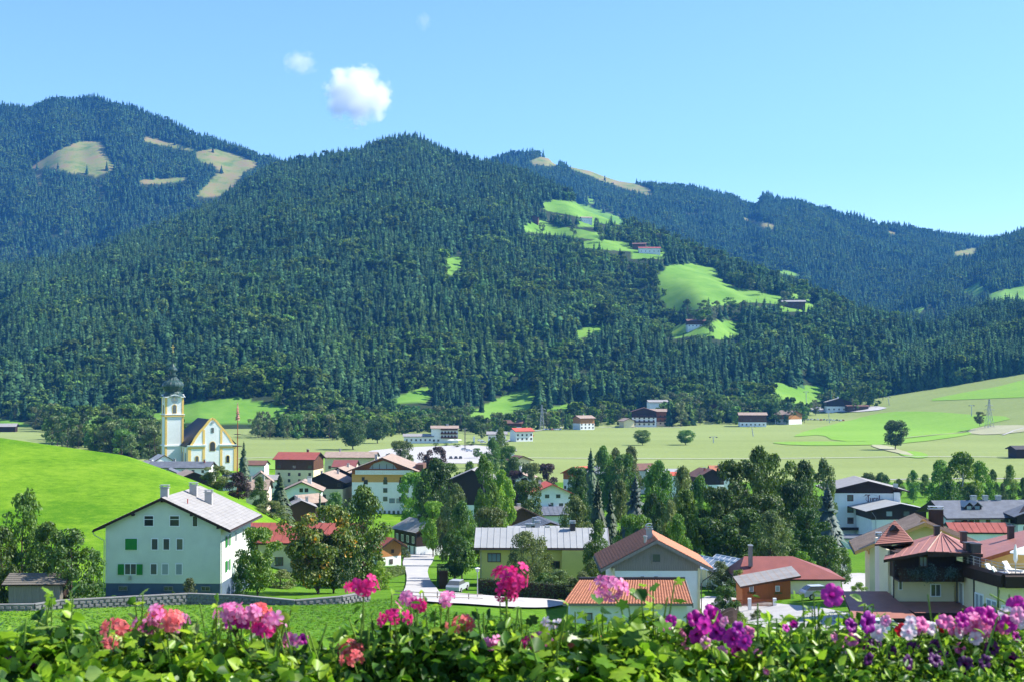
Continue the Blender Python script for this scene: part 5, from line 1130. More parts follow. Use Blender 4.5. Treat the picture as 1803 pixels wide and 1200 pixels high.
# low red roofed building with the orange timber annexe
def hip(parent, x0, y0, x1, y1, ze, zr, ins, ov, t, cover, under, name='roof', insy=None):
    m = MB(); X0, Y0, X1, Y1 = x0-ov, y0-ov, x1+ov, y1+ov; ym = (Y0+Y1)/2; a = (X0, Y0, ze); b = (X1, Y0, ze); c = (X1, Y1, ze); e = (X0, Y1, ze); r0 = (X0+ins[0], ym, zr); r1 = (X1-ins[1], ym, zr)
    m.slab([a, b, r1, r0], t); m.slab([c, e, r0, r1], t); 
    if ins[1] > .05: m.slab([b, c, r1], t)
    if ins[0] > .05: m.slab([e, a, r0], t)
    return m.build(name, [cover, under], parent)
def red_low():
    d = 171; s = F/d; z0 = Z(1052, d); px0 = 1392; o = thing('low_building', 'low white building with smooth maroon hipped roof', 'building', (X(px0, d), d+4, z0)); A = lambda p: (p-px0)/s; H = lambda p: (1052-p)/s
    b = MB(); b.box(A(1302), -4, -2, A(1478), 4, H(1018)); b.build('wall', plaster_white, o)
    ro = hip(o, A(1302), -4, A(1478), 4, H(1018), H(986), (1.6, 5.5), .5, .2, roof_maroon, wood_dark)
    b = MB(); b.box(A(1321), -2.5, H(1000), A(1327.5), -1.9, H(964)); c = b.build('chimney', concrete_dark, ro); b = MB(); b.box(A(1320), -2.6, H(963.8), A(1328.5), -1.8, H(962)); b.build('chimney_cap', metal_grey, c)
    d2 = 163; s = F/d2; z0 = Z(1062, d2); o = thing('timber_annexe', 'orange timber annexe with slanting pale grey roof and flower boxes', 'annexe', (X(1348, d2), d2+2.5, z0)); A = lambda p: (p-1348)/s; H = lambda p: (1062-p)/s
    b = MB(); w0, w1 = A(1306), A(1391); b.prism([(w0, -1), (w1, -1), (w1, H(1022)), (w0, H(1032))], lambda a, z, h: (a, h, z), -2.2, 2.2); b.build('timber_wall', wood_red, o)
    b = MB(); b.slab([(A(1301), -2.9, H(1031)), (A(1407), -2.9, H(1012)), (A(1407), 2.6, H(1006)), (A(1301), 2.6, H(1025))], .22); ro = b.build('roof', [roof_grey, wood_brown], o)
    for k in range(1, 9):
        m = MB(); xx = A(1301)+(A(1407)-A(1301))*k/9; zz = H(1031)+(H(1012)-H(1031))*k/9; m.add([(xx-.04, -2.9, zz+.01), (xx+.04, -2.9, zz+.01), (xx+.04, 2.6, zz+.40), (xx-.04, 2.6, zz+.40)], [(0,1,2,3)]); m.build('roof_seam', roof_tan, ro)
    for p in (1322, 1368):
        window(o, 'front', 0, 4.4, A(p), H(1041), .5, .65, fm=frame_white, gm=glass_blue)
        g = np.random.default_rng(p); k = 60; P = np.stack([A(p)+(g.random(k)-.5)*.9, -2.35-.2*g.random(k), H(1043)-.25*g.random(k)+.1], 1); V, Q = leaf_quads(P, rot_rand(k, g), .07, g); link('flower_box', npmesh('flower_box', V, Q, leaf_dark), o, kind='stuff')
    f = thing('garden_fence', 'low reddish slat fence with white posts in front of the timber annexe', 'fence', (X(1330, 158), 158, Z(1068, 158))); s = F/158
    for p in (1284, 1318, 1362): b = MB(); b.box((p-1330)/s-.18, -.18, -.5, (p-1330)/s+.18, .18, 1.0); b.build('post', plaster_white, f)
    sl_ = MB(); sl_.box(-.035, -.02, .1, .035, .02, .85); sd = sl_.data('slat', wood_red)
    for a, b_ in ((1287, 1315), (1321, 1359)):
        n = 14 if a < 1300 else 18
        for k in range(n): link('slat', sd, f, ((a+(b_-a)*(k+.5)/n-1330)/s, 0, 0))
        b = MB(); b.box((a-1330)/s, .024, .2, (b_-1330)/s, .06, .28); b.box((a-1330)/s, .024, .7, (b_-1330)/s, .06, .78); b.build('rail', wood_red, f)
red_low()
# ================================================================ hotel with wine red roofs, front right
def front_hotel():
    d = 125; s = F/d; z0 = Z(1098, d); ox = 1640
    A = lambda p, dd=d: X(p, dd)-X(ox, d); H = lambda py, dd=d: Z(py, dd)-z0
    # tall rear wing with the cream gable
    d2 = 150; o = thing('hotel_wing', 'cream gabled hotel wing with copper coloured seam roof behind the pointed turret', 'hotel', (X(1634, d2), d2+3.5, Z(1010, d2)), R(-10))
    s2 = F/d2; Hh = lambda py: (1010-py)/s2; B = lambda p: (p-1617)/s2; dx = B(1715)-B(1531); rf = Roof(dx, 7, Hh(961), 27, 'y', 1.6, 1.6, .28); rf.za = Hh(917)-.28; rf.tn = (Hh(917)-Hh(966))/(B(1617)-B(1506)); rf.he = rf.za-rf.hw*rf.tn
    body(o, dx, 7, [], [plaster_cream], rf, z0=-8); ro = rf.build(o, roof_tan, wood_gold, 'seam', gut=True)
    m = MB(); m.cyl(0, 0, 0, .12, .35, .35, 10); q = m.build('gable_ornament', wood_gold, o, (0, -3.55, Hh(919))); q.rotation_euler = (pi/2, 0, 0)
    for p, y_ in ((1649, 2), (1540, -4)): chimney(ro, B(p), y_, rf.top(abs(B(p)))-.4, rf.top(abs(B(p)))+(1.6 if p > 1600 else .5), 1.5 if p > 1600 else .5, .8, wood_dark if p > 1600 else metal_grey)
    for k in range(3): b = MB(); b.box(B(1525)-.1, -3.2+k*2.6, rf.he-.9, B(1525)+1.0, -3.0+k*2.6, rf.he-.6); b.build('roof_beam', wood_gold, ro)
    # main front house
    o = thing('hotel', 'cream hotel with wine red roofs, pointed turret and dark timber balcony storey', 'hotel', (X(ox, d), d, z0), 0)
    def B3(n, x0, x1, y0, y1, zl, zh, m, p=o): b = MB(); b.box(x0, y0, zl, x1, y1, zh); return b.build(n, m, p)
    B3('wall', A(1546, 131), A(1568, 131), 6, 7.6, -3, H(948, 131), plaster_pink)                      # narrow left bay below the turret
    B3('wall', A(1561, 127), A(1577, 127), 2.0, 5, -3, H(972), plaster_cream)
    wl = B3('wall', A(1576), A(1682), .8, 5, -3, H(1018), plaster_cream)
    B3('timber_wall', A(1575), A(1683), .3, 5, H(1017.8), H(972), wood_dark)
    B3('wall', A(1684), A(1701), 1.5, 5, -3, H(1000), plaster_cream)
    # balcony of dark boards
    bl = B3('balcony', A(1572), A(1685), -1.5, .28, H(1019), H(1016), wood_dark)
    bd = MB(); bd.box(-.115, -.03, 0, .115, .03, .92); bd = bd.data('plank', wood_dark); n = 23
    for k in range(n): link('plank', bd, bl, (A(1572)+.12+k*(A(1685)-A(1572)-.24)/(n-1), -1.5-.01*(k % 2), H(1016)))
    B3('handrail', A(1571), A(1686), -1.6, -1.4, H(996.5), H(995), wood_dark, bl)
    for cx_, w_, sd in ((1604, 2.4, 1), (1625, 1.0, 2), (1660, 1.1, 4)):
        g = np.random.default_rng(sd); k = 500; P = np.stack([A(cx_)+g.normal(size=k)*w_*.3, -1.62-.25*g.random(k), H(1003)+g.normal(size=k)*(.28 if w_ > 1.05 else .38)], 1); V, Q = leaf_quads(P, rot_rand(k, g), .06, g); link('hanging_plant', npmesh('hanging_plant', V, Q, needle_blue), bl, kind='stuff')
    f = window(o, 'front', 0, -.6, A(1624.5), H(998), .75, .95, fm=frame_brown, gm=glass_blue, style='m')
    f = window(o, 'front', 0, -1.6, A(1649), H(1052), .95, 1.15, fm=frame_white, style='m'); 
    window(o, 'front', 0, -1.6, A(1587), H(1040), .35, 1.2, fm=frame_white)
    # hipped front roof
    r = MB(); rid = (A(1655, 131), 6, H(936, 131)); le = (A(1545), -1.6, H(980)); bl_ = (A(1618), -2.0, H(965)); br = (A(1703), -1.8, H(967)); lb = (A(1562, 137), 12, H(962, 137)); rb = (A(1700, 137), 12, H(955, 137))
    r.slab([le, bl_, rid], .26); r.slab([bl_, br, rid], .26); r.slab([br, rb, rid], .26); r.slab([rb, lb, rid], .26); r.slab([lb, le, rid], .26)
    le2 = (A(1545), -1.6, H(980)); ro = r.build('roof', [roof_wine, wood_dark], o)
    def seam(p, q, m=roof_wine, w=.05): mm = MB(); mm.tube([Vector(p)+Vector((0, 0, .03)), Vector(q)+Vector((0, 0, .03))], w, 4); mm.build('roof_seam', m, ro)
    seam(bl_, rid, roof_tan, .07)
    for k in range(1, 6): a = Vector(bl_).lerp(Vector(br), k/6); seam(a, Vector(rid).lerp(a, .04+abs(k-3)*.03), roof_wine)
    for k in range(1, 5): a = Vector(le).lerp(Vector(bl_), k/5); b_ = Vector(le).lerp(Vector(rid), k/5); seam(a, b_, roof_wine, .035)
    B3('fascia', A(1620), A(1703), -2.03, -1.95, H(974), H(966), wood_dark, ro)
    # turret
    r = MB(); ap = (A(1573, 131), 6, H(914, 131)); q = [(A(1538, 128), 3, H(957, 128)), (A(1606, 128), 3, H(952, 128)), (A(1604, 137), 12, H(948, 137)), (A(1542, 137), 12, H(950, 137))]
    for k in range(4): r.slab([q[k], q[(k+1) % 4], ap], .16)
    tr = r.build('turret_roof', [roof_wine, wood_dark], o); tr['label'] = 'steep pointed turret roof with small triangular dormer'
    sh = MB(); a, b_ = Vector(q[0]), Vector(q[1]); apv = Vector(ap)
    for k in range(1, 14):
        t_ = k/14; l0 = a.lerp(apv, t_); r0 = b_.lerp(apv, t_); n_ = Vector((0, -.035, .03)); sh.add([l0, r0, r0+n_, l0+n_, l0-Vector((0,0,.06)), r0-Vector((0,0,.06))], [(0,1,2,3),(3,2,5,4)])
    sh.build('shingle_courses', roof_wine, tr, kind='stuff')
    m = MB(); c_ = (a+b_)/2; c_ = c_.lerp(apv, .52); m.prism([(-.42, 0), (.42, 0), (0, .5)], lambda u, z, h: (c_.x+u, c_.y+h, c_.z+z), -.5, .6); m.build('dormer', wood_dark, tr)
    # right wing roof and chimneys
    r = MB(); r.slab([(A(1655), -2.2, H(966)), (A(1712), -2.4, H(968)), (A(1722, 133), 8, H(952, 133)), (A(1690, 133), 8, H(951, 133))], .28); r.build('roof', [roof_wine, wood_dark], o)
    r = MB(); r.slab([(A(1690), -1.4, H(987)), (A(1850), -1.4, H(938)), (A(1850, 134), 9, H(920, 134)), (A(1700, 134), 9, H(957, 134))], .34); rr = r.build('roof', [roof_wine, wood_red], o)
    for p, pt, pb, dd, w_, m_ in ((1647, 926, 944, 130, .45, metal_dark), (1694, 936, 956, 129, .5, metal_dark), (1777, 926, 946, 131, .5, metal_dark), (1704, 955, 984, 123.8, .85, metal_dark), (1714, 957, 986, 123.2, .8, metal_dark)):
        c = MB(); x_ = A(p, dd); y_ = dd-d; c.box(x_-w_/2, y_-w_/2, H(pb, dd)-.8, x_+w_/2, y_+w_/2, H(pt, dd)); c.box(x_-w_/2-.08, y_-w_/2-.08, H(pt, dd)+.003, x_+w_/2+.08, y_+w_/2+.08, H(pt, dd)+.08); c.build('chimney', m_, rr)
    B3('gable_wall', A(1708), A(1850), -.6, -.3, H(1000), H(985), plaster_ochre)
    m = MB(); m.prism([(A(1712), H(985.5)), (A(1850), H(985.5)), (A(1850), H(945)), (A(1712), H(984))], lambda a_, z, h: (a_, h, z), -.58, -.3); m.build('gable_wall', plaster_ochre, o)
    # terrace with dark parapet, in front
    pts = [(A(1683), .2), (A(1722, 121), -4), (A(1765, 117), -8), (A(1900, 117), -8), (A(1900), 1), (A(1700), 1)]
    m = MB(); m.prism(pts, lambda a_, y_, h: (a_, y_, h), H(1018, 121), H(1011, 121)); m.build('terrace_floor', concrete, o)
    for (p, y0), (q_, y1) in (((A(1683), .2), (A(1722, 121), -4)), ((A(1722, 121), -4), (A(1765, 117), -8)), ((A(1765, 117), -8), (A(1900, 117), -8))):
        v = Vector((q_-p, y1-y0, 0)).normalized(); n_ = Vector((v.y, -v.x, 0))*.32
        zb, zt = H(1018, 121)-.15, H(997, 121)+.02
        vs = [(p, y0, zb), (q_, y1, zb), (q_+n_.x, y1+n_.y, zb), (p+n_.x, y0+n_.y, zb), (p, y0, zt), (q_, y1, zt), (q_+n_.x, y1+n_.y, zt-.25), (p+n_.x, y0+n_.y, zt-.25)]
        m = MB(); m.add(vs, [(0,1,2,3),(4,5,6,7),(0,1,5,4),(1,2,6,5),(2,3,7,6),(3,0,4,7)]); m.build('parapet', wood_dark, o)
        rl = MB(); L = sqrt((q_-p)**2+(y1-y0)**2); n = int(L/.9)
        for k in range(n+1): t_ = k/n; rl.tube([(p+(q_-p)*t_, y0+(y1-y0)*t_, zt), (p+(q_-p)*t_, y0+(y1-y0)*t_, zt+.75)], .022, 4)
        for h in (.25, .5, .75): rl.tube([(p, y0, zt+h), (q_, y1, zt+h)], .02, 4)
        rl.build('terrace_railing', metal_grey, o)
    walls = [(A(1689), 1.0), (A(1722, 121)-.3, -3.4), (A(1765, 117)-.3, -7.4), (A(1900, 117), -7.4), (A(1900), 1), (A(1700), 1.2)]
    m = MB(); m.prism(walls, lambda a_, y_, h: (a_, y_, h), -4, H(1018, 121)-.2); m.build('wall', plaster_cream, o)
    def wallwin(i, t0, t1, zb, zt, mull=1):
        p, q_ = Vector((*walls[i], 0)), Vector((*walls[i+1], 0)); v = (q_-p); a_ = p+v*t0; b_ = p+v*t1; w_ = (b_-a_).length; ang = atan2(v.y, v.x); c_ = (a_+b_)/2
        f = MB(); t = .12; h_ = zt-zb
        f.box(-w_/2, -.08, 0, w_/2, -.002, t); f.box(-w_/2, -.08, h_-t, w_/2, -.002, h_)
        for k in range(mull+2): xx = -w_/2+(w_-t)*k/(mull+1); f.box(xx, -.081, t, xx+t, -.001, h_-t)
        fo = f.build('window', frame_white, o, (c_.x, c_.y, zb), ang); g = MB(); g.box(-w_/2+t, -.035, t, w_/2-t, -.01, h_-t); g.build('pane', glass_blue, fo)
    wallwin(0, .12, .38, H(1075), H(1023), 0); wallwin(1, .05, .42, H(1078), H(1030)); wallwin(1, .52, .97, H(1080), H(1034)); wallwin(2, .03, .30, H(1088), H(1040), 1); wallwin(2, .34, .62, H(1088), H(1040), 1)
    for i, t_ in ((1, -.01), (2, 0)):
        p = Vector((*walls[i], 0)); m = MB(); m.tube([(p.x-.05, p.y-.1, -3), (p.x-.05, p.y-.1, H(1018, 121))], .07, 6); m.build('downpipe', metal_dark, o)
    m = MB(); m.tube([(A(1574), .6, H(975)), (A(1574), .6, -3)], .06, 6); m.build('downpipe', metal_dark, o)
    m = MB(); m.tube([(A(1683), .2, H(1000)), (A(1683), .2, -3)], .06, 6); m.build('downpipe', metal_dark, o)
    # dark entrance canopy
    m = MB(); m.slab([(A(1478), -4.5, H(1072)), (A(1588), -4.5, H(1072)), (A(1572), 2.4, H(1047)), (A(1492), 2.4, H(1047))], .3); m.slab([(A(1588), -3.5, H(1066)), (A(1690), -3.5, H(1066)), (A(1690), .7, H(1060)), (A(1572), .7, H(1060))], .55); c = m.build('canopy', [roof_wine, wood_dark], o)
    for p in (1486, 1533, 1582): b = MB(); b.box(A(p)-.15, -4.2, -4, A(p)+.15, -3.9, H(1074)-.2); b.build('post', wood_dark, c)
    b = MB(); b.box(A(1590), .5, -3, A(1682), .78, H(1067)); b.build('porch_wall', wood_dark, o)
    # things on the terrace
    zt = H(1011, 121)+z0; 
    def lounger(x, y, rz, lb):
        t = thing('sun_lounger', lb, 'sun lounger', (x, y, zt), R(rz), 'sun loungers on the roof terrace'); b = MB(); b.box(-.32, -.95, .28, .32, .45, .40); b.build('seat', fabric_white, t)
        b = MB(); b.add([(-.32, .455, .28), (.32, .455, .28), (.32, 1.0, .95), (-.32, 1.0, .95), (-.32, .455, .40), (.32, .455, .40), (.32, .93, 1.02), (-.32, .93, 1.02)], [(0,1,2,3),(4,5,6,7),(0,1,5,4),(2,3,7,6),(1,2,6,5),(0,3,7,4)]); b.build('backrest', fabric_white, t)
        for q in (-.28, .28):
            for y_ in (-.85, .4): b = MB(); b.box(q-.025, y_-.025, 0, q+.025, y_+.025, .277); b.build('leg', metal_grey, t)
    for px_, dd, rz, lb in ((1752, 120, 40, 'white sun lounger at the left end of the hotel roof terrace'), (1764, 118.2, 55, 'white sun lounger nearest the dark parapet corner of the roof terrace'), (1782, 121.5, 35, 'white sun lounger below the closed parasol on the roof terrace'), (1786, 118.2, 70, 'white sun lounger by the railing at the right edge of the terrace')):
        lounger(X(px_, dd), dd, rz, lb)
    parasol(X(1785, 119.5), 119.5, zt, fabric_white, 'closed cream parasol on the hotel roof terrace', closed=True, h=2.4)
    parasol(X(1806, 120.5), 120.5, zt, fabric_white, 'open white parasol at the right edge of the roof terrace', r=1.5, h=2.4)
front_hotel()
# ================================================================ hotels behind: lettered gable and the white one at the right edge
def letters(parent, x, y, z, h, m):
    """painted blackletter-like word: T y r o l"""
    def st(name, segs):
        b = MB()
        for (x0, z0_, x1, z1, w) in segs:
            v = Vector((x1-x0, z1-z0_)); n = Vector((-v.y, v.x)).normalized()*w/2
            b.prism([(x0-n.x, z0_-n.y), (x1-n.x, z1-n.y), (x1+n.x, z1+n.y), (x0+n.x, z0_+n.y)], lambda a, zz, hh: (x+a*h, y+hh, z+zz*h), -.05, -.005)
        b.build(name, m, parent)
    st('letter_t', [(-.55, 1.42, .35, 1.36, .16), (.02, 1.4, .02, .25, .17), (.02, .25, .25, .1, .14), (-.35, .95, -.42, .55, .07), (-.42, .55, -.2, .25, .07), (-.2, .25, .1, .05, .07), (-.55, 1.42, -.62, 1.15, .09), (.0, 1.2, -.3, 1.0, .06)])
    st('letter_y', [(.45, .85, .45, .2, .15), (.45, .15, .72, .1, .12), (.78, .85, .78, -.2, .15), (.78, -.2, .5, -.35, .1)])
    st('letter_r', [(1.02, .85, 1.02, .05, .15), (1.02, .75, 1.28, .85, .13), (1.28, .85, 1.32, .65, .12)])
    st('letter_o', [(1.5, .75, 1.5, .15, .15), (1.82, .75, 1.82, .15, .15), (1.5, .78, 1.82, .82, .12), (1.5, .12, 1.82, .08, .12)])
    st('letter_l', [(2.08, 1.35, 2.08, .12, .15), (2.08, .12, 2.25, .05, .1)])
    b = MB(); P = [(cos(a)*.95*1.6+.5, sin(a)*.62+.85) for a in np.linspace(.5, 2.9, 14)]
    b.tube([(x+a*h, y-.03, z+zz*h) for a, zz in P], .03, 4); b.build('letter_swash', metal_grey, parent)
sign_ink = mat('sign_ink', (.10,.02,.03), .8, .1, 3)
def tyrol():
    d = 352; s = F/d; z0 = Z(968, d); px0 = 1528; x = X(px0, d); A = lambda p: (p-px0)/s; H = lambda p: (968-p)/s; dx = A(1586)-A(1472); cx = (A(1586)+A(1472))/2
    o = thing('hotel', 'white hotel with dark timber gable and the word Tyrol painted in old lettering', 'hotel', (x+cx, d+8, z0), R(-3)); rf = Roof(dx, 16, H(862), 14, 'y', 1.3, 2.0, .3)
    body(o, dx, 16, [H(868)], [plaster_white, wood_dark], rf, z0=-3, proud=.05); rf.build(o, roof_grey, wood_dark, gut=False)
    for py in (881, 901, 920.5): window(o, 'front', dx, 16.0, A(1499)-cx, H(py), 1.15, 1.25, fm=frame_brown, style='b')
    letters(o, A(1530)-cx, -8.0, H(884), 1.32, sign_ink)
    b = MB(); b.box(A(1574)-cx, -8.6, -3, A(1584)-cx, -8.003, H(866)); b.build('stair_wall', plaster_white, o)
    b = MB(); b.box(A(1573)-cx, -8.75, H(860), A(1581)-cx, -8.1, H(851)); b.build('chimney', metal_grey, o)
    b = MB(); b.box(A(1480)-cx, -10.5, H(931), A(1536)-cx, -8.01, H(929)); bo = b.build('balcony', wood_dark, o); b = MB(); b.box(A(1480)-cx, -10.5, H(928.8), A(1536)-cx, -10.4, H(926)); b.build('railing', wood_dark, bo)
    b = MB(); b.box(A(1519)-cx, -9.2, H(928), A(1527)-cx, -8.01, H(914)); b.build('balcony_screen', wood_dark, o)
    w = thing('hotel_wing', 'dark timber wing with thin white edged roof right of the lettered hotel wall', 'hotel', (X(1578, 340), 346, Z(966, 340)), R(4)); s2 = F/340; Hh = lambda p: (966-p)/s2; dx2 = 13.2
    rf = Roof(dx2, 12, Hh(897), 12, 'y', 1.4, 1.9, .22); body(w, dx2, 12, [Hh(914)], [plaster_white, wood_dark], rf, z0=-4, proud=.05); rf.build(w, roof_lgrey, wood_dark, gut=False)
    for a in (-2.4, 1.8): window(w, 'front', dx2, 12.1, a, Hh(910)+.2, 1.6, 1.3, fm=wood_dark, gm=glass_blue if a < 0 else glass)
    window(w, 'front', dx2, 12.0, -1.6, Hh(932), 2.2, 1.6, fm=frame_white, style='m'); window(w, 'front', dx2, 12.0, 3, Hh(932), 1.4, 1.6, fm=frame_white)
    g = MB(); g.tube([(-dx2/2-.1, -6.1, Hh(900)), (-dx2/2+.9, -6.1, Hh(910)), (-dx2/2+.9, -6.1, -3)], .06, 5); g.build('downpipe', metal_grey, w)
    f = thing('hotel_annexe', 'white ground floor block with terrace in front of the lettered hotel', 'building', (X(1510, 332), 336, Z(985, 332)), 0); b = MB(); b.box(-5.5, -4, -3, 5.5, 4, 4.8); b.build('wall', plaster_white, f); b = MB(); b.box(-5.8, -4.3, 4.803, 5.8, 4.2, 5.1); b.build('roof', roof_slate, f)
    for a in (-3, -.8, 1.6, 4): window(f, 'front', 11, 8, a, .9, 1.1, 1.5, fm=frame_brown)
tyrol()
def right_hotel():
    d = 305; s = F/d; px0 = 1745; z0 = Z(962, d); H = lambda p: (962-p)/s; A = lambda p: (p-px0)/s
    o = thing('hotel', 'white hotel at the right edge with wide dark grey roof, twin dormers and flowered balconies', 'hotel', (X(px0, d), d+7, z0), R(5)); dx = A(1830)-A(1682); dy = 14
    rf = Roof(dx, dy, H(907), 19, 'x', 2.4, 1.8, .3); body(o, dx, dy, [], [plaster_white], rf, z0=-4); ro = rf.build(o, roof_slate, wood_dark, gut=True)
    cx = 0
    for py in (907+12, 907+36):
        for p in (1690, 1702, 1712, 1732, 1762): window(o, 'front', dx, dy, A(p), H(py), 1.0 if p != 1762 else 1.7, 1.35, fm=frame_brown, style='m' if p == 1762 else '')
    balcony(o, 'front', dx, dy, A(1745), H(931), 9.5, 1.4, 1.0, wood_brown, red_bloom); balcony(o, 'front', dx, dy, A(1684), H(924), 4.2, 1.3, 1.0, wood_brown, red_bloom)
    b = MB(); b.prism([(A(1772), H(920)), (A(1850), H(920)), (A(1850), H(880)), (A(1820), H(880)), (A(1772), H(902))], lambda a, z, h: (a, h, z), -dy/2-3.4, -dy/2-.01); b.build('timber_wall', wood_dark, o)
    b = MB(); b.box(A(1774), -dy/2-3.2, -4, A(1850), -dy/2-.01, H(920.2)); b.build('wall', plaster_white, o); window(o, 'front', dx, dy+6.4, A(1789), H(934), 1.2, 1.3, fm=frame_brown, style='m')
    b = MB(); b.slab([(A(1762), -dy/2-4.6, H(906)), (A(1860), -dy/2-4.6, H(872)), (A(1860), -dy/2+1, H(868)), (A(1762), -dy/2+1, H(902))], .28); b.build('roof', [roof_slate, wood_dark], o)
    for p in (1706, 1721):
        m = MB(); yy = -3.4; zz = rf.top(abs(yy))
        m.prism([(A(p)-.95, zz-.5), (A(p)+.95, zz-.5), (A(p)+.95, zz+.2), (A(p), zz+1.1), (A(p)-.95, zz+.2)], lambda a, z, h: (a, h, z), yy-1.2, yy+2.6); dm = m.build('dormer', wood_dark, ro)
        for q in (-1, 1): m = MB(); m.slab([(A(p), yy-1.5, zz+1.25), (A(p)+q*1.2, yy-1.5, zz+.15), (A(p)+q*1.2, yy+3.0, zz+.15), (A(p), yy+3.0, zz+1.25)], .1, 0, 0); m.build('dormer_roof', roof_lgrey, dm)
        m = MB(); m.box(A(p)-.5, yy-1.24, zz-.4, A(p)+.5, yy-1.203, zz+.3); m.build('pane', glass_blue, dm)
    for a, w_ in ((A(1730), 1.2), (A(1752), 1.0), (A(1776), 1.1)): chimney(ro, a, 0, rf.top(0)-.3, rf.top(0)+.7, w_, .8, metal_grey)
    l = chalet('red_lean_to', 'low red sheet roof between the seam roofed wing and the right hotel', 'building', (X(1715, 235), 235, Z(985, 235)), 9, 7, 4.8, 18, R(-4), 'x', [plaster_white], cover=roof_red, style='rib', ov=.3, oe=.3)
right_hotel()
# ================================================================ roads, yards, car park
patch('driveway', [(706,1054),(716,1030),(716,1008),(708,994),(712,980),(728,970),(756,969),(766,976),(762,990),(752,1003),(756,1022),(772,1040),(775,1054)], concrete, .22, 2)
patch('driveway', [(700,1056),(712,1044),(770,1044),(850,1052),(990,1058),(1002,1070),(850,1068),(760,1064)], concrete, .27, 2)
patch('lawn', [(700,1002),(690,965),(690,930),(706,920),(720,925),(712,960),(705,985)], grass_mat, .12, 4)
patch('yard', [(1225,1050),(1300,1052),(1500,1072),(1500,1112),(1400,1112),(1330,1104),(1250,1096),(1238,1085)], concrete, .06, 3)
patch('yard', [(1480,1012),(1505,1008),(1535,1010),(1536,1052),(1486,1052)], concrete, .08, 3)
patch('car_park', [(612,816),(640,794),(700,788),(760,785),(858,782),(880,800),(882,815),(760,816)], gravel_mat, .18, 8)
patch('car_park', [(1395,720),(1410,714),(1480,714),(1570,716),(1540,724),(1440,725)], gravel_mat, .6, 12)
strip('footpath', [(860,800),(890,778),(930,760),(990,752),(1090,752),(1200,752)], 3, gravel_mat, .45)
def cuboid_car(px, d, rz, color, label, group=None, z=None, van=False):
    x = X(px, d); z = gz(x, d)+.1 if z is None else z; o = thing('parked_car', label, 'car', (x, d, z), R(rz), group)
    k = ('car', color.name, van)
    if k not in _wc:
        prof = [(-2.1,.35),(2.1,.35),(2.15,.7),(1.95,.92),(1.05,1.0),(-1.95,1.02),(-2.12,.8)] if not van else [(-2.3,.4),(2.3,.4),(2.35,.9),(2.2,1.1),(-2.3,1.1)]
        cab = [(-1.9,1.025),(.95,1.003),(.35,1.42),(-1.35,1.45)] if not van else [(-2.3,1.103),(2.0,1.103),(1.4,1.95),(-2.2,2.0)]
        b = MB(); b.prism(prof, lambda a, zz, h: (a, h, zz), -.85, .85); bd = b.data('body', color)
        b = MB(); 
        n = len(cab); vs = [(a, -.78+.12*(zz > 1.2), zz) for a, zz in cab]+[(a, .78-.12*(zz > 1.2), zz) for a, zz in cab]; b.add(vs, [(0,1,2,3)[::-1],(4,5,6,7)]+[(i, (i+1) % n, n+(i+1) % n, n+i) for i in range(n)])
        gl = b.data('windscreen', glass); t = cab[2:]; b = MB(); b.box(t[1][0]+.05, -.68, t[1][1]-.02, t[0][0]-.05, .68, t[1][1]+.04); rf = b.data('roof_panel', color)
        w = MB(); w.cyl(0, 0, -.11, .11, .33, .33, 12); wh = w.data('wheel', tyre_mat); r = MB(); r.cyl(0, 0, .112, .13, .19, .19, 8); rm = r.data('rim', metal_grey)
        _wc[k] = (bd, gl, rf, wh, rm)
    bd, gl, rf, wh, rm = _wc[k]; link('body', bd, o); link('windows', gl, o); link('roof_panel', rf, o)
    for a in (-1.3, 1.35):
        for q in (-1, 1):
            w = link('wheel', wh, o, (a, q*.8, .33)); w.rotation_euler = (-pi/2*q, 0, 0); link('rim', rm, w)
car_white = mat('car_white', (.75,.76,.78), .25, .03, 1, spec=.6); car_blue = mat('car_blue', (.12,.22,.38), .25, .05, 1, spec=.6); car_silver = mat('car_silver', (.45,.47,.5), .25, .05, 1, spec=.6); car_dark = mat('car_dark', (.03,.035,.045), .25, .1, 1, spec=.6); car_red = mat('car_red', (.45,.03,.03), .3, .1, 1, spec=.6)
cuboid_car(806, 176, 75, car_silver, 'silver car on the shaded driveway beside the yellow house', z=gz(X(800,178),178)+.2)
cuboid_car(1441, 160, 12, car_silver, 'silver car parked in the yard before the low maroon roofed building')
cuboid_car(1560, 117.5, 4, car_white, 'white car half under the dark canopy of the front right hotel', z=Z(1101, 117.5)-.9)
CL = ['dark car first from the left in the near car park row', 'dark car second from the left in the near car park row', 'dark car third from the left in the near car park row']
for k, (p, lb) in enumerate(zip((794, 803, 811), CL)): cuboid_car(p, 795, 90, car_dark, lb, 'cars in the village car park')
cuboid_car(826, 870, 10, car_white, 'white car in the middle of the village car park', 'cars in the village car park'); cuboid_car(818, 888, 15, car_silver, 'silver car behind the white car in the village car park', 'cars in the village car park')
cuboid_car(846, 1010, 20, car_white, 'white car on the road beside the white inn', 'cars near the white inn'); cuboid_car(851, 985, 30, car_silver, 'silver car on the road beside the white inn', 'cars near the white inn')
gcol = [car_white, car_silver, car_dark, car_blue, car_white, car_red, car_silver]
for k in range(16):
    p = 1400+k*5.6; cuboid_car(p, 1400-k*1.2+(k % 2)*5, 80+(k*7) % 20, gcol[(k*5) % 7], 'one of the small parked cars in the row below the inn at the forest foot', 'cars in the row below the inn at the forest foot')
for k in range(9):
    cuboid_car(958+k*3.6, 1215, 85, gcol[(k*3) % 7], 'one of the tiny parked cars left of the chalet at the far field edge', 'cars left of the chalet at the far field edge')
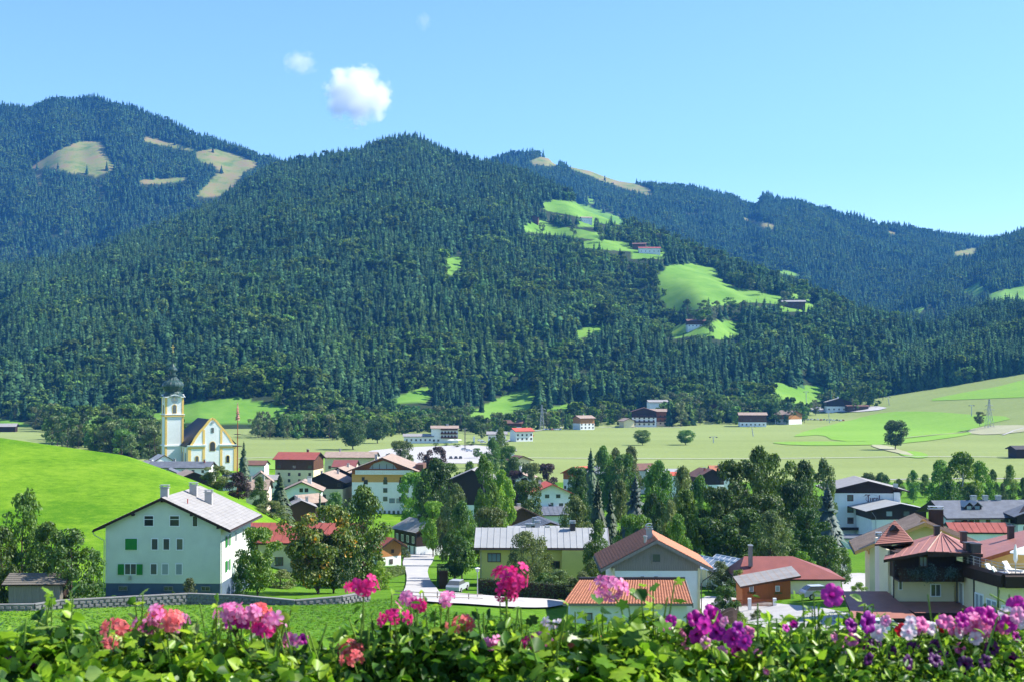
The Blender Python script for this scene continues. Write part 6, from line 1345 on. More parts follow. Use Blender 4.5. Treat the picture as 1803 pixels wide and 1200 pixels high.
# ================================================================ poles, pylons, lamps
def lattice_pylon(px, base, top, d, label, w=3.2, arms=True, group=None):
    x = X(px, d); z = Z(base, d); h = Z(top, d)-z; o = thing('power_pylon', label, 'pylon', (x, d, z), R(12), group)
    lv = [0, .22, .42, .58, .72, .84, .93, 1.0]; wf = lambda t: w*(1-t)**1.15+.28
    lg = MB()
    for a, b in ((-1,-1),(1,-1),(1,1),(-1,1)):
        m = MB(); m.tube([(a*wf(t), b*wf(t), t*h) for t in lv], .14, 4); m.build('leg', steel, o)
    for t0, t1 in zip(lv[:-1], lv[1:]):
        for (a, b), (c, e) in (((-1,-1),(1,-1)), ((1,-1),(1,1)), ((1,1),(-1,1)), ((-1,1),(-1,-1))):
            lg.tube([(a*wf(t0), b*wf(t0), t0*h), (c*wf(t1), e*wf(t1), t1*h)], .085, 4); lg.tube([(c*wf(t0), e*wf(t0), t0*h), (a*wf(t1), b*wf(t1), t1*h)], .085, 4); lg.tube([(a*wf(t1), b*wf(t1), t1*h), (c*wf(t1), e*wf(t1), t1*h)], .085, 4)
    lg.build('bracing', steel, o)
    if arms:
        for t, l in ((.70, 4.2), (.82, 3.4)):
            m = MB()
            for q in (-1, 1): m.tube([(0, 0, t*h+.8), (q*l, 0, t*h)], .1, 4); m.tube([(0, 0, t*h-.2), (q*l, 0, t*h)], .1, 4); m.tube([(q*l, 0, t*h), (q*l, 0, t*h-1.1)], .12, 5)
            m.build('crossarm', steel, o)
lattice_pylon(1741, 763, 702, 1180, 'tall steel lattice pylon on the right green slope')
lattice_pylon(954, 755, 712, 1230, 'slender steel mast among the trees behind the wide field', w=1.6, arms=True)
def lift_tower(px, base, top, d, label, lean=0, arm=2.6):
    x = X(px, d); z = Z(base, d); h = Z(top, d)-z; o = thing('lift_tower', label, 'ski lift tower', (x, d, z), R(20), 'ski lift towers on the valley field'); m = MB(); m.tube([(0, 0, -1), (lean, 0, h)], [.45, .28], 8); m.build('mast', metal_grey, o)
    m = MB(); m.box(lean-arm, -.18, h-.02, lean+arm, .18, h+.35); a = m.build('crossarm', metal_grey, o)
    for q in (-1, 1): m = MB(); m.box(lean+q*arm-.14, -1.2, h-.45, lean+q*arm+.14, 1.2, h-.03); m.build('sheave', metal_dark, a)
lift_tower(1255.5, 779, 768.5, 985, 'short ski lift tower in the middle of the wide field')
lift_tower(1326, 767, 750, 1100, 'leaning ski lift tower before the long pale roofed farmhouse', -1.5)
lift_tower(1460, 742, 726, 1300, 'ski lift tower on the right of the wide field above the bright grass', -1.0)
lift_tower(1566, 715, 698, 1500, 'leaning white ski lift tower at the shaded forest edge', -2.2)
lift_tower(1419, 722, 689, 1420, 'tall pale ski lift mast among the trees above the parked cars')
lift_tower(1710, 730, 713, 1300, 'thin lift tower on the upper right slope beside the small lone tree')
def util_pole(px, base, top, d, label, n=2, r=.16, m_=None):
    x = X(px, d); z = Z(base, d); h = Z(top, d)-z; o = thing('utility_pole', label, 'pole', (x, d, z), R(10)); m = MB()
    for q in ([-.5, .5] if n == 2 else [0]): m.tube([(q*1.0, 0, -1), (q*.35, 0, h)], r, 6)
    m.build('pole', m_ or wood_old, o); m = MB(); m.box(-1.5, -.1, h-1.0, 1.5, .1, h-.75); m.build('crossarm', steel, o)
util_pole(819, 797, 752, 880, 'wooden double power pole beside the village car park')
util_pole(811, 745, 728, 1150, 'small wooden power pole on the green strip behind the white inn', 2)
def flag_like(px, base, top, d, label):
    x = X(px, d); z = Z(base, d); h = Z(top, d)-z; o = thing('banner_pole', label, 'banner', (x, d, z)); m = MB(); m.tube([(0, 0, 0), (0, 0, h)], .09, 6); m.build('pole', metal_grey, o); m = MB(); m.box(.1, -.03, h*.15, 1.3, .03, h*.96); m.build('banner', fabric_white, o)
flag_like(833, 782, 767, 960, 'white banner on a pole at the entrance of the car park')
for k, (px, lb) in enumerate(((795, 'left of two white parasols in front of the white inn'), (806, 'right of two white parasols in front of the white inn'))):
    parasol(X(px, 955), 955, gz(X(px, 955), 955), fabric_white, lb, r=3.2, h=4.0)
def lamp(px, base, top, d, label):
    x = X(px, d); z = Z(base, d); h = Z(top, d)-z; o = thing('street_lamp', label, 'street lamp', (x, d, z)); m = MB(); m.cyl(0, 0, -.3, h-.5, .07, .05, 8); m.build('pole', metal_grey, o); m = MB(); m.cyl(0, 0, h-.497, h-.1, .16, .24, 8); m.build('lamp_glass', glass_pale, o); m = MB(); m.cyl(0, 0, h-.097, h, .34, .05, 8); m.build('lamp_hood', frame_white, o)
lamp(741, 972, 940, 312, 'white hooded street lamp beside the dark timber barn')
lamp(841, 1050, 998, 165, 'pale garden lamp at the left corner of the yellow house')
def rail_fence(pts, label, h=1.0, m_=None, step=2.2, name='rail_fence'):
    W_ = [hit(*p) for p in pts]; o = thing(name, label, 'fence', (W_[0][0], W_[0][1], gz(*W_[0]))); O = Vector(o.location); m_ = m_ or wood_grey; pm = MB(); pm.cyl(0, 0, -.3, h, .07, .06, 6); pd = pm.data('post', m_)
    for a, b in zip(W_[:-1], W_[1:]):
        L = math.dist(a, b); n = max(1, round(L/step)); P = [Vector((a[0]+(b[0]-a[0])*k/n, a[1]+(b[1]-a[1])*k/n, 0)) for k in range(n+1)]
        for p in P: p.z = gz(p.x, p.y)
        for p in P[:-1]: link('post', pd, o, p-O)
        for hh in (.45, .85):
            for k in range(n): m = MB(); m.tube([P[k]-O+Vector((0, -.08, hh*h)), P[k+1]-O+Vector((0, -.08, hh*h))], .045, 4); m.build('rail', m_, o)
rail_fence([(690,1053),(740,1056),(800,1058),(850,1060)], 'low timber rail fence along the shaded lane below the hedge')
rail_fence([(1268,1112),(1290,1098),(1300,1085)], 'dark picket fence in the garden right of the tiled house', 1.5, wood_dark, .45)
def hedge(pts, w, h, label, mm, seed=1, dens=260):
    W_ = [hit(*p) for p in pts]; g = np.random.default_rng(seed); P = []; Nn = []
    c = MB()
    for a, b in zip(W_[:-1], W_[1:]):
        L = math.dist(a, b); dx_, dy_ = (b[0]-a[0])/L, (b[1]-a[1])/L; k = int(L*dens); t = g.random(k)*L; side = g.integers(0, 3, k); u = np.where(side == 0, -w/2, np.where(side == 1, w/2, (g.random(k)-.5)*w)); v = np.where(side == 2, h, g.random(k)*h)+(g.random(k)-.5)*.12
        x = a[0]+dx_*t-dy_*u; y = a[1]+dy_*t+dx_*u; P.append(np.stack([x, y, ground(x, y)+v], 1)); n = np.stack([np.where(side == 0, dy_, np.where(side == 1, -dy_, 0)), np.where(side == 0, -dx_, np.where(side == 1, dx_, 0)), np.where(side == 2, 1., 0)], 1)+g.normal(size=(k, 3))*.5; Nn.append(n/np.linalg.norm(n, axis=1)[:, None])
        q = w/2-.08; za, zb = gz(*a), gz(*b); c.add([(a[0]-dy_*s_*-1*q, a[1]+dx_*s_*-1*q, za+z_) for z_ in (-.3, h-.1) for s_ in (-1, 1)]+[(b[0]-dy_*s_*-1*q, b[1]+dx_*s_*-1*q, zb+z_) for z_ in (-.3, h-.1) for s_ in (-1, 1)], [(0,1,5,4),(2,3,7,6),(0,2,6,4),(1,3,7,5),(0,1,3,2),(4,5,7,6)])
    P = np.concatenate(P); Nn = np.concatenate(Nn); O = P.mean(0); O[2] = P[:, 2].min(); V, Q = leaf_quads(P-O, Nn, .10, g, .7)
    o = thing('hedge', label, 'hedge', tuple(O)); link('foliage', npmesh('foliage', V, Q, mm), o, kind='stuff'); c.build('branches', wood_dark, o, (-O[0], -O[1], -O[2]))
hedge([(842,1046),(920,1052),(1006,1056)], 1.3, 1.9, 'long clipped dark hedge in front of the yellow house', leaf_dark, 5)
hedge([(628,1032),(660,1022),(705,1010)], 1.6, 1.3, 'clipped bright hedge curving along the left side of the driveway', leaf_mid, 6)
hedge([(781,1036),(777,1022)], 1.2, 2.4, 'narrow upright dark hedge on the right side of the driveway', leaf_dark, 7)
# ================================================================ trees that stand for themselves
TM = {}
def tm(kind):
    if kind not in TM:
        TM[kind] = {
            'round': lambda: make_tree_meshes('round', 'round', 101, 8750, 56, .0185, leafm=leaf_mid),
            'round2': lambda: make_tree_meshes('round2', 'round', 107, 8750, 40, .0190, leafm=leaf_mid),
            'dense': lambda: make_tree_meshes('dense', 'round', 131, 9000, 90, .020, base=.14, leafm=leaf_mid),
            'tall': lambda: make_tree_meshes('tall', 'tall', 102, 8750, 64, .0175, base=.10, leafm=leaf_mid),
            'tall2': lambda: make_tree_meshes('tall2', 'tall', 112, 8125, 44, .0175, base=.14, leafm=leaf_mid),
            'poplar': lambda: make_tree_meshes('poplar', 'poplar', 103, 7500, 60, .0165, base=.08, leafm=leaf_mid, barkm=bark_birch),
            'airy': lambda: make_tree_meshes('airy', 'airy', 104, 5200, 52, .0165, base=.10, leafm=leaf_mid),
            'bush': lambda: make_tree_meshes('bush', 'bush', 105, 5200, 40, .021, base=.02, leafm=leaf_mid),
            'weep': lambda: make_tree_meshes('weep', 'weep', 106, 9000, 40, .0150, base=.12, leafm=leaf_mid),
            'spruce': lambda: (trunk_mesh(), spruce_mesh('spruce_crown', 61, 30, 13, needle, 10, .5, base=.03, droop=.42)),
            'spruce2': lambda: (trunk_mesh(), spruce_mesh('spruce_crown', 62, 26, 11, needle, 10, .5, base=.05, droop=.30)),
            'fspruce': lambda: (trunk_mesh(), spruce_mesh('spruce_crown', 63, 14, 10, forest_needle, 10, .21, base=.06, droop=.85)),
            'fround': lambda: far_tree(),
            'fround2': lambda: make_tree_meshes('far_round', 'round', 121, 1500, 26, .030, leafm=leaf_mid),
            'ftall': lambda: make_tree_meshes('far_tall', 'tall', 122, 1500, 26, .028, base=.06, leafm=leaf_mid),
            'fairy': lambda: make_tree_meshes('far_broad', 'round', 123, 1300, 18, .032, base=.05, leafm=leaf_mid)}[kind]()
    return TM[kind]
def trunk_mesh(): b = MB(); b.tube([(0, 0, -.1), (.03, 0, 5), (0, 0, 9.6)], [.16, .10, .02], 7); return b.data('spruce_trunk', bark)
def far_tree(): return make_tree_meshes('far_round', 'round', 120, 1500, 20, .030, leafm=leaf_mid)
def tree(kind, x, y, z, h, w, label, m=None, group=None, name='tree', rz=None, cat='tree'):
    tk, cr = tm(kind); o = thing(name, label, cat, (x, y, z-.15), rnd.random()*6.28 if rz is None else rz, group)
    unit = 10.0 if 'spruce' not in kind or kind != 'fspruce' else 4.6
    sx = w/10*1.08 if kind not in ('fspruce',) else w/4.4; sz = h/10
    for nm, me in (('trunk', tk), ('crown', cr)):
        c = link(nm, me, o); c.scale = (sx if nm == 'crown' else min(sx, sz)*1.0, sx if nm == 'crown' else min(sx, sz)*1.0, sz)
        if nm == 'trunk' and kind not in ('spruce', 'spruce2', 'fspruce'): c.scale = (sx, sx, sz)
        if nm == 'crown' and m is not None: c.material_slots[0].link = 'OBJECT'; c.material_slots[0].material = m
    return o
def T(kind, px, top, d, wpx, label, m=None, name='tree', base=None, group=None):
    x = X(px, d); z = gz(x, d) if base is None else Z(base, d); h = Z(top, d)-z
    if h < .8: print('low tree', label, h)
    w = wpx*d/F*(1.0 if 'bush' in kind else 1.12); w = max(w, h*{'tall': .40, 'tall2': .41, 'poplar': .36, 'airy': .5, 'round': .50, 'round2': .50, 'spruce': .36, 'spruce2': .32, 'weep': .6}.get(kind, 0)) if h > 5 and 'narrow dark spruce' not in label else w
    return tree(kind, x, d, z, max(h, .8), w, label, m, group, name, cat='tree' if 'bush' not in kind else 'bush')
LB, LD, LO, LA, LP, LM = leaf_bright, leaf_dark, leaf_olive, leaf_autumn, leaf_purple, leaf_mid
# front left garden
T('airy', 42, 846, 150, 84, 'tall loose crowned pear tree at the left edge behind the shed', LM, 'pear_tree', base=1058)
T('bush', 6, 925, 146, 80, 'leafy bush cut off by the left edge below the meadow hill', LM, 'large_bush')
T('tall2', 88, 918, 148, 90, 'tree with feathery branches between the pear tree and the pale green house', LM, base=1060)
T('bush', 128, 930, 144, 96, 'wide dark fruit tree overhanging the mossy shed', LM, 'fruit_tree', base=1066)
T('airy', 168, 960, 150, 50, 'thin branches of a small tree touching the left wall of the pale green house', LM)
T('round', 455, 928, 153, 76, 'bright green round tree at the right corner of the pale green house', LB, base=1058)
T('bush', 424, 990, 151, 30, 'dark climbing shrub on the sunny side of the pale green house', LD, 'shrub', base=1060)
T('round2', 562, 890, 168, 118, 'large tree turning yellow and orange at the top in front of the red roof', LA, base=1062)
T('tall', 640, 856, 186, 92, 'tall dark pine like tree right of the autumn coloured tree', LM, base=1046)
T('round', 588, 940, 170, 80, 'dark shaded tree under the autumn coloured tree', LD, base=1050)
T('airy', 337, 1010, 149, 34, 'small young tree on the lawn in front of the pale green house', LO, 'sapling', base=1062)
T('bush', 203, 1045, 147, 24, 'low bush near the left front corner of the pale green house', LM, 'shrub', base=1064)
T('bush', 308, 1038, 149, 14, 'tiny shrub on the lawn below the middle basement window', LM, 'shrub', base=1062)
T('bush', 495, 1000, 178, 60, 'flowering shrub row below the cream annexe wall', LO, 'shrub')
# driveway and yellow house
T('bush', 712, 955, 296, 28, 'round shrub at the upper bend of the driveway', LO, 'shrub')
T('bush', 672, 985, 180, 40, 'low bright shrub on the bank left of the driveway', LB, 'shrub')
T('tall', 814, 882, 204, 56, 'tall dark tree between the timber barn and the yellow house', LM)
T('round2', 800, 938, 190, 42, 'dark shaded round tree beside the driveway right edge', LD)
T('round', 862, 893, 214, 66, 'broad mid green tree directly behind the left end of the yellow house', LO)
T('weep', 936, 934, 181, 76, 'weeping birch in front of the long yellow house', LO, 'weeping_birch', base=1048)
T('tall2', 1054, 914, 184, 56, 'slender grey green tree at the right end of the yellow house', LM)
T('bush', 985, 1000, 176, 60, 'grey green shrub under the right part of the yellow house', LO, 'shrub')
T('bush', 1022, 1004, 172, 60, 'grey green shrub before the left eave of the tiled house', LO, 'shrub')
T('bush', 960, 1006, 178, 50, 'low shrub at the foot of the weeping birch', LM, 'shrub')
T('bush', 1042, 985, 178, 44, 'shrub filling the gap between the yellow house and the tiled house', LM, 'shrub')
# middle village
T('tall', 768, 808, 318, 74, 'large dark tree mass right of the large hotel', LD)
T('tall2', 748, 826, 345, 44, 'mid green tree touching the right corner of the large hotel', LM)
T('round', 728, 832, 360, 26, 'small yellow green tree against the large hotel', LB)
T('tall', 803, 852, 262, 44, 'narrow light green tree left of the hidden timber house', LO)
T('poplar', 852, 800, 335, 46, 'bright green tree with thin top over the car park edge', LB)
T('tall2', 884, 828, 312, 52, 'bright green tree right of the hidden timber house', LB)
T('tall', 868, 850, 290, 40, 'darker green tree below the two bright green trees', LM)
T('round', 927, 846, 365, 60, 'big dense round tree right of the brown gabled house', LM)
T('tall', 1012, 872, 232, 58, 'yellow green tree behind the right end of the yellow house roof', LO)
T('round', 1018, 822, 460, 44, 'round tree right of the red gabled house', LM)
T('tall', 1022, 838, 330, 36, 'dark green tree left of the dark flat building', LD)
T('round', 962, 816, 480, 40, 'dark purple leaved tree behind the red gabled house', LP, 'purple_tree')
T('round', 908, 828, 470, 30, 'small purple tree left of the red gabled house', LP, 'purple_tree')
T('spruce', 1052, 842, 244, 38, 'dark narrow spruce before the dark flat building', None, 'spruce_tree')
T('spruce2', 1074, 858, 250, 24, 'thin spruce between the dark spruce and the blue spruce', None, 'spruce_tree')
T('spruce', 1118, 836, 238, 66, 'blue grey spruce in the middle of the village trees', needle_blue, 'blue_spruce')
T('tall', 1092, 846, 262, 50, 'yellowish birch left of the blue grey spruce', LO, 'birch_tree')
T('tall2', 1160, 812, 292, 52, 'tall mid green tree right of the blue grey spruce', LM)
T('airy', 1155, 808, 300, 38, 'thin topped pine in front of the pale blue sheet roof', LM, 'pine_tree')
T('tall', 1202, 822, 288, 54, 'tall grey green tree left of the dark timber gable', LO)
T('tall', 1232, 838, 278, 46, 'dark green tree below the dark timber gable', LM)
T('round', 1116, 905, 214, 64, 'round bright green tree left of the tiled house chimney', LM)
T('tall', 1192, 905, 212, 48, 'birch with a yellow patch right of the tiled house chimney', LB, 'birch_tree')
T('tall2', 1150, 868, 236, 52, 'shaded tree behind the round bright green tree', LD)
T('tall', 1208, 862, 240, 66, 'large light barked tree left of the big dark trees', LM)
T('tall2', 1180, 880, 226, 40, 'light green tree squeezed right of the shaded tree', LO)
# the big dark trees
T('round', 1300, 812, 246, 100, 'big dark tree at the left of the tall dark group', LD)
T('tall', 1336, 788, 256, 74, 'tallest crown of the tall dark group', LM)
T('round2', 1362, 800, 262, 80, 'rounded crown right of the tallest crown in the dark group', LM)
T('round', 1262, 858, 240, 70, 'lower left crown of the tall dark group above the greenhouses', LD)
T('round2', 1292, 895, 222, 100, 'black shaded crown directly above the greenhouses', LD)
T('round', 1345, 870, 236, 90, 'dark crown behind the light willow', LD)
T('tall', 1356, 898, 205, 74, 'light green willow in front of the tall dark group', LO, 'willow_tree')
T('tall', 1414, 812, 262, 62, 'tall dark tree left of the yellow green birch', LD)
T('poplar', 1450, 808, 282, 60, 'yellow green birch crown beside the lettered hotel', LO, 'birch_tree')
T('spruce', 1456, 852, 238, 74, 'large blue grey spruce left of the lettered hotel', needle_blue, 'blue_spruce')
T('round', 1420, 895, 222, 70, 'dark tree left of the large blue grey spruce', LD)
T('round', 1398, 850, 250, 70, 'dark crown between the tall dark group and the blue spruce', LD)
T('round2', 1380, 930, 214, 60, 'dark tree between the willow and the blue spruce', LD)
T('bush', 1452, 940, 198, 80, 'light green bush under the large blue grey spruce', LM, 'large_bush')
T('bush', 1412, 968, 196, 52, 'yellow green bush behind the maroon roof', LB, 'large_bush')
T('bush', 1482, 962, 204, 34, 'bush right of the maroon roof near the lawn', LM, 'large_bush')
T('bush', 1510, 1022, 140, 34, 'rounded yellow green bush at the end of the yard', LB, 'shrub', base=1052)
T('bush', 1268, 985, 178, 50, 'flowering garden bush right of the tiled house', LO, 'shrub')
T('bush', 1298, 1000, 172, 44, 'yellow green garden bush beside the orange timber annexe', LB, 'shrub')
T('round', 1276, 1030, 150, 46, 'small garden tree at the corner of the yard right of the tiled house', LM, base=1108)
T('bush', 1250, 1058, 146, 30, 'low bush beside the satellite dish', LD, 'shrub', base=1110)
T('bush', 1300, 1075, 146, 36, 'low yellow green bush by the dark picket fence', LB, 'shrub', base=1112)
T('bush', 1332, 1070, 148, 30, 'low garden bush before the white fence posts', LO, 'shrub', base=1100)
# right side
for a in ((1690, 796, 405, 100, 'tallest airy poplar between the two hotels', LB, 'poplar'), (1655, 810, 425, 66, 'airy poplar left of the tallest poplar', LB, 'poplar'), (1724, 812, 430, 64, 'light green tree right of the tallest poplar', LB, 'poplar'), (1668, 845, 392, 52, 'bushy green tree at the foot of the airy poplars', LM, 'tall'), (1708, 850, 400, 46, 'leafy tree behind the twin dormers', LM, 'tall')):
    T(a[6], a[0], a[1], a[2], a[3], a[4], a[5], 'poplar_tree' if a[6] == 'poplar' else 'tree')
for k, (px, top, d, w, lb) in enumerate(((1526, 831, 520, 26, 'left of two dark ball shaped trees behind the lettered hotel'), (1553, 831, 520, 26, 'right of two dark ball shaped trees behind the lettered hotel'), (1581, 842, 540, 24, 'light tree right of the two ball shaped trees'), (1606, 827, 515, 25, 'young street tree left of the airy poplars'), (1627, 834, 540, 26, 'slim street tree touching the airy poplars'), (1746, 826, 500, 24, 'first street tree right of the airy poplars'), (1777, 818, 500, 30, 'tallest street tree near the right edge'), (1800, 840, 480, 22, 'dark street tree cut by the right edge'), (1763, 850, 470, 14, 'brownish thin tree between two street trees'), (1422, 818, 560, 24, 'dark round tree above the large blue spruce'))):
    T('dense' if k in (0, 1, 9) else 'tall', px, top, d, w, lb, LD if k in (0, 1, 9, 7) else (LO if k == 8 else LM))
for k, (px, top, d, w, lb, m, kind) in enumerate(((1040, 789, 445, 22, 'dark spruce beside the bright red shed roof', None, 'spruce'), (1062, 786, 452, 18, 'narrow grey green tree right of the dark spruce', LM, 'tall'), (1084, 789, 456, 28, 'grey green tree in the row at the field edge', LO, 'tall2'), (1110, 786, 452, 28, 'rightmost birch of the row at the field edge', LO, 'tall'), (1098, 800, 440, 30, 'lower tree in front of the birch row at the field edge', LM, 'round'))):
    T(kind, px, top, d, w, lb, m, 'spruce_tree' if kind == 'spruce' else 'tree')
# left village
T('round2', 384, 818, 318, 54, 'light grey green willow at the meadow edge below the church', LO, 'willow_tree')
T('tall', 421, 830, 312, 48, 'dark purple brown tree right of the light willow', LP, 'purple_tree')
T('tall', 458, 838, 335, 34, 'dark tree between the beige gable and the spruce', LD)
T('spruce', 494, 832, 322, 46, 'dark spruce left of the white chalet', None, 'spruce_tree')
T('bush', 478, 880, 270, 66, 'light green bushes along the foot of the meadow hill', LO, 'large_bush')
T('spruce2', 430, 776, 520, 26, 'dark spruce directly behind the maypole', None, 'spruce_tree')
T('airy', 590, 858, 345, 44, 'small grey green pine in front of the dark timber gable', LM, 'pine_tree')
T('spruce2', 564, 862, 350, 12, 'very narrow dark spruce right of the white chalet', None, 'spruce_tree')
T('round', 706, 776, 560, 50, 'yellow green round tree behind the large hotel', LO)
T('round2', 764, 786, 545, 46, 'purple brown tree right of the yellow green tree', LP, 'purple_tree')
T('round', 744, 880, 330, 18, 'first small clipped tree at the right foot of the large hotel', LM)
T('round', 763, 882, 300, 18, 'second small clipped tree, lighter, right of the large hotel', LB)
T('bush', 780, 890, 290, 26, 'yellowish bush behind the dark timber barn', LO, 'large_bush')
T('round', 790, 815, 470, 44, 'shaded tree under the purple brown tree', LM)
T('tall', 828, 812, 480, 34, 'mid green tree at the near corner of the car park', LM)
T('tall', 868, 770, 640, 30, 'left tree of the tall pair right of the car park', LM)
T('tall2', 882, 752, 720, 32, 'taller tree of the pair right of the car park', LM)
T('round', 896, 785, 600, 34, 'round tree below the tall pair at the car park', LM)
T('tall', 905, 805, 540, 40, 'dark green tree at the near left field corner', LD)
T('spruce2', 922, 812, 500, 24, 'small spruce at the near left field corner', None, 'spruce_tree')
T('round', 936, 815, 470, 34, 'light tree right of the small field corner spruce', LO)
T('round', 840, 788, 800, 16, 'small round tree in the car park island', LM)
T('dense', 622, 741, 900, 46, 'larger of two big dark solitary trees left of the car park', LD)
T('dense', 665, 735, 985, 38, 'smaller of two big dark solitary trees left of the car park', LD)
T('dense', 1131, 756, 952, 29, 'left of two round lone trees on the wide field', LM)
T('dense', 1207, 756, 952, 30, 'right of two round lone trees on the wide field', LM)
T('dense', 1575, 739, 895, 41, 'large solitary round tree on the green slope at the right', LD, base=790)
T('round', 1724, 724, 1170, 18, 'small lone tree left of the steel pylon on the slope', LO, base=749)
for k, (px, top, d, w, lb) in enumerate(((700, 795, 870, 10, 'tiny tree left in the car park'), (718, 782, 940, 12, 'little tree left of the car park entrance'), (768, 778, 950, 12, 'little round tree in front of the white inn'), (805, 780, 930, 14, 'round tree in the car park before the white parasols'), (786, 778, 945, 9, 'narrow small tree before the white inn'), (830, 776, 950, 22, 'dark clipped hedge tree at the car park entrance'))):
    T('fround2', px, top, d, w, lb, LM)
# hillside farms' trees and the mixed band along the forest foot
gT = np.random.default_rng(11)
ADJ = ['grey green', 'mid green', 'dark green', 'light olive']; MATS4 = [LO, LM, LD, LO]
GROVE = []
def band(pts, n, dr, hr, group, wr=(.65, .95), kinds=('fround', 'fround2', 'ftall', 'fairy'), zoff=0, mats=MATS4, spr=.12, surf=None):
    n = int(n*1.5)
    for k in range(n):
        u = (k+gT.random())/(n); px = np.interp(u, np.linspace(0, 1, len(pts)), [p[0] for p in pts]); pxx = px+(gT.random()-.5)*12
        d = np.interp(u, np.linspace(0, 1, len(dr)), dr)*(1+(gT.random()-.5)*.10); h = hr[0]+(hr[1]-hr[0])*gT.random()**1.2
        x = X(pxx, d); z = gz(x, d) if surf is None else max(gz(x, d), float(surf.z(x, d)))
        a_, b_ = proj(x, d, z); c_, e_ = proj(x, d, z+h*.6)
        if mask(np.array([a_, c_]), np.array([b_, e_]), FOOT).any(): continue
        if k % 2: GROVE.append((x+8, d+14, z, h, 1.0, gT.random() > spr)); GROVE.append((x-7, d+30, z+.5, h*1.1, 1.1, True)); continue
        if gT.random() < spr: tree('fspruce', x, d, z, h*1.15, h*.42, 'spruce, one of the '+group, forest_needle, group, 'spruce_tree')
        else:
            i = int(gT.integers(0, 4)); tree(kinds[int(gT.integers(0, len(kinds)))], x, d, z, h, h*(wr[0]+(wr[1]-wr[0])*gT.random()), ADJ[i]+' tree, one of the '+group, mats[i], group, 'tree')
band([(85, 0), (300, 0)], 38, [1000, 900, 820, 800], (13, 22), 'lower trees left of the church')
band([(90, 0), (290, 0)], 20, [1180, 1080], (13, 24), 'upper trees left of the church tower')
band([(440, 0), (700, 0)], 44, [1120, 1100, 1080, 1120], (12, 20), 'trees behind the two big solitary trees')
band([(430, 0), (720, 0)], 22, [1230, 1200], (9, 15), 'upper trees above the field behind the village')
band([(700, 0), (860, 0)], 26, [1180, 1230, 1160], (9, 15), 'trees around the white inn')
band([(850, 0), (1010, 0)], 28, [1100, 1260, 1290], (9, 18), 'trees left of the far field edge')
band([(1010, 0), (1110, 0)], 14, [1330, 1360], (12, 20), 'trees around the field edge chalet')
band([(1170, 0), (1420, 0)], 42, [1350, 1380, 1400], (13, 24), 'trees along the far field edge')
band([(1150, 0), (1380, 0)], 20, [1440, 1460], (16, 27), 'second row of trees behind the far field edge')
band([(1400, 0), (1560, 0)], 16, [1520, 1560, 1540], (12, 22), 'trees around the forest foot inn')
band([(540, 0), (1000, 0)], 30, [1290, 1330, 1400], (12, 20), 'leafy trees in front of the spruce forest', surf=M1)
band([(0, 0), (120, 0)], 12, [1290, 1270], (14, 22), 'trees around the meadow hut at the left edge', surf=M1)
# trees on the hillside meadows
for k, (px, py, w, lb) in enumerate(((975, 395, 12, 'a'), (1140, 400, 14, 'b'), (1160, 430, 12, 'c'), (1190, 455, 12, 'd'), (1285, 500, 16, 'e'), (1300, 508, 18, 'e'), (1320, 512, 18, 'e'), (1342, 520, 16, 'e'), (1240, 560, 16, 'f'), (1262, 556, 16, 'f'), (1285, 558, 16, 'f'), (1310, 560, 16, 'f'), (1250, 588, 14, 'g'), (1050, 400, 10, 'h'), (1010, 415, 10, 'h'), (955, 410, 14, 'h'), (1080, 425, 10, 'h'), (1210, 558, 14, 'f'), (1380, 545, 14, 'i'), (1415, 540, 14, 'i'), (1060, 428, 10, 'h'))):
    p = mhit(M1, px, py); h = 17+gT.random()*9; i = int(gT.integers(0, 3)); tree(('fround', 'fround2', 'ftall')[i], p[0], p[1], p[2], h, h*.85, ADJ[i]+' leafy tree on the hillside meadows', MATS4[i], 'leafy trees on the hillside meadows', 'tree')
for k, (px, py) in enumerate(((153, 307), (188, 300), (160, 300))):
    if k < 2: p = mhit(M2, px, py); tree('fspruce', p[0], p[1], p[2], 30, 14, ('left', 'right')[k]+' lone spruce on the pale clearing of the left mountain', forest_needle, None, 'spruce_tree')
for i, (x, y, z, H_, Wm, br) in enumerate(EDGE):
    right = x > 330 and y > 1560
    grp = 'front trees of the wood on the right slope' if right else 'front trees of the forest on the central mountain'
    tree('fround' if br else 'fspruce', x, y, z-.5, H_, H_*(.8 if br else .42)*Wm, 'dark spruce in the '+grp.replace('front trees of', 'front row of'), leaf_olive if br else forest_needle, grp, 'tree' if br else 'spruce_tree')

gg = np.random.default_rng(5); A_ = np.array([g[:5] for g in GROVE]); A_[:, 2] = np.maximum(ground(A_[:, 0], A_[:, 1]), M1.z(A_[:, 0], A_[:, 1])*(A_[:, 1] > 1240))
a_, b_ = proj(A_[:, 0], A_[:, 1], A_[:, 2]); c_, e_ = proj(A_[:, 0], A_[:, 1], A_[:, 2]+A_[:, 3]*.7); ok_ = ~(mask(a_, b_, FOOT) | mask(c_, e_, FOOT)); A_ = A_[ok_]; GROVE = [g for g, o_ in zip(GROVE, ok_) if o_]
forest('grove', A_[:, :3]-np.array([0, 0, .3]), A_[:, 3], A_[:, 4], np.array([g[5] for g in GROVE]), gg, 'leafy trees massed along the foot of the forest')
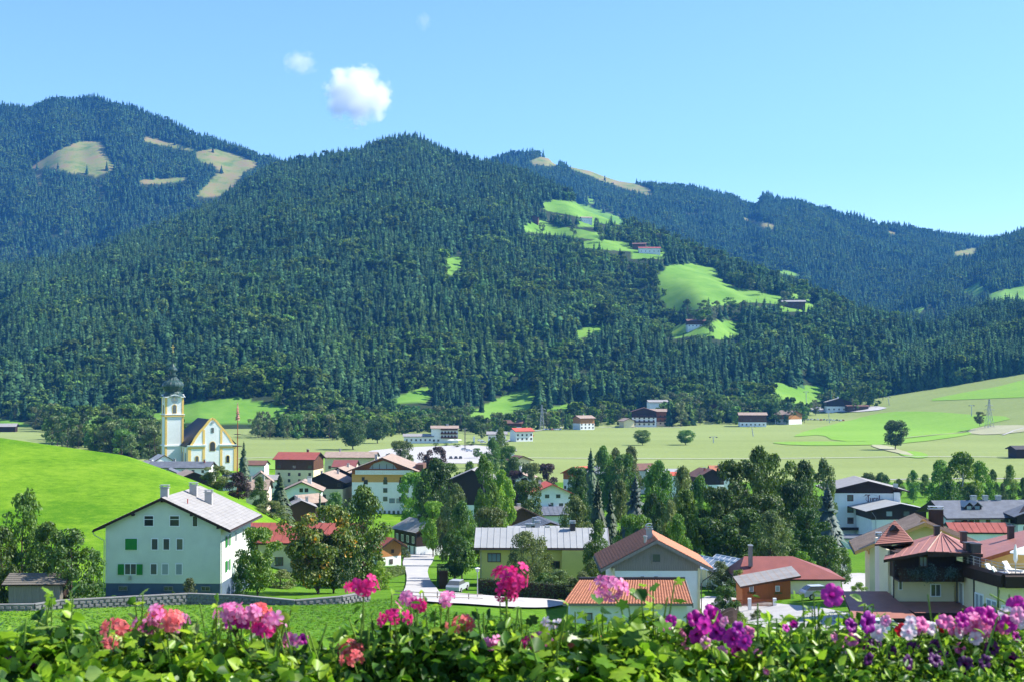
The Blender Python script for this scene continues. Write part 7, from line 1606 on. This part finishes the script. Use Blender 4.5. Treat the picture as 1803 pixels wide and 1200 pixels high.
# ================================================================ balcony flowers close to the camera
def fmat(name, c, c2, trans=.35, vein=None, rough=.45, rv=.12):
    m, t, bs, o = newmat(name); oi = t.nodes.new('ShaderNodeObjectInfo'); g = t.nodes.new('ShaderNodeNewGeometry')
    ad = nd(t, 'ShaderNodeMath', operation='ADD'); t.links.new(oi.outputs['Random'], ad.inputs[0]); t.links.new(g.outputs['Random Per Island'], ad.inputs[1]); dv = nd(t, 'ShaderNodeMath', operation='FRACT'); t.links.new(ad.outputs[0], dv.inputs[0])
    r = ramp(t, dv.outputs[0], [(0, c), (1, c2)]); src_ = r.outputs[0]
    f = noise(t, 60 if vein is None else 90, 3); mx = nd(t, 'ShaderNodeMix', data_type='RGBA', blend_type='MULTIPLY', i_0=.5); rr = ramp(t, f, [(.3, (.55, .55, .55)), (.65, (1, 1, 1))]); t.links.new(src_, mx.inputs[6]); t.links.new(rr.outputs[0], mx.inputs[7]); src_ = mx.outputs[2]
    if vein:
        a = nd(t, 'ShaderNodeAttribute', attribute_name='throat'); m2 = nd(t, 'ShaderNodeMix', data_type='RGBA'); t.links.new(a.outputs['Fac'], m2.inputs[0]); t.links.new(src_, m2.inputs[6]); m2.inputs[7].default_value = c4(vein); src_ = m2.outputs[2]
    t.links.new(src_, bs.inputs['Base Color']); bs.inputs['Roughness'].default_value = rough; bs.inputs['Specular IOR Level'].default_value = .25 if rough > .4 else .45
    tr = t.nodes.new('ShaderNodeBsdfTranslucent'); t.links.new(src_, tr.inputs[0]); ms = nd(t, 'ShaderNodeMixShader', i_0=trans); t.links.new(bs.outputs[0], ms.inputs[1]); t.links.new(tr.outputs[0], ms.inputs[2]); t.links.new(ms.outputs[0], o.inputs[0])
    return m
box_leaf = fmat('box_leaf', (.13,.32,.012), (.48,.68,.05), .55, rough=.38)
box_leaf_dark = fmat('box_leaf_dark', (.015,.06,.008), (.08,.20,.02), .4, rough=.42)
box_leaf_pale = fmat('box_leaf_pale', (.22,.38,.05), (.42,.56,.14), .4, rough=.4)
stem_green = fmat('stem_green', (.12,.22,.03), (.2,.32,.05), .15)
petal_magenta = fmat('petal_magenta', (.50,.015,.30), (.62,.04,.42), .4, (.12,.0,.10)); petal_violet = fmat('petal_violet', (.26,.012,.26), (.36,.02,.34), .35, (.06,.0,.07))
petal_pink = fmat('petal_pink', (.80,.16,.42), (.85,.34,.58), .4, (.5,.05,.25)); petal_hot = fmat('petal_hot', (.80,.012,.20), (.82,.05,.30), .4, (.4,.0,.1))
petal_coral = fmat('petal_coral', (.85,.13,.14), (.85,.26,.24), .4, (.5,.05,.05)); petal_white = fmat('petal_white', (.80,.62,.74), (.84,.74,.82), .45, (.6,.3,.5))
petal_dark = fmat('petal_dark', (.05,.008,.07), (.10,.015,.12), .25, (.02,0,.03)); petal_red = fmat('petal_red', (.55,.008,.02), (.65,.02,.04), .35, (.2,0,0))
bud_green = fmat('bud_green', (.20,.30,.10), (.30,.40,.14), .2)
def leaf_ovate(name, L, Wd, m, curl=.25, n=5):
    V = []; Fq = []
    for i in range(n+1):
        t = i/n; w = Wd*(sin(pi*min(t*.92+.03, 1))**.8)*(1-.25*t); z = -curl*L*t*t
        V += [(-w/2, L*t, z+w*.28), (0, L*t, z), (w/2, L*t, z+w*.28)]
    for i in range(n): b = 3*i; Fq += [(b, b+1, b+4, b+3), (b+1, b+2, b+5, b+4)]
    me = npmesh(name, V, Fq, m, True); return me
def leaf_lobed(name, L, m, lobes=5, seed=1, deep=.30, serr=True):
    g = random.Random(seed); V = [(0, L*.28, 0)]; n = lobes*4; R_ = []
    for i in range(n+1):
        a = -pi*.92+2*pi*.92*i/n; ph = (i/n)*lobes*2*pi; r = L*.52*(1-deep*.5+deep*.5*cos(ph+pi))*(1+.25*cos(a))
        V.append((sin(a)*r, L*.28+cos(a)*r*1.05, -.18*r*r/L+.02*L*sin(ph)+g.uniform(-.02, .02)*L)); 
    T_ = [(0, i+1, i+2) for i in range(n)]
    return npmesh(name, V, T_, m, True)
LV = {}
for nm, mm in (('green', box_leaf), ('dark', box_leaf_dark), ('pale', box_leaf_pale)):
    LV['o', nm] = [leaf_ovate('leaf', .040, .021, mm, .3), leaf_ovate('leaf', .034, .015, mm, .6), leaf_ovate('leaf', .046, .023, mm, .1)]
    LV['l', nm] = [leaf_lobed('leaf', .044, mm, 5, 1, .35), leaf_lobed('leaf', .038, mm, 5, 2, .5), leaf_lobed('leaf', .050, mm, 7, 3, .25)]
    LV['s', nm] = [leaf_ovate('leaf', .030, .013, mm, .4), leaf_ovate('leaf', .026, .012, mm, .2)]
_pt = {}
def petunia_mesh(m, s=.0255):
    if m.name in _pt: return _pt[m.name]
    n = 40; rings = [(.0, -.9), (.10, -.8), (.17, -.35), (.30, -.08), (.55, .02), (.8, .0), (1.0, -.10)]; V = []; th = []
    for k, (r, z) in enumerate(rings):
        for i in range(n):
            a = 2*pi*i/n; lobe = 1-.13*(abs(cos(2.5*a))**.5 < .45)*1.0*(r > .7)-.10*(1-abs(cos(2.5*a)))*(r > .6)
            ruf = .07*sin(a*9+k)*(r > .7)+.05*cos(5*a)*(r > .4); V.append((cos(a)*r*lobe*s, sin(a)*r*lobe*s, (z+ruf)*s)); th.append(max(0, 1-r/.42))
    Fq = [(k*n+i, k*n+(i+1) % n, (k+1)*n+(i+1) % n, (k+1)*n+i) for k in range(len(rings)-1) for i in range(n)]
    me = npmesh('corolla', V, Fq, m, True); a = me.attributes.new('throat', 'FLOAT', 'POINT'); a.data.foreach_set('value', th); _pt[m.name] = me; return me
_fl = {}
def floret_mesh(m, s=.0145):
    if m.name in _fl: return _fl[m.name]
    V = []; T_ = []; th = []
    for p in range(5):
        a = 2*pi*p/5; b = len(V); c, s_ = cos(a), sin(a)
        for (u, v, z) in ((0, 0, 0), (.45, -.28, .12), (.85, -.36, .10), (1.05, -.12, .02), (1.05, .12, .02), (.85, .36, .10), (.45, .28, .12), (.65, 0, .02)):
            V.append(((u*c-v*s_)*s, (u*s_+v*c)*s, z*s)); th.append(1.0 if u < .1 else 0)
        T_ += [(b, b+1, b+7), (b+1, b+2, b+7), (b+2, b+3, b+7), (b+3, b+4, b+7), (b+4, b+5, b+7), (b+5, b+6, b+7), (b+6, b, b+7)]
    me = npmesh('floret', V, T_, m, True); a = me.attributes.new('throat', 'FLOAT', 'POINT'); a.data.foreach_set('value', th); _fl[m.name] = me; return me
FR = random.Random(21)
def orient(o, dirv, roll=None):
    q = Vector(dirv).to_track_quat('Z', 'Y'); o.rotation_mode = 'QUATERNION'
    from mathutils import Quaternion
    o.rotation_quaternion = q @ Quaternion((0, 0, 1), FR.random()*6.28 if roll is None else roll)
def put_leaf(root, p, style, nm, s=1.0, up=.7):
    me = FR.choice(LV[style, nm]); o = link('leaf', me, root, p)
    orient(o, (FR.gauss(0, .55), FR.gauss(-.25, .55), up+FR.random()*.5)); o.scale = (s,)*3; return o
def geranium_head(root, p, m, n=16, r=.042, base=None):
    st = MB(); b = base if base is not None else (p[0]+FR.uniform(-.03, .03), p[1]+.02, p[2]-.16-FR.random()*.06); mid = ((p[0]+b[0])/2+.01, (p[1]+b[1])/2, (p[2]+b[2])/2); st.tube([b, mid, p], [.0028, .0024, .002], 6)
    h = st.build('flower_stalk', stem_green, root)
    for k in range(n):
        d = Vector((FR.gauss(0, 1), FR.gauss(-.35, 1), FR.gauss(.35, .7))).normalized(); q = Vector(p)+Vector((d.x*1.15, d.y, d.z*.8))*r*(.35+.95*FR.random()); f = link('floret', floret_mesh(m), h, q); orient(f, d+Vector((0, -.3, .1))); f.scale = (.8+.5*FR.random(),)*3
    return h
def petunia(root, p, m, d=None, s=1.0, name='flower'):
    f = link(name, petunia_mesh(m), root, p); orient(f, d or (FR.gauss(0, .35), -1+FR.random()*.4, FR.gauss(.25, .3))); f.scale = (s,)*3
    if ('cal', 0) not in _wc: c = MB(); c.tube([(0, 0, -.034), (0, 0, -.05)], [.006, .003], 6); c.tube([(0, 0, -.05), (.005, .02, -.09)], [.0022, .002], 5); _wc['cal', 0] = c.data('calyx', stem_green)
    link('calyx', _wc['cal', 0], f); return f
def foliage_mass(root, c, rad, n0, style, seed, mats3=(box_leaf, box_leaf_dark, box_leaf_pale), wts=(.62, .28, .10)):
    n = int(n0*1.7); g = np.random.default_rng(seed); P = g.normal(size=(n, 3))*np.array(rad)*.55+np.array(c)
    Nn = rot_rand(n, g, .6); Nn[:, 1] -= .25; Nn /= np.linalg.norm(Nn, axis=1)[:, None]
    r = g.normal(size=(n, 3)); a = np.cross(Nn, r); a /= np.linalg.norm(a, axis=1)[:, None]; b = np.cross(Nn, a)
    L = {'o': .036, 'l': .038, 's': .022}[style]; n = int(n); s = (L*(.6+.6*g.random(n)))[:, None]; w = s*(.30 if style != 'l' else .5)
    V = np.stack([P, P+a*s*.35-b*w+Nn*s*.10, P+a*s*.7-b*w*.75+Nn*s*.05, P+a*s-Nn*s*.2, P+a*s*.7+b*w*.75+Nn*s*.05, P+a*s*.35+b*w+Nn*s*.10], 1).reshape(-1, 3)
    i = np.arange(n)*6; Fq = np.concatenate([np.stack([i, i+1, i+2, i+3], 1), np.stack([i, i+3, i+4, i+5], 1)])
    me = npmesh('foliage', V, Fq, list(mats3)); k = g.choice(3, n, p=wts); me.polygons.foreach_set('material_index', np.concatenate([k, k]).astype(np.int32)); return link('foliage', me, root, kind='stuff')
def stems(root, c, n, rx, h, seed):
    g = random.Random(seed); b = MB()
    for k in range(n):
        x0 = c[0]+g.uniform(-rx, rx)*.5; x1 = c[0]+g.uniform(-rx, rx); y0 = c[1]+g.uniform(-.05, .05); b.tube([(x0, y0, c[2]-.25), ((x0+x1)/2, y0-.02, c[2]-.05), (x1, y0-.04+g.uniform(-.05, .05), c[2]+h*g.uniform(.3, 1))], [.0045, .0035, .002], 5)
    b.build('stem', stem_green, root)
def FP(px, py, d): return at(px, py, d)
def plant_(px, top, wpx, d, style, label, name, nleaf=34, nfol=420, tone=(.62, .28, .10), sprig=(), seed=0, leafs=1.0, up=.7):
    """bushy plant: centre column px, top of the mass at pixel height top"""
    k = d/F; base = FP(px, 1235, d); root = thing(name, label, 'plant', base); topz = FP(px, top, d).z-base.z; w = wpx*k
    FR.seed(seed*31+int(px)); cz = topz*.42
    foliage_mass(root, (0, 0, cz*.78), (w*.62, .13, topz*.42), nfol, style, seed+int(px), wts=tone); stems(root, (0, 0, .12), 3, w*.45, topz*.8, seed+int(px))
    for i in range(int(nleaf*1.5)):
        a = FR.uniform(-1, 1); zz = topz*(1-.9*FR.random()**1.3)*(1-.35*a*a); put_leaf(root, (a*w*.56, FR.uniform(-.16, .10), zz), style, FR.choices(('green', 'dark', 'pale'), tone)[0], leafs*FR.uniform(.75, 1.2), up)
    sprig = tuple(sprig)+tuple((px+FR.uniform(-.5, .5)*wpx, top+FR.uniform(-22, 22), FR.randint(6, 10)) for _ in range(3))
    for (sx, sy, n) in sprig:                              # shoots that rise above the mass
        tip = FP(sx, sy, d)-base; b = Vector((tip.x+FR.uniform(-.04, .04), .02, tip.z-.16-.02*n)); st = MB(); mid = b.lerp(tip, .5)+Vector((FR.uniform(-.015, .015), 0, 0)); st.tube([b, mid, tip], [.004, .003, .0016], 5); so_ = st.build('shoot', stem_green, root)
        for i in range(n):
            t = .15+.85*(i+1)/n; q = b.lerp(tip, t); me = FR.choice(LV[style if style != 'l' or t > .6 else 'l', 'green' if FR.random() < .7 else 'dark']); lf = link('leaf', me, so_, q); an = i*2.4+FR.random(); orient(lf, (cos(an)*.8, sin(an)*.8-.3, .55+.5*t)); lf.scale = (leafs*(1.05-.35*t),)*3
    return root, base
def rel(root, px, py, d): return FP(px, py, d)-Vector(root.location)
D = 3.6
P_ = []
P_.append(plant_(25, 1100, 150, D, 'l', 'ivy leaved plant at the left end of the flower box beside two purple petunias', 'ivy_geranium', 40, 520, sprig=((92, 1042, 9), (30, 1108, 5)), seed=1))
r = P_[-1][0]; petunia(r, rel(r, 18, 1172, D-.05), petal_violet, (.2, -1, .25), 1.05); petunia(r, rel(r, 50, 1163, D-.04), petal_violet, (-.1, -1, .5), .85)
P_.append(plant_(120, 1078, 120, D+.05, 'l', 'dark leaved plant second from the left with a bent green bud', 'ivy_geranium', 40, 460, tone=(.42, .52, .06), sprig=((124, 1040, 10), (80, 1044, 8)), seed=2))
P_.append(plant_(215, 1120, 130, D, 'l', 'geranium with coral red flowers left of the first gap', 'geranium', 34, 380, seed=3))
r = P_[-1][0]; geranium_head(r, rel(r, 208, 1108, D), petal_coral, 16, .034); geranium_head(r, rel(r, 192, 1134, D-.08), petal_coral, 7, .02)
P_.append(plant_(290, 1092, 120, D+.04, 'l', 'geranium with salmon pink and lilac flowers', 'geranium', 36, 430, sprig=((252, 1040, 10), (238, 1062, 7)), seed=4))
r = P_[-1][0]; geranium_head(r, rel(r, 292, 1088, D), petal_coral, 18, .036); geranium_head(r, rel(r, 262, 1102, D+.03), petal_pink, 10, .028); geranium_head(r, rel(r, 322, 1092, D), petal_pink, 9, .026)
P_.append(plant_(375, 1105, 130, D, 'o', 'leafy plant with slender shoots left of the large pink cluster', 'geranium', 38, 470, sprig=((382, 1044, 10), (348, 1090, 6)), seed=5))
P_.append(plant_(450, 1118, 130, D, 'l', 'geranium with the large pink and magenta cluster left of the lawn gap', 'geranium', 34, 470, sprig=((512, 1072, 3),), seed=6))
r = P_[-1][0]
for q in ((412, 1084, petal_pink, 14, .034), (448, 1092, petal_pink, 16, .036), (475, 1104, petal_pink, 18, .04), (425, 1096, petal_magenta, 12, .03), (458, 1078, petal_coral, 10, .026)): geranium_head(r, rel(r, q[0], q[1], D+FR.uniform(-.04, .04)), q[2], q[3], q[4])
P_.append(plant_(535, 1150, 110, D, 'l', 'low geranium in the gap with pale buds and a purple bloom', 'geranium', 26, 300, seed=7))
r = P_[-1][0]; petunia(r, rel(r, 534, 1124, D), petal_magenta, (.4, -1, .3), .6); geranium_head(r, rel(r, 607, 1145, D), petal_coral, 8, .03); geranium_head(r, rel(r, 514, 1126, D), petal_pink, 6, .02)
P_.append(plant_(665, 1098, 150, D+.05, 'o', 'dense dark bush with a hot pink cluster standing above it', 'geranium', 42, 700, tone=(.25, .72, .03), sprig=((640, 1060, 4), (700, 1066, 9), (690, 1046, 6)), seed=8))
r = P_[-1][0]; geranium_head(r, rel(r, 640, 1032, D), petal_hot, 16, .032); geranium_head(r, rel(r, 694, 1086, D), petal_hot, 9, .03); geranium_head(r, rel(r, 622, 1160, D-.1), petal_coral, 6, .02)
P_.append(plant_(765, 1082, 130, D+.05, 'o', 'dense dark bush with coral blossoms near its right side', 'geranium', 42, 720, tone=(.25, .72, .03), sprig=((745, 1040, 9), (778, 1052, 6)), seed=9))
r = P_[-1][0]; geranium_head(r, rel(r, 818, 1098, D-.03), petal_coral, 12, .03); geranium_head(r, rel(r, 718, 1054, D+.02), petal_pink, 6, .022); geranium_head(r, rel(r, 790, 1052, D), petal_pink, 5, .016)
P_.append(plant_(872, 1085, 110, D, 'o', 'tall pointed leaved plant carrying the tallest bright pink flower head', 'geranium', 38, 560, tone=(.35, .6, .05), sprig=((880, 1060, 12), (862, 1070, 10), (898, 1078, 8)), seed=10))
r = P_[-1][0]; geranium_head(r, rel(r, 895, 1018, D), petal_hot, 24, .042); geranium_head(r, rel(r, 888, 1040, D), petal_hot, 9, .026); geranium_head(r, rel(r, 864, 1134, D-.06), petal_pink, 7, .02)
P_.append(plant_(945, 1112, 110, D, 'l', 'plant with a loose pink and coral flower spray in the middle of the box', 'geranium', 32, 420, sprig=((930, 1086, 5),), seed=11))
r = P_[-1][0]; geranium_head(r, rel(r, 955, 1130, D), petal_pink, 14, .036); geranium_head(r, rel(r, 940, 1140, D-.03), petal_hot, 8, .026); geranium_head(r, rel(r, 975, 1100, D+.02), petal_white, 5, .02)
P_.append(plant_(1030, 1098, 120, D, 'l', 'broad leaved plant with a long stalked pale pink flower head', 'geranium', 40, 460, sprig=((1000, 1062, 6), (1042, 1100, 5)), seed=12, leafs=1.15))
r = P_[-1][0]; geranium_head(r, rel(r, 1071, 1036, D), petal_pink, 14, .034, base=tuple(rel(r, 1100, 1095, D+.02))); geranium_head(r, rel(r, 1074, 1122, D+.03), petal_coral, 5, .02)
P_.append(plant_(1130, 1078, 110, D-.05, 'l', 'tall bright green plant with a curved bud stalk in the middle right', 'ivy_geranium', 46, 520, sprig=((1128, 1030, 12), (1150, 1028, 10), (1188, 1024, 5), (1106, 1062, 8)), seed=13, leafs=1.1))
def pet_plant(px, top, w, label, fl, seed, style='o', tone=(.62, .28, .10), d=D, nf=480, sprig=(), nl=40):
    q = plant_(px, top, w, d, style, label, 'petunia_plant', nl, nf, tone=tone, sprig=sprig, seed=seed, leafs=.9); r = q[0]
    for a in fl: petunia(r, rel(r, a[0], a[1], d-.06+FR.uniform(-.05, .03)), a[2], a[4] if len(a) > 4 else None, a[3])
    P_.append(q); return r
MG, VI, PK, WH, DK, RD = petal_magenta, petal_violet, petal_pink, petal_white, petal_dark, petal_red
pet_plant(1205, 1100, 110, 'petunia plant with the left half of the big magenta group', ((1180, 1092, MG, .7), (1205, 1108, PK, .7), (1225, 1088, MG, .9), (1210, 1132, PK, .6), (1170, 1135, MG, .5), (1196, 1150, VI, .6), (1228, 1118, MG, .9)), 14, sprig=((1182, 1120, 4),))
pet_plant(1280, 1105, 120, 'petunia plant with the right half of the big magenta group', ((1255, 1085, MG, 1.0), (1262, 1112, VI, .9), (1290, 1122, MG, 1.0), (1302, 1142, MG, .9), (1243, 1130, PK, .7), (1318, 1112, PK, .7), (1270, 1146, PK, .6)), 15, sprig=((1246, 1080, 5),))
pet_plant(1345, 1110, 100, 'green petunia plant right of the big magenta group', ((1384, 1104, MG, .45), (1333, 1150, PK, .5)), 16, sprig=((1330, 1110, 5),))
pet_plant(1415, 1075, 120, 'bright leafed petunia plant below the single high magenta bloom', ((1466, 1047, MG, 1.2, (.1, -1, .15)), (1398, 1098, MG, .45), (1470, 1120, PK, .5)), 17, sprig=((1412, 1045, 12), (1432, 1042, 8), (1440, 1060, 8), (1392, 1088, 8)), nl=50)
pet_plant(1500, 1085, 110, 'petunia plant with dark red violet blooms and pale leaves', ((1530, 1095, VI, 1.15), (1548, 1112, WH, .9), (1500, 1125, PK, .7), (1520, 1130, VI, .7), (1478, 1130, PK, .6), (1490, 1148, WH, .5)), 18, tone=(.5, .3, .2), sprig=((1498, 1075, 8), (1525, 1072, 6)), nl=50)
pet_plant(1585, 1102, 110, 'petunia plant with small white and red blooms', ((1588, 1108, RD, .7), (1604, 1094, WH, .7), (1620, 1108, PK, .6), (1570, 1150, DK, .8), (1608, 1140, DK, .8)), 19, 's', (.5, .4, .1), nf=1100)
pet_plant(1660, 1096, 110, 'small leaved petunia plant with a red bloom beside white ones', ((1640, 1104, WH, .8), (1658, 1108, RD, .7), (1672, 1098, PK, .7), (1690, 1112, WH, .7), (1645, 1138, DK, .8), (1690, 1140, PK, .6)), 20, 's', (.5, .4, .1), nf=1100)
pet_plant(1722, 1090, 110, 'petunia plant with the wide magenta bloom and pink geranium near the right end', ((1718, 1088, MG, 1.3, (-.1, -1, .35)), (1702, 1104, PK, .8), (1735, 1110, PK, .8), (1755, 1094, MG, 1.0), (1745, 1140, DK, .8), (1700, 1150, VI, .5)), 21, 's', (.52, .38, .1), nf=1100)
r = P_[-1][0]; geranium_head(r, rel(r, 1712, 1104, D-.08), petal_pink, 14, .036)
pet_plant(1785, 1080, 100, 'petunia plant at the right edge with stacked magenta and white blooms', ((1790, 1068, MG, 1.2), (1772, 1082, WH, .9), (1798, 1092, WH, .8), (1768, 1104, PK, .7), (1790, 1120, MG, .6), (1780, 1160, DK, .8)), 22, 's', (.52, .38, .1), nf=1100, sprig=((1776, 1072, 5),))
pet_plant(1545, 1150, 140, 'low small leaved petunia plant under the dark red violet blooms', ((1600, 1165, DK, .8), (1530, 1160, DK, .7)), 23, 's', (.45, .45, .1), d=D-.12, nf=1200)
pet_plant(1680, 1145, 160, 'low small leaved petunia plant with drooping dark purple blooms', ((1648, 1160, DK, .8), (1700, 1170, DK, .9), (1735, 1165, DK, .8)), 24, 's', (.45, .45, .1), d=D-.14, nf=1300)
pet_plant(1385, 1140, 130, 'low leafy petunia plant hanging in front under the single magenta bloom', ((1350, 1180, PK, .4),), 25, 'o', (.5, .45, .05), d=D-.1, nf=520)
P_.append(plant_(170, 1150, 150, D-.1, 'l', 'low ivy leaved plant hanging over the box front at the left', 'ivy_geranium', 34, 460, seed=26)); P_.append(plant_(330, 1150, 140, D-.1, 'l', 'low ivy leaved plant with broad leaves under the salmon pink flowers', 'ivy_geranium', 34, 460, seed=27, leafs=1.15))
P_.append(plant_(480, 1158, 120, D-.1, 'l', 'low ivy leaved plant with a large pale green leaf under the big pink cluster', 'ivy_geranium', 30, 420, seed=28, tone=(.5, .35, .15), leafs=1.2)); P_.append(plant_(590, 1165, 110, D-.05, 'o', 'low dark plant below the lawn gap', 'geranium', 24, 300, seed=29, tone=(.3, .65, .05)))
P_.append(plant_(1095, 1150, 150, D-.12, 'l', 'low broad leaved plant under the long stalked pink flower', 'ivy_geranium', 36, 480, seed=30, leafs=1.2)); P_.append(plant_(980, 1160, 120, D-.1, 'l', 'low plant with yellow green leaves in the middle of the box', 'geranium', 30, 380, seed=31, tone=(.55, .35, .1)))
for (px, py, m, sc) in ((1500,1100,VI,.8),(1560,1092,PK,.6),(1600,1112,WH,.8),(1625,1096,PK,.8),(1664,1092,PK,.9),(1682,1106,PK,.8),(1695,1090,MG,.8),(1730,1098,PK,.9),(1742,1082,MG,1.0),(1776,1096,MG,.9),(1792,1082,PK,.9),(1170,1100,MG,.7),(1240,1100,MG,.9),(1250,1078,MG,.9),(1275,1094,PK,.6),(1300,1106,VI,.8),(1310,1128,MG,.8),(1540,1132,DK,.7),(1660,1152,VI,.6),(1718,1122,WH,.7)):
    dd = D-.12+FR.uniform(-.04, .04); q = FP(px, py, dd); root = min((p[0] for p in P_ if p[0].name.startswith('petunia')), key=lambda o: abs(o.location.x-q.x)); petunia(root, q-Vector(root.location), m, None, sc)
for (px, py, m, n, r_) in ((300, 1098, petal_coral, 12, .03), (276, 1082, petal_pink, 8, .022), (400, 1080, petal_pink, 10, .026), (440, 1078, petal_pink, 10, .026), (484, 1092, petal_pink, 10, .026), (466, 1112, petal_hot, 8, .024), (1000, 1130, petal_coral, 6, .02), (735, 1064, petal_hot, 6, .02), (1728, 1094, petal_pink, 12, .03)):
    q = FP(px, py, D-.04); root = min((p[0] for p in P_), key=lambda o: abs(o.location.x-q.x)); geranium_head(root, q-Vector(root.location), m, n, r_)
def flower_box():
    a = FP(-60, 1238, D); b = FP(1865, 1238, D); o = thing('flower_box', 'long wooden balcony flower box holding geraniums and petunias', 'flower box', ((a.x+b.x)/2, D, a.z-.24)); L = b.x-a.x
    for nm, q in (('front_board', (-L/2, -.17, 0, L/2, -.145, .22)), ('back_board', (-L/2, .145, 0, L/2, .17, .22)), ('bottom_board', (-L/2, -.143, 0, L/2, .143, .025)), ('end_board', (-L/2, -.143, .028, -L/2+.025, .143, .22)), ('end_board', (L/2-.025, -.143, .028, L/2, .143, .22))): m = MB(); m.box(*q); m.build(nm, wood_brown, o)
    m = MB(); m.box(-L/2+.03, -.14, .03, L/2-.03, .14, .19); m.build('soil', soil_dark, o)
flower_box()

# ================================================================ grass tufts on the meadow hill and the lawn
def tufts(name, label, xr, yr, n, keep, seed, size):
    g = np.random.default_rng(seed); x = xr[0]+(xr[1]-xr[0])*g.random(n); y = yr[0]+(yr[1]-yr[0])*g.random(n); k = keep(x, y) & (g.random(n) < .35+.65*fbm(x/9, y/9, 3)**.5); x, y = x[k], y[k]; P = np.stack([x, y, ground(x, y)-.03], 1)
    me = bpy.data.meshes.new(name); me.vertices.add(len(P)); me.vertices.foreach_set('co', P.astype(np.float32).ravel())
    for a, t_, v in (('rot', 'FLOAT', g.random(len(P))*6.28), ): q = me.attributes.new(a, t_, 'POINT'); q.data.foreach_set('value', v.astype(np.float32))
    q = me.attributes.new('kindno', 'INT', 'POINT'); q.data.foreach_set('value', g.integers(0, 2, len(P)).astype(np.int32)); sc = (size*(.6+.9*g.random((len(P), 1))**2)*np.ones((1, 3))).astype(np.float32); q = me.attributes.new('scl', 'FLOAT_VECTOR', 'POINT'); q.data.foreach_set('vector', sc.ravel())
    o = link(name, me, kind='stuff', label=label); md = o.modifiers.new('tufts', 'NODES'); md.node_group = TG
tuft_mat = leafmat('grass_tuft', (.045,.14,.010), (.16,.31,.03), trans=.35, scale=.3, rv=.3)
tsrc = bpy.data.collections.new('tuft_sources')
for k in range(2):
    g_ = np.random.default_rng(k); n_ = 16; a_ = g_.random(n_)*6.28; r_ = g_.random(n_)*.30; x_, y_ = np.cos(a_)*r_, np.sin(a_)*r_; w_ = .035; h_ = .16+.2*g_.random(n_); tx_, ty_ = g_.normal(size=n_)*.10, g_.normal(size=n_)*.10
    V = np.stack([np.stack([x_-w_, y_, x_*0], 1), np.stack([x_+w_, y_, x_*0], 1), np.stack([x_+tx_, y_+ty_, h_], 1)], 1).reshape(-1, 3); tsrc.objects.link(src('tuft_%d' % k, npmesh('grass_tuft', V, np.arange(3*n_).reshape(-1, 3), tuft_mat)))
TG = FG.copy(); TG.name = 'plant_tufts'
for n_ in TG.nodes:
    if n_.bl_idname == 'GeometryNodeCollectionInfo': n_.inputs[0].default_value = tsrc
tufts('lawn_grass', 'grass blades of the lawn below the garden wall', (-56, 62), (108, 168), 60000, lambda x, y: (y < 141+.05*x*0) | ((y < 157) & (x < -8)), 2, .45)
# ================================================================ haze and clouds
def haze():
    m = bpy.data.materials.new('haze_air'); m.use_nodes = True; t = m.node_tree; t.nodes.clear()
    o = t.nodes.new('ShaderNodeOutputMaterial'); v = t.nodes.new('ShaderNodeVolumePrincipled')
    v.inputs['Color'].default_value = (.09, .38, 1.0, 1); v.inputs['Density'].default_value = HAZE_D; v.inputs['Anisotropy'].default_value = .1
    t.links.new(v.outputs[0], o.inputs['Volume'])
    mb = MB(); mb.box(-7800, -300, -160, 7800, 8600, 1350)
    ob = mb.build('haze', m, kind='stuff', label='thin blue haze filling the valley air')
    return ob
HAZE_D = 4.4e-5
haze()
def cloud(px, py, w, h, label, dens, seed, d=9600):
    m = bpy.data.materials.new('cloud_vapour'); m.use_nodes = True; t = m.node_tree; t.nodes.clear(); o = t.nodes.new('ShaderNodeOutputMaterial'); v = t.nodes.new('ShaderNodeVolumePrincipled')
    tc = t.nodes.new('ShaderNodeTexCoord'); n = nd(t, 'ShaderNodeTexNoise', i_Scale=1.7, i_Detail=7, i_Roughness=.62); mp = nd(t, 'ShaderNodeMapping'); mp.inputs['Location'].default_value = (seed, seed*2, 0); t.links.new(tc.outputs['Object'], mp.inputs[0]); t.links.new(mp.outputs[0], n.inputs['Vector'])
    ln = nd(t, 'ShaderNodeVectorMath', operation='LENGTH'); t.links.new(tc.outputs['Object'], ln.inputs[0])
    a = nd(t, 'ShaderNodeMath', operation='MULTIPLY_ADD', i_1=2.5); t.links.new(n.outputs['Fac'], a.inputs[0])
    s = nd(t, 'ShaderNodeMath', operation='MULTIPLY', i_1=-1.0); t.links.new(ln.outputs['Value'], s.inputs[0]); t.links.new(s.outputs[0], a.inputs[2])
    mr = nd(t, 'ShaderNodeMapRange', i_1=.42, i_2=.85, i_3=0.0, i_4=dens); t.links.new(a.outputs[0], mr.inputs[0]); t.links.new(mr.outputs[0], v.inputs['Density'])
    v.inputs['Color'].default_value = (1, 1, 1, 1); v.inputs['Anisotropy'].default_value = .3; t.links.new(v.outputs[0], o.inputs['Volume'])
    bm = bmesh.new(); bmesh.ops.create_icosphere(bm, subdivisions=3, radius=1.0); me = bpy.data.meshes.new('cloud'); bm.to_mesh(me); bm.free(); me.materials.append(m)
    c = at(px, py, d); k = d/F/2; ob = link('cloud', me, None, c, label=label, cat='cloud'); ob.scale = (w*k*1.15, w*k*.8, h*k*1.15); return ob
cloud(628, 168, 118, 108, 'bright white puffy cloud above the central mountain', .020, 1.3)
cloud(530, 112, 60, 44, 'thin wispy cloud left of the bright puffy cloud', .006, 4.1)
cloud(746, 38, 26, 34, 'faint tiny cloud wisp near the top of the sky', .004, 7.7)
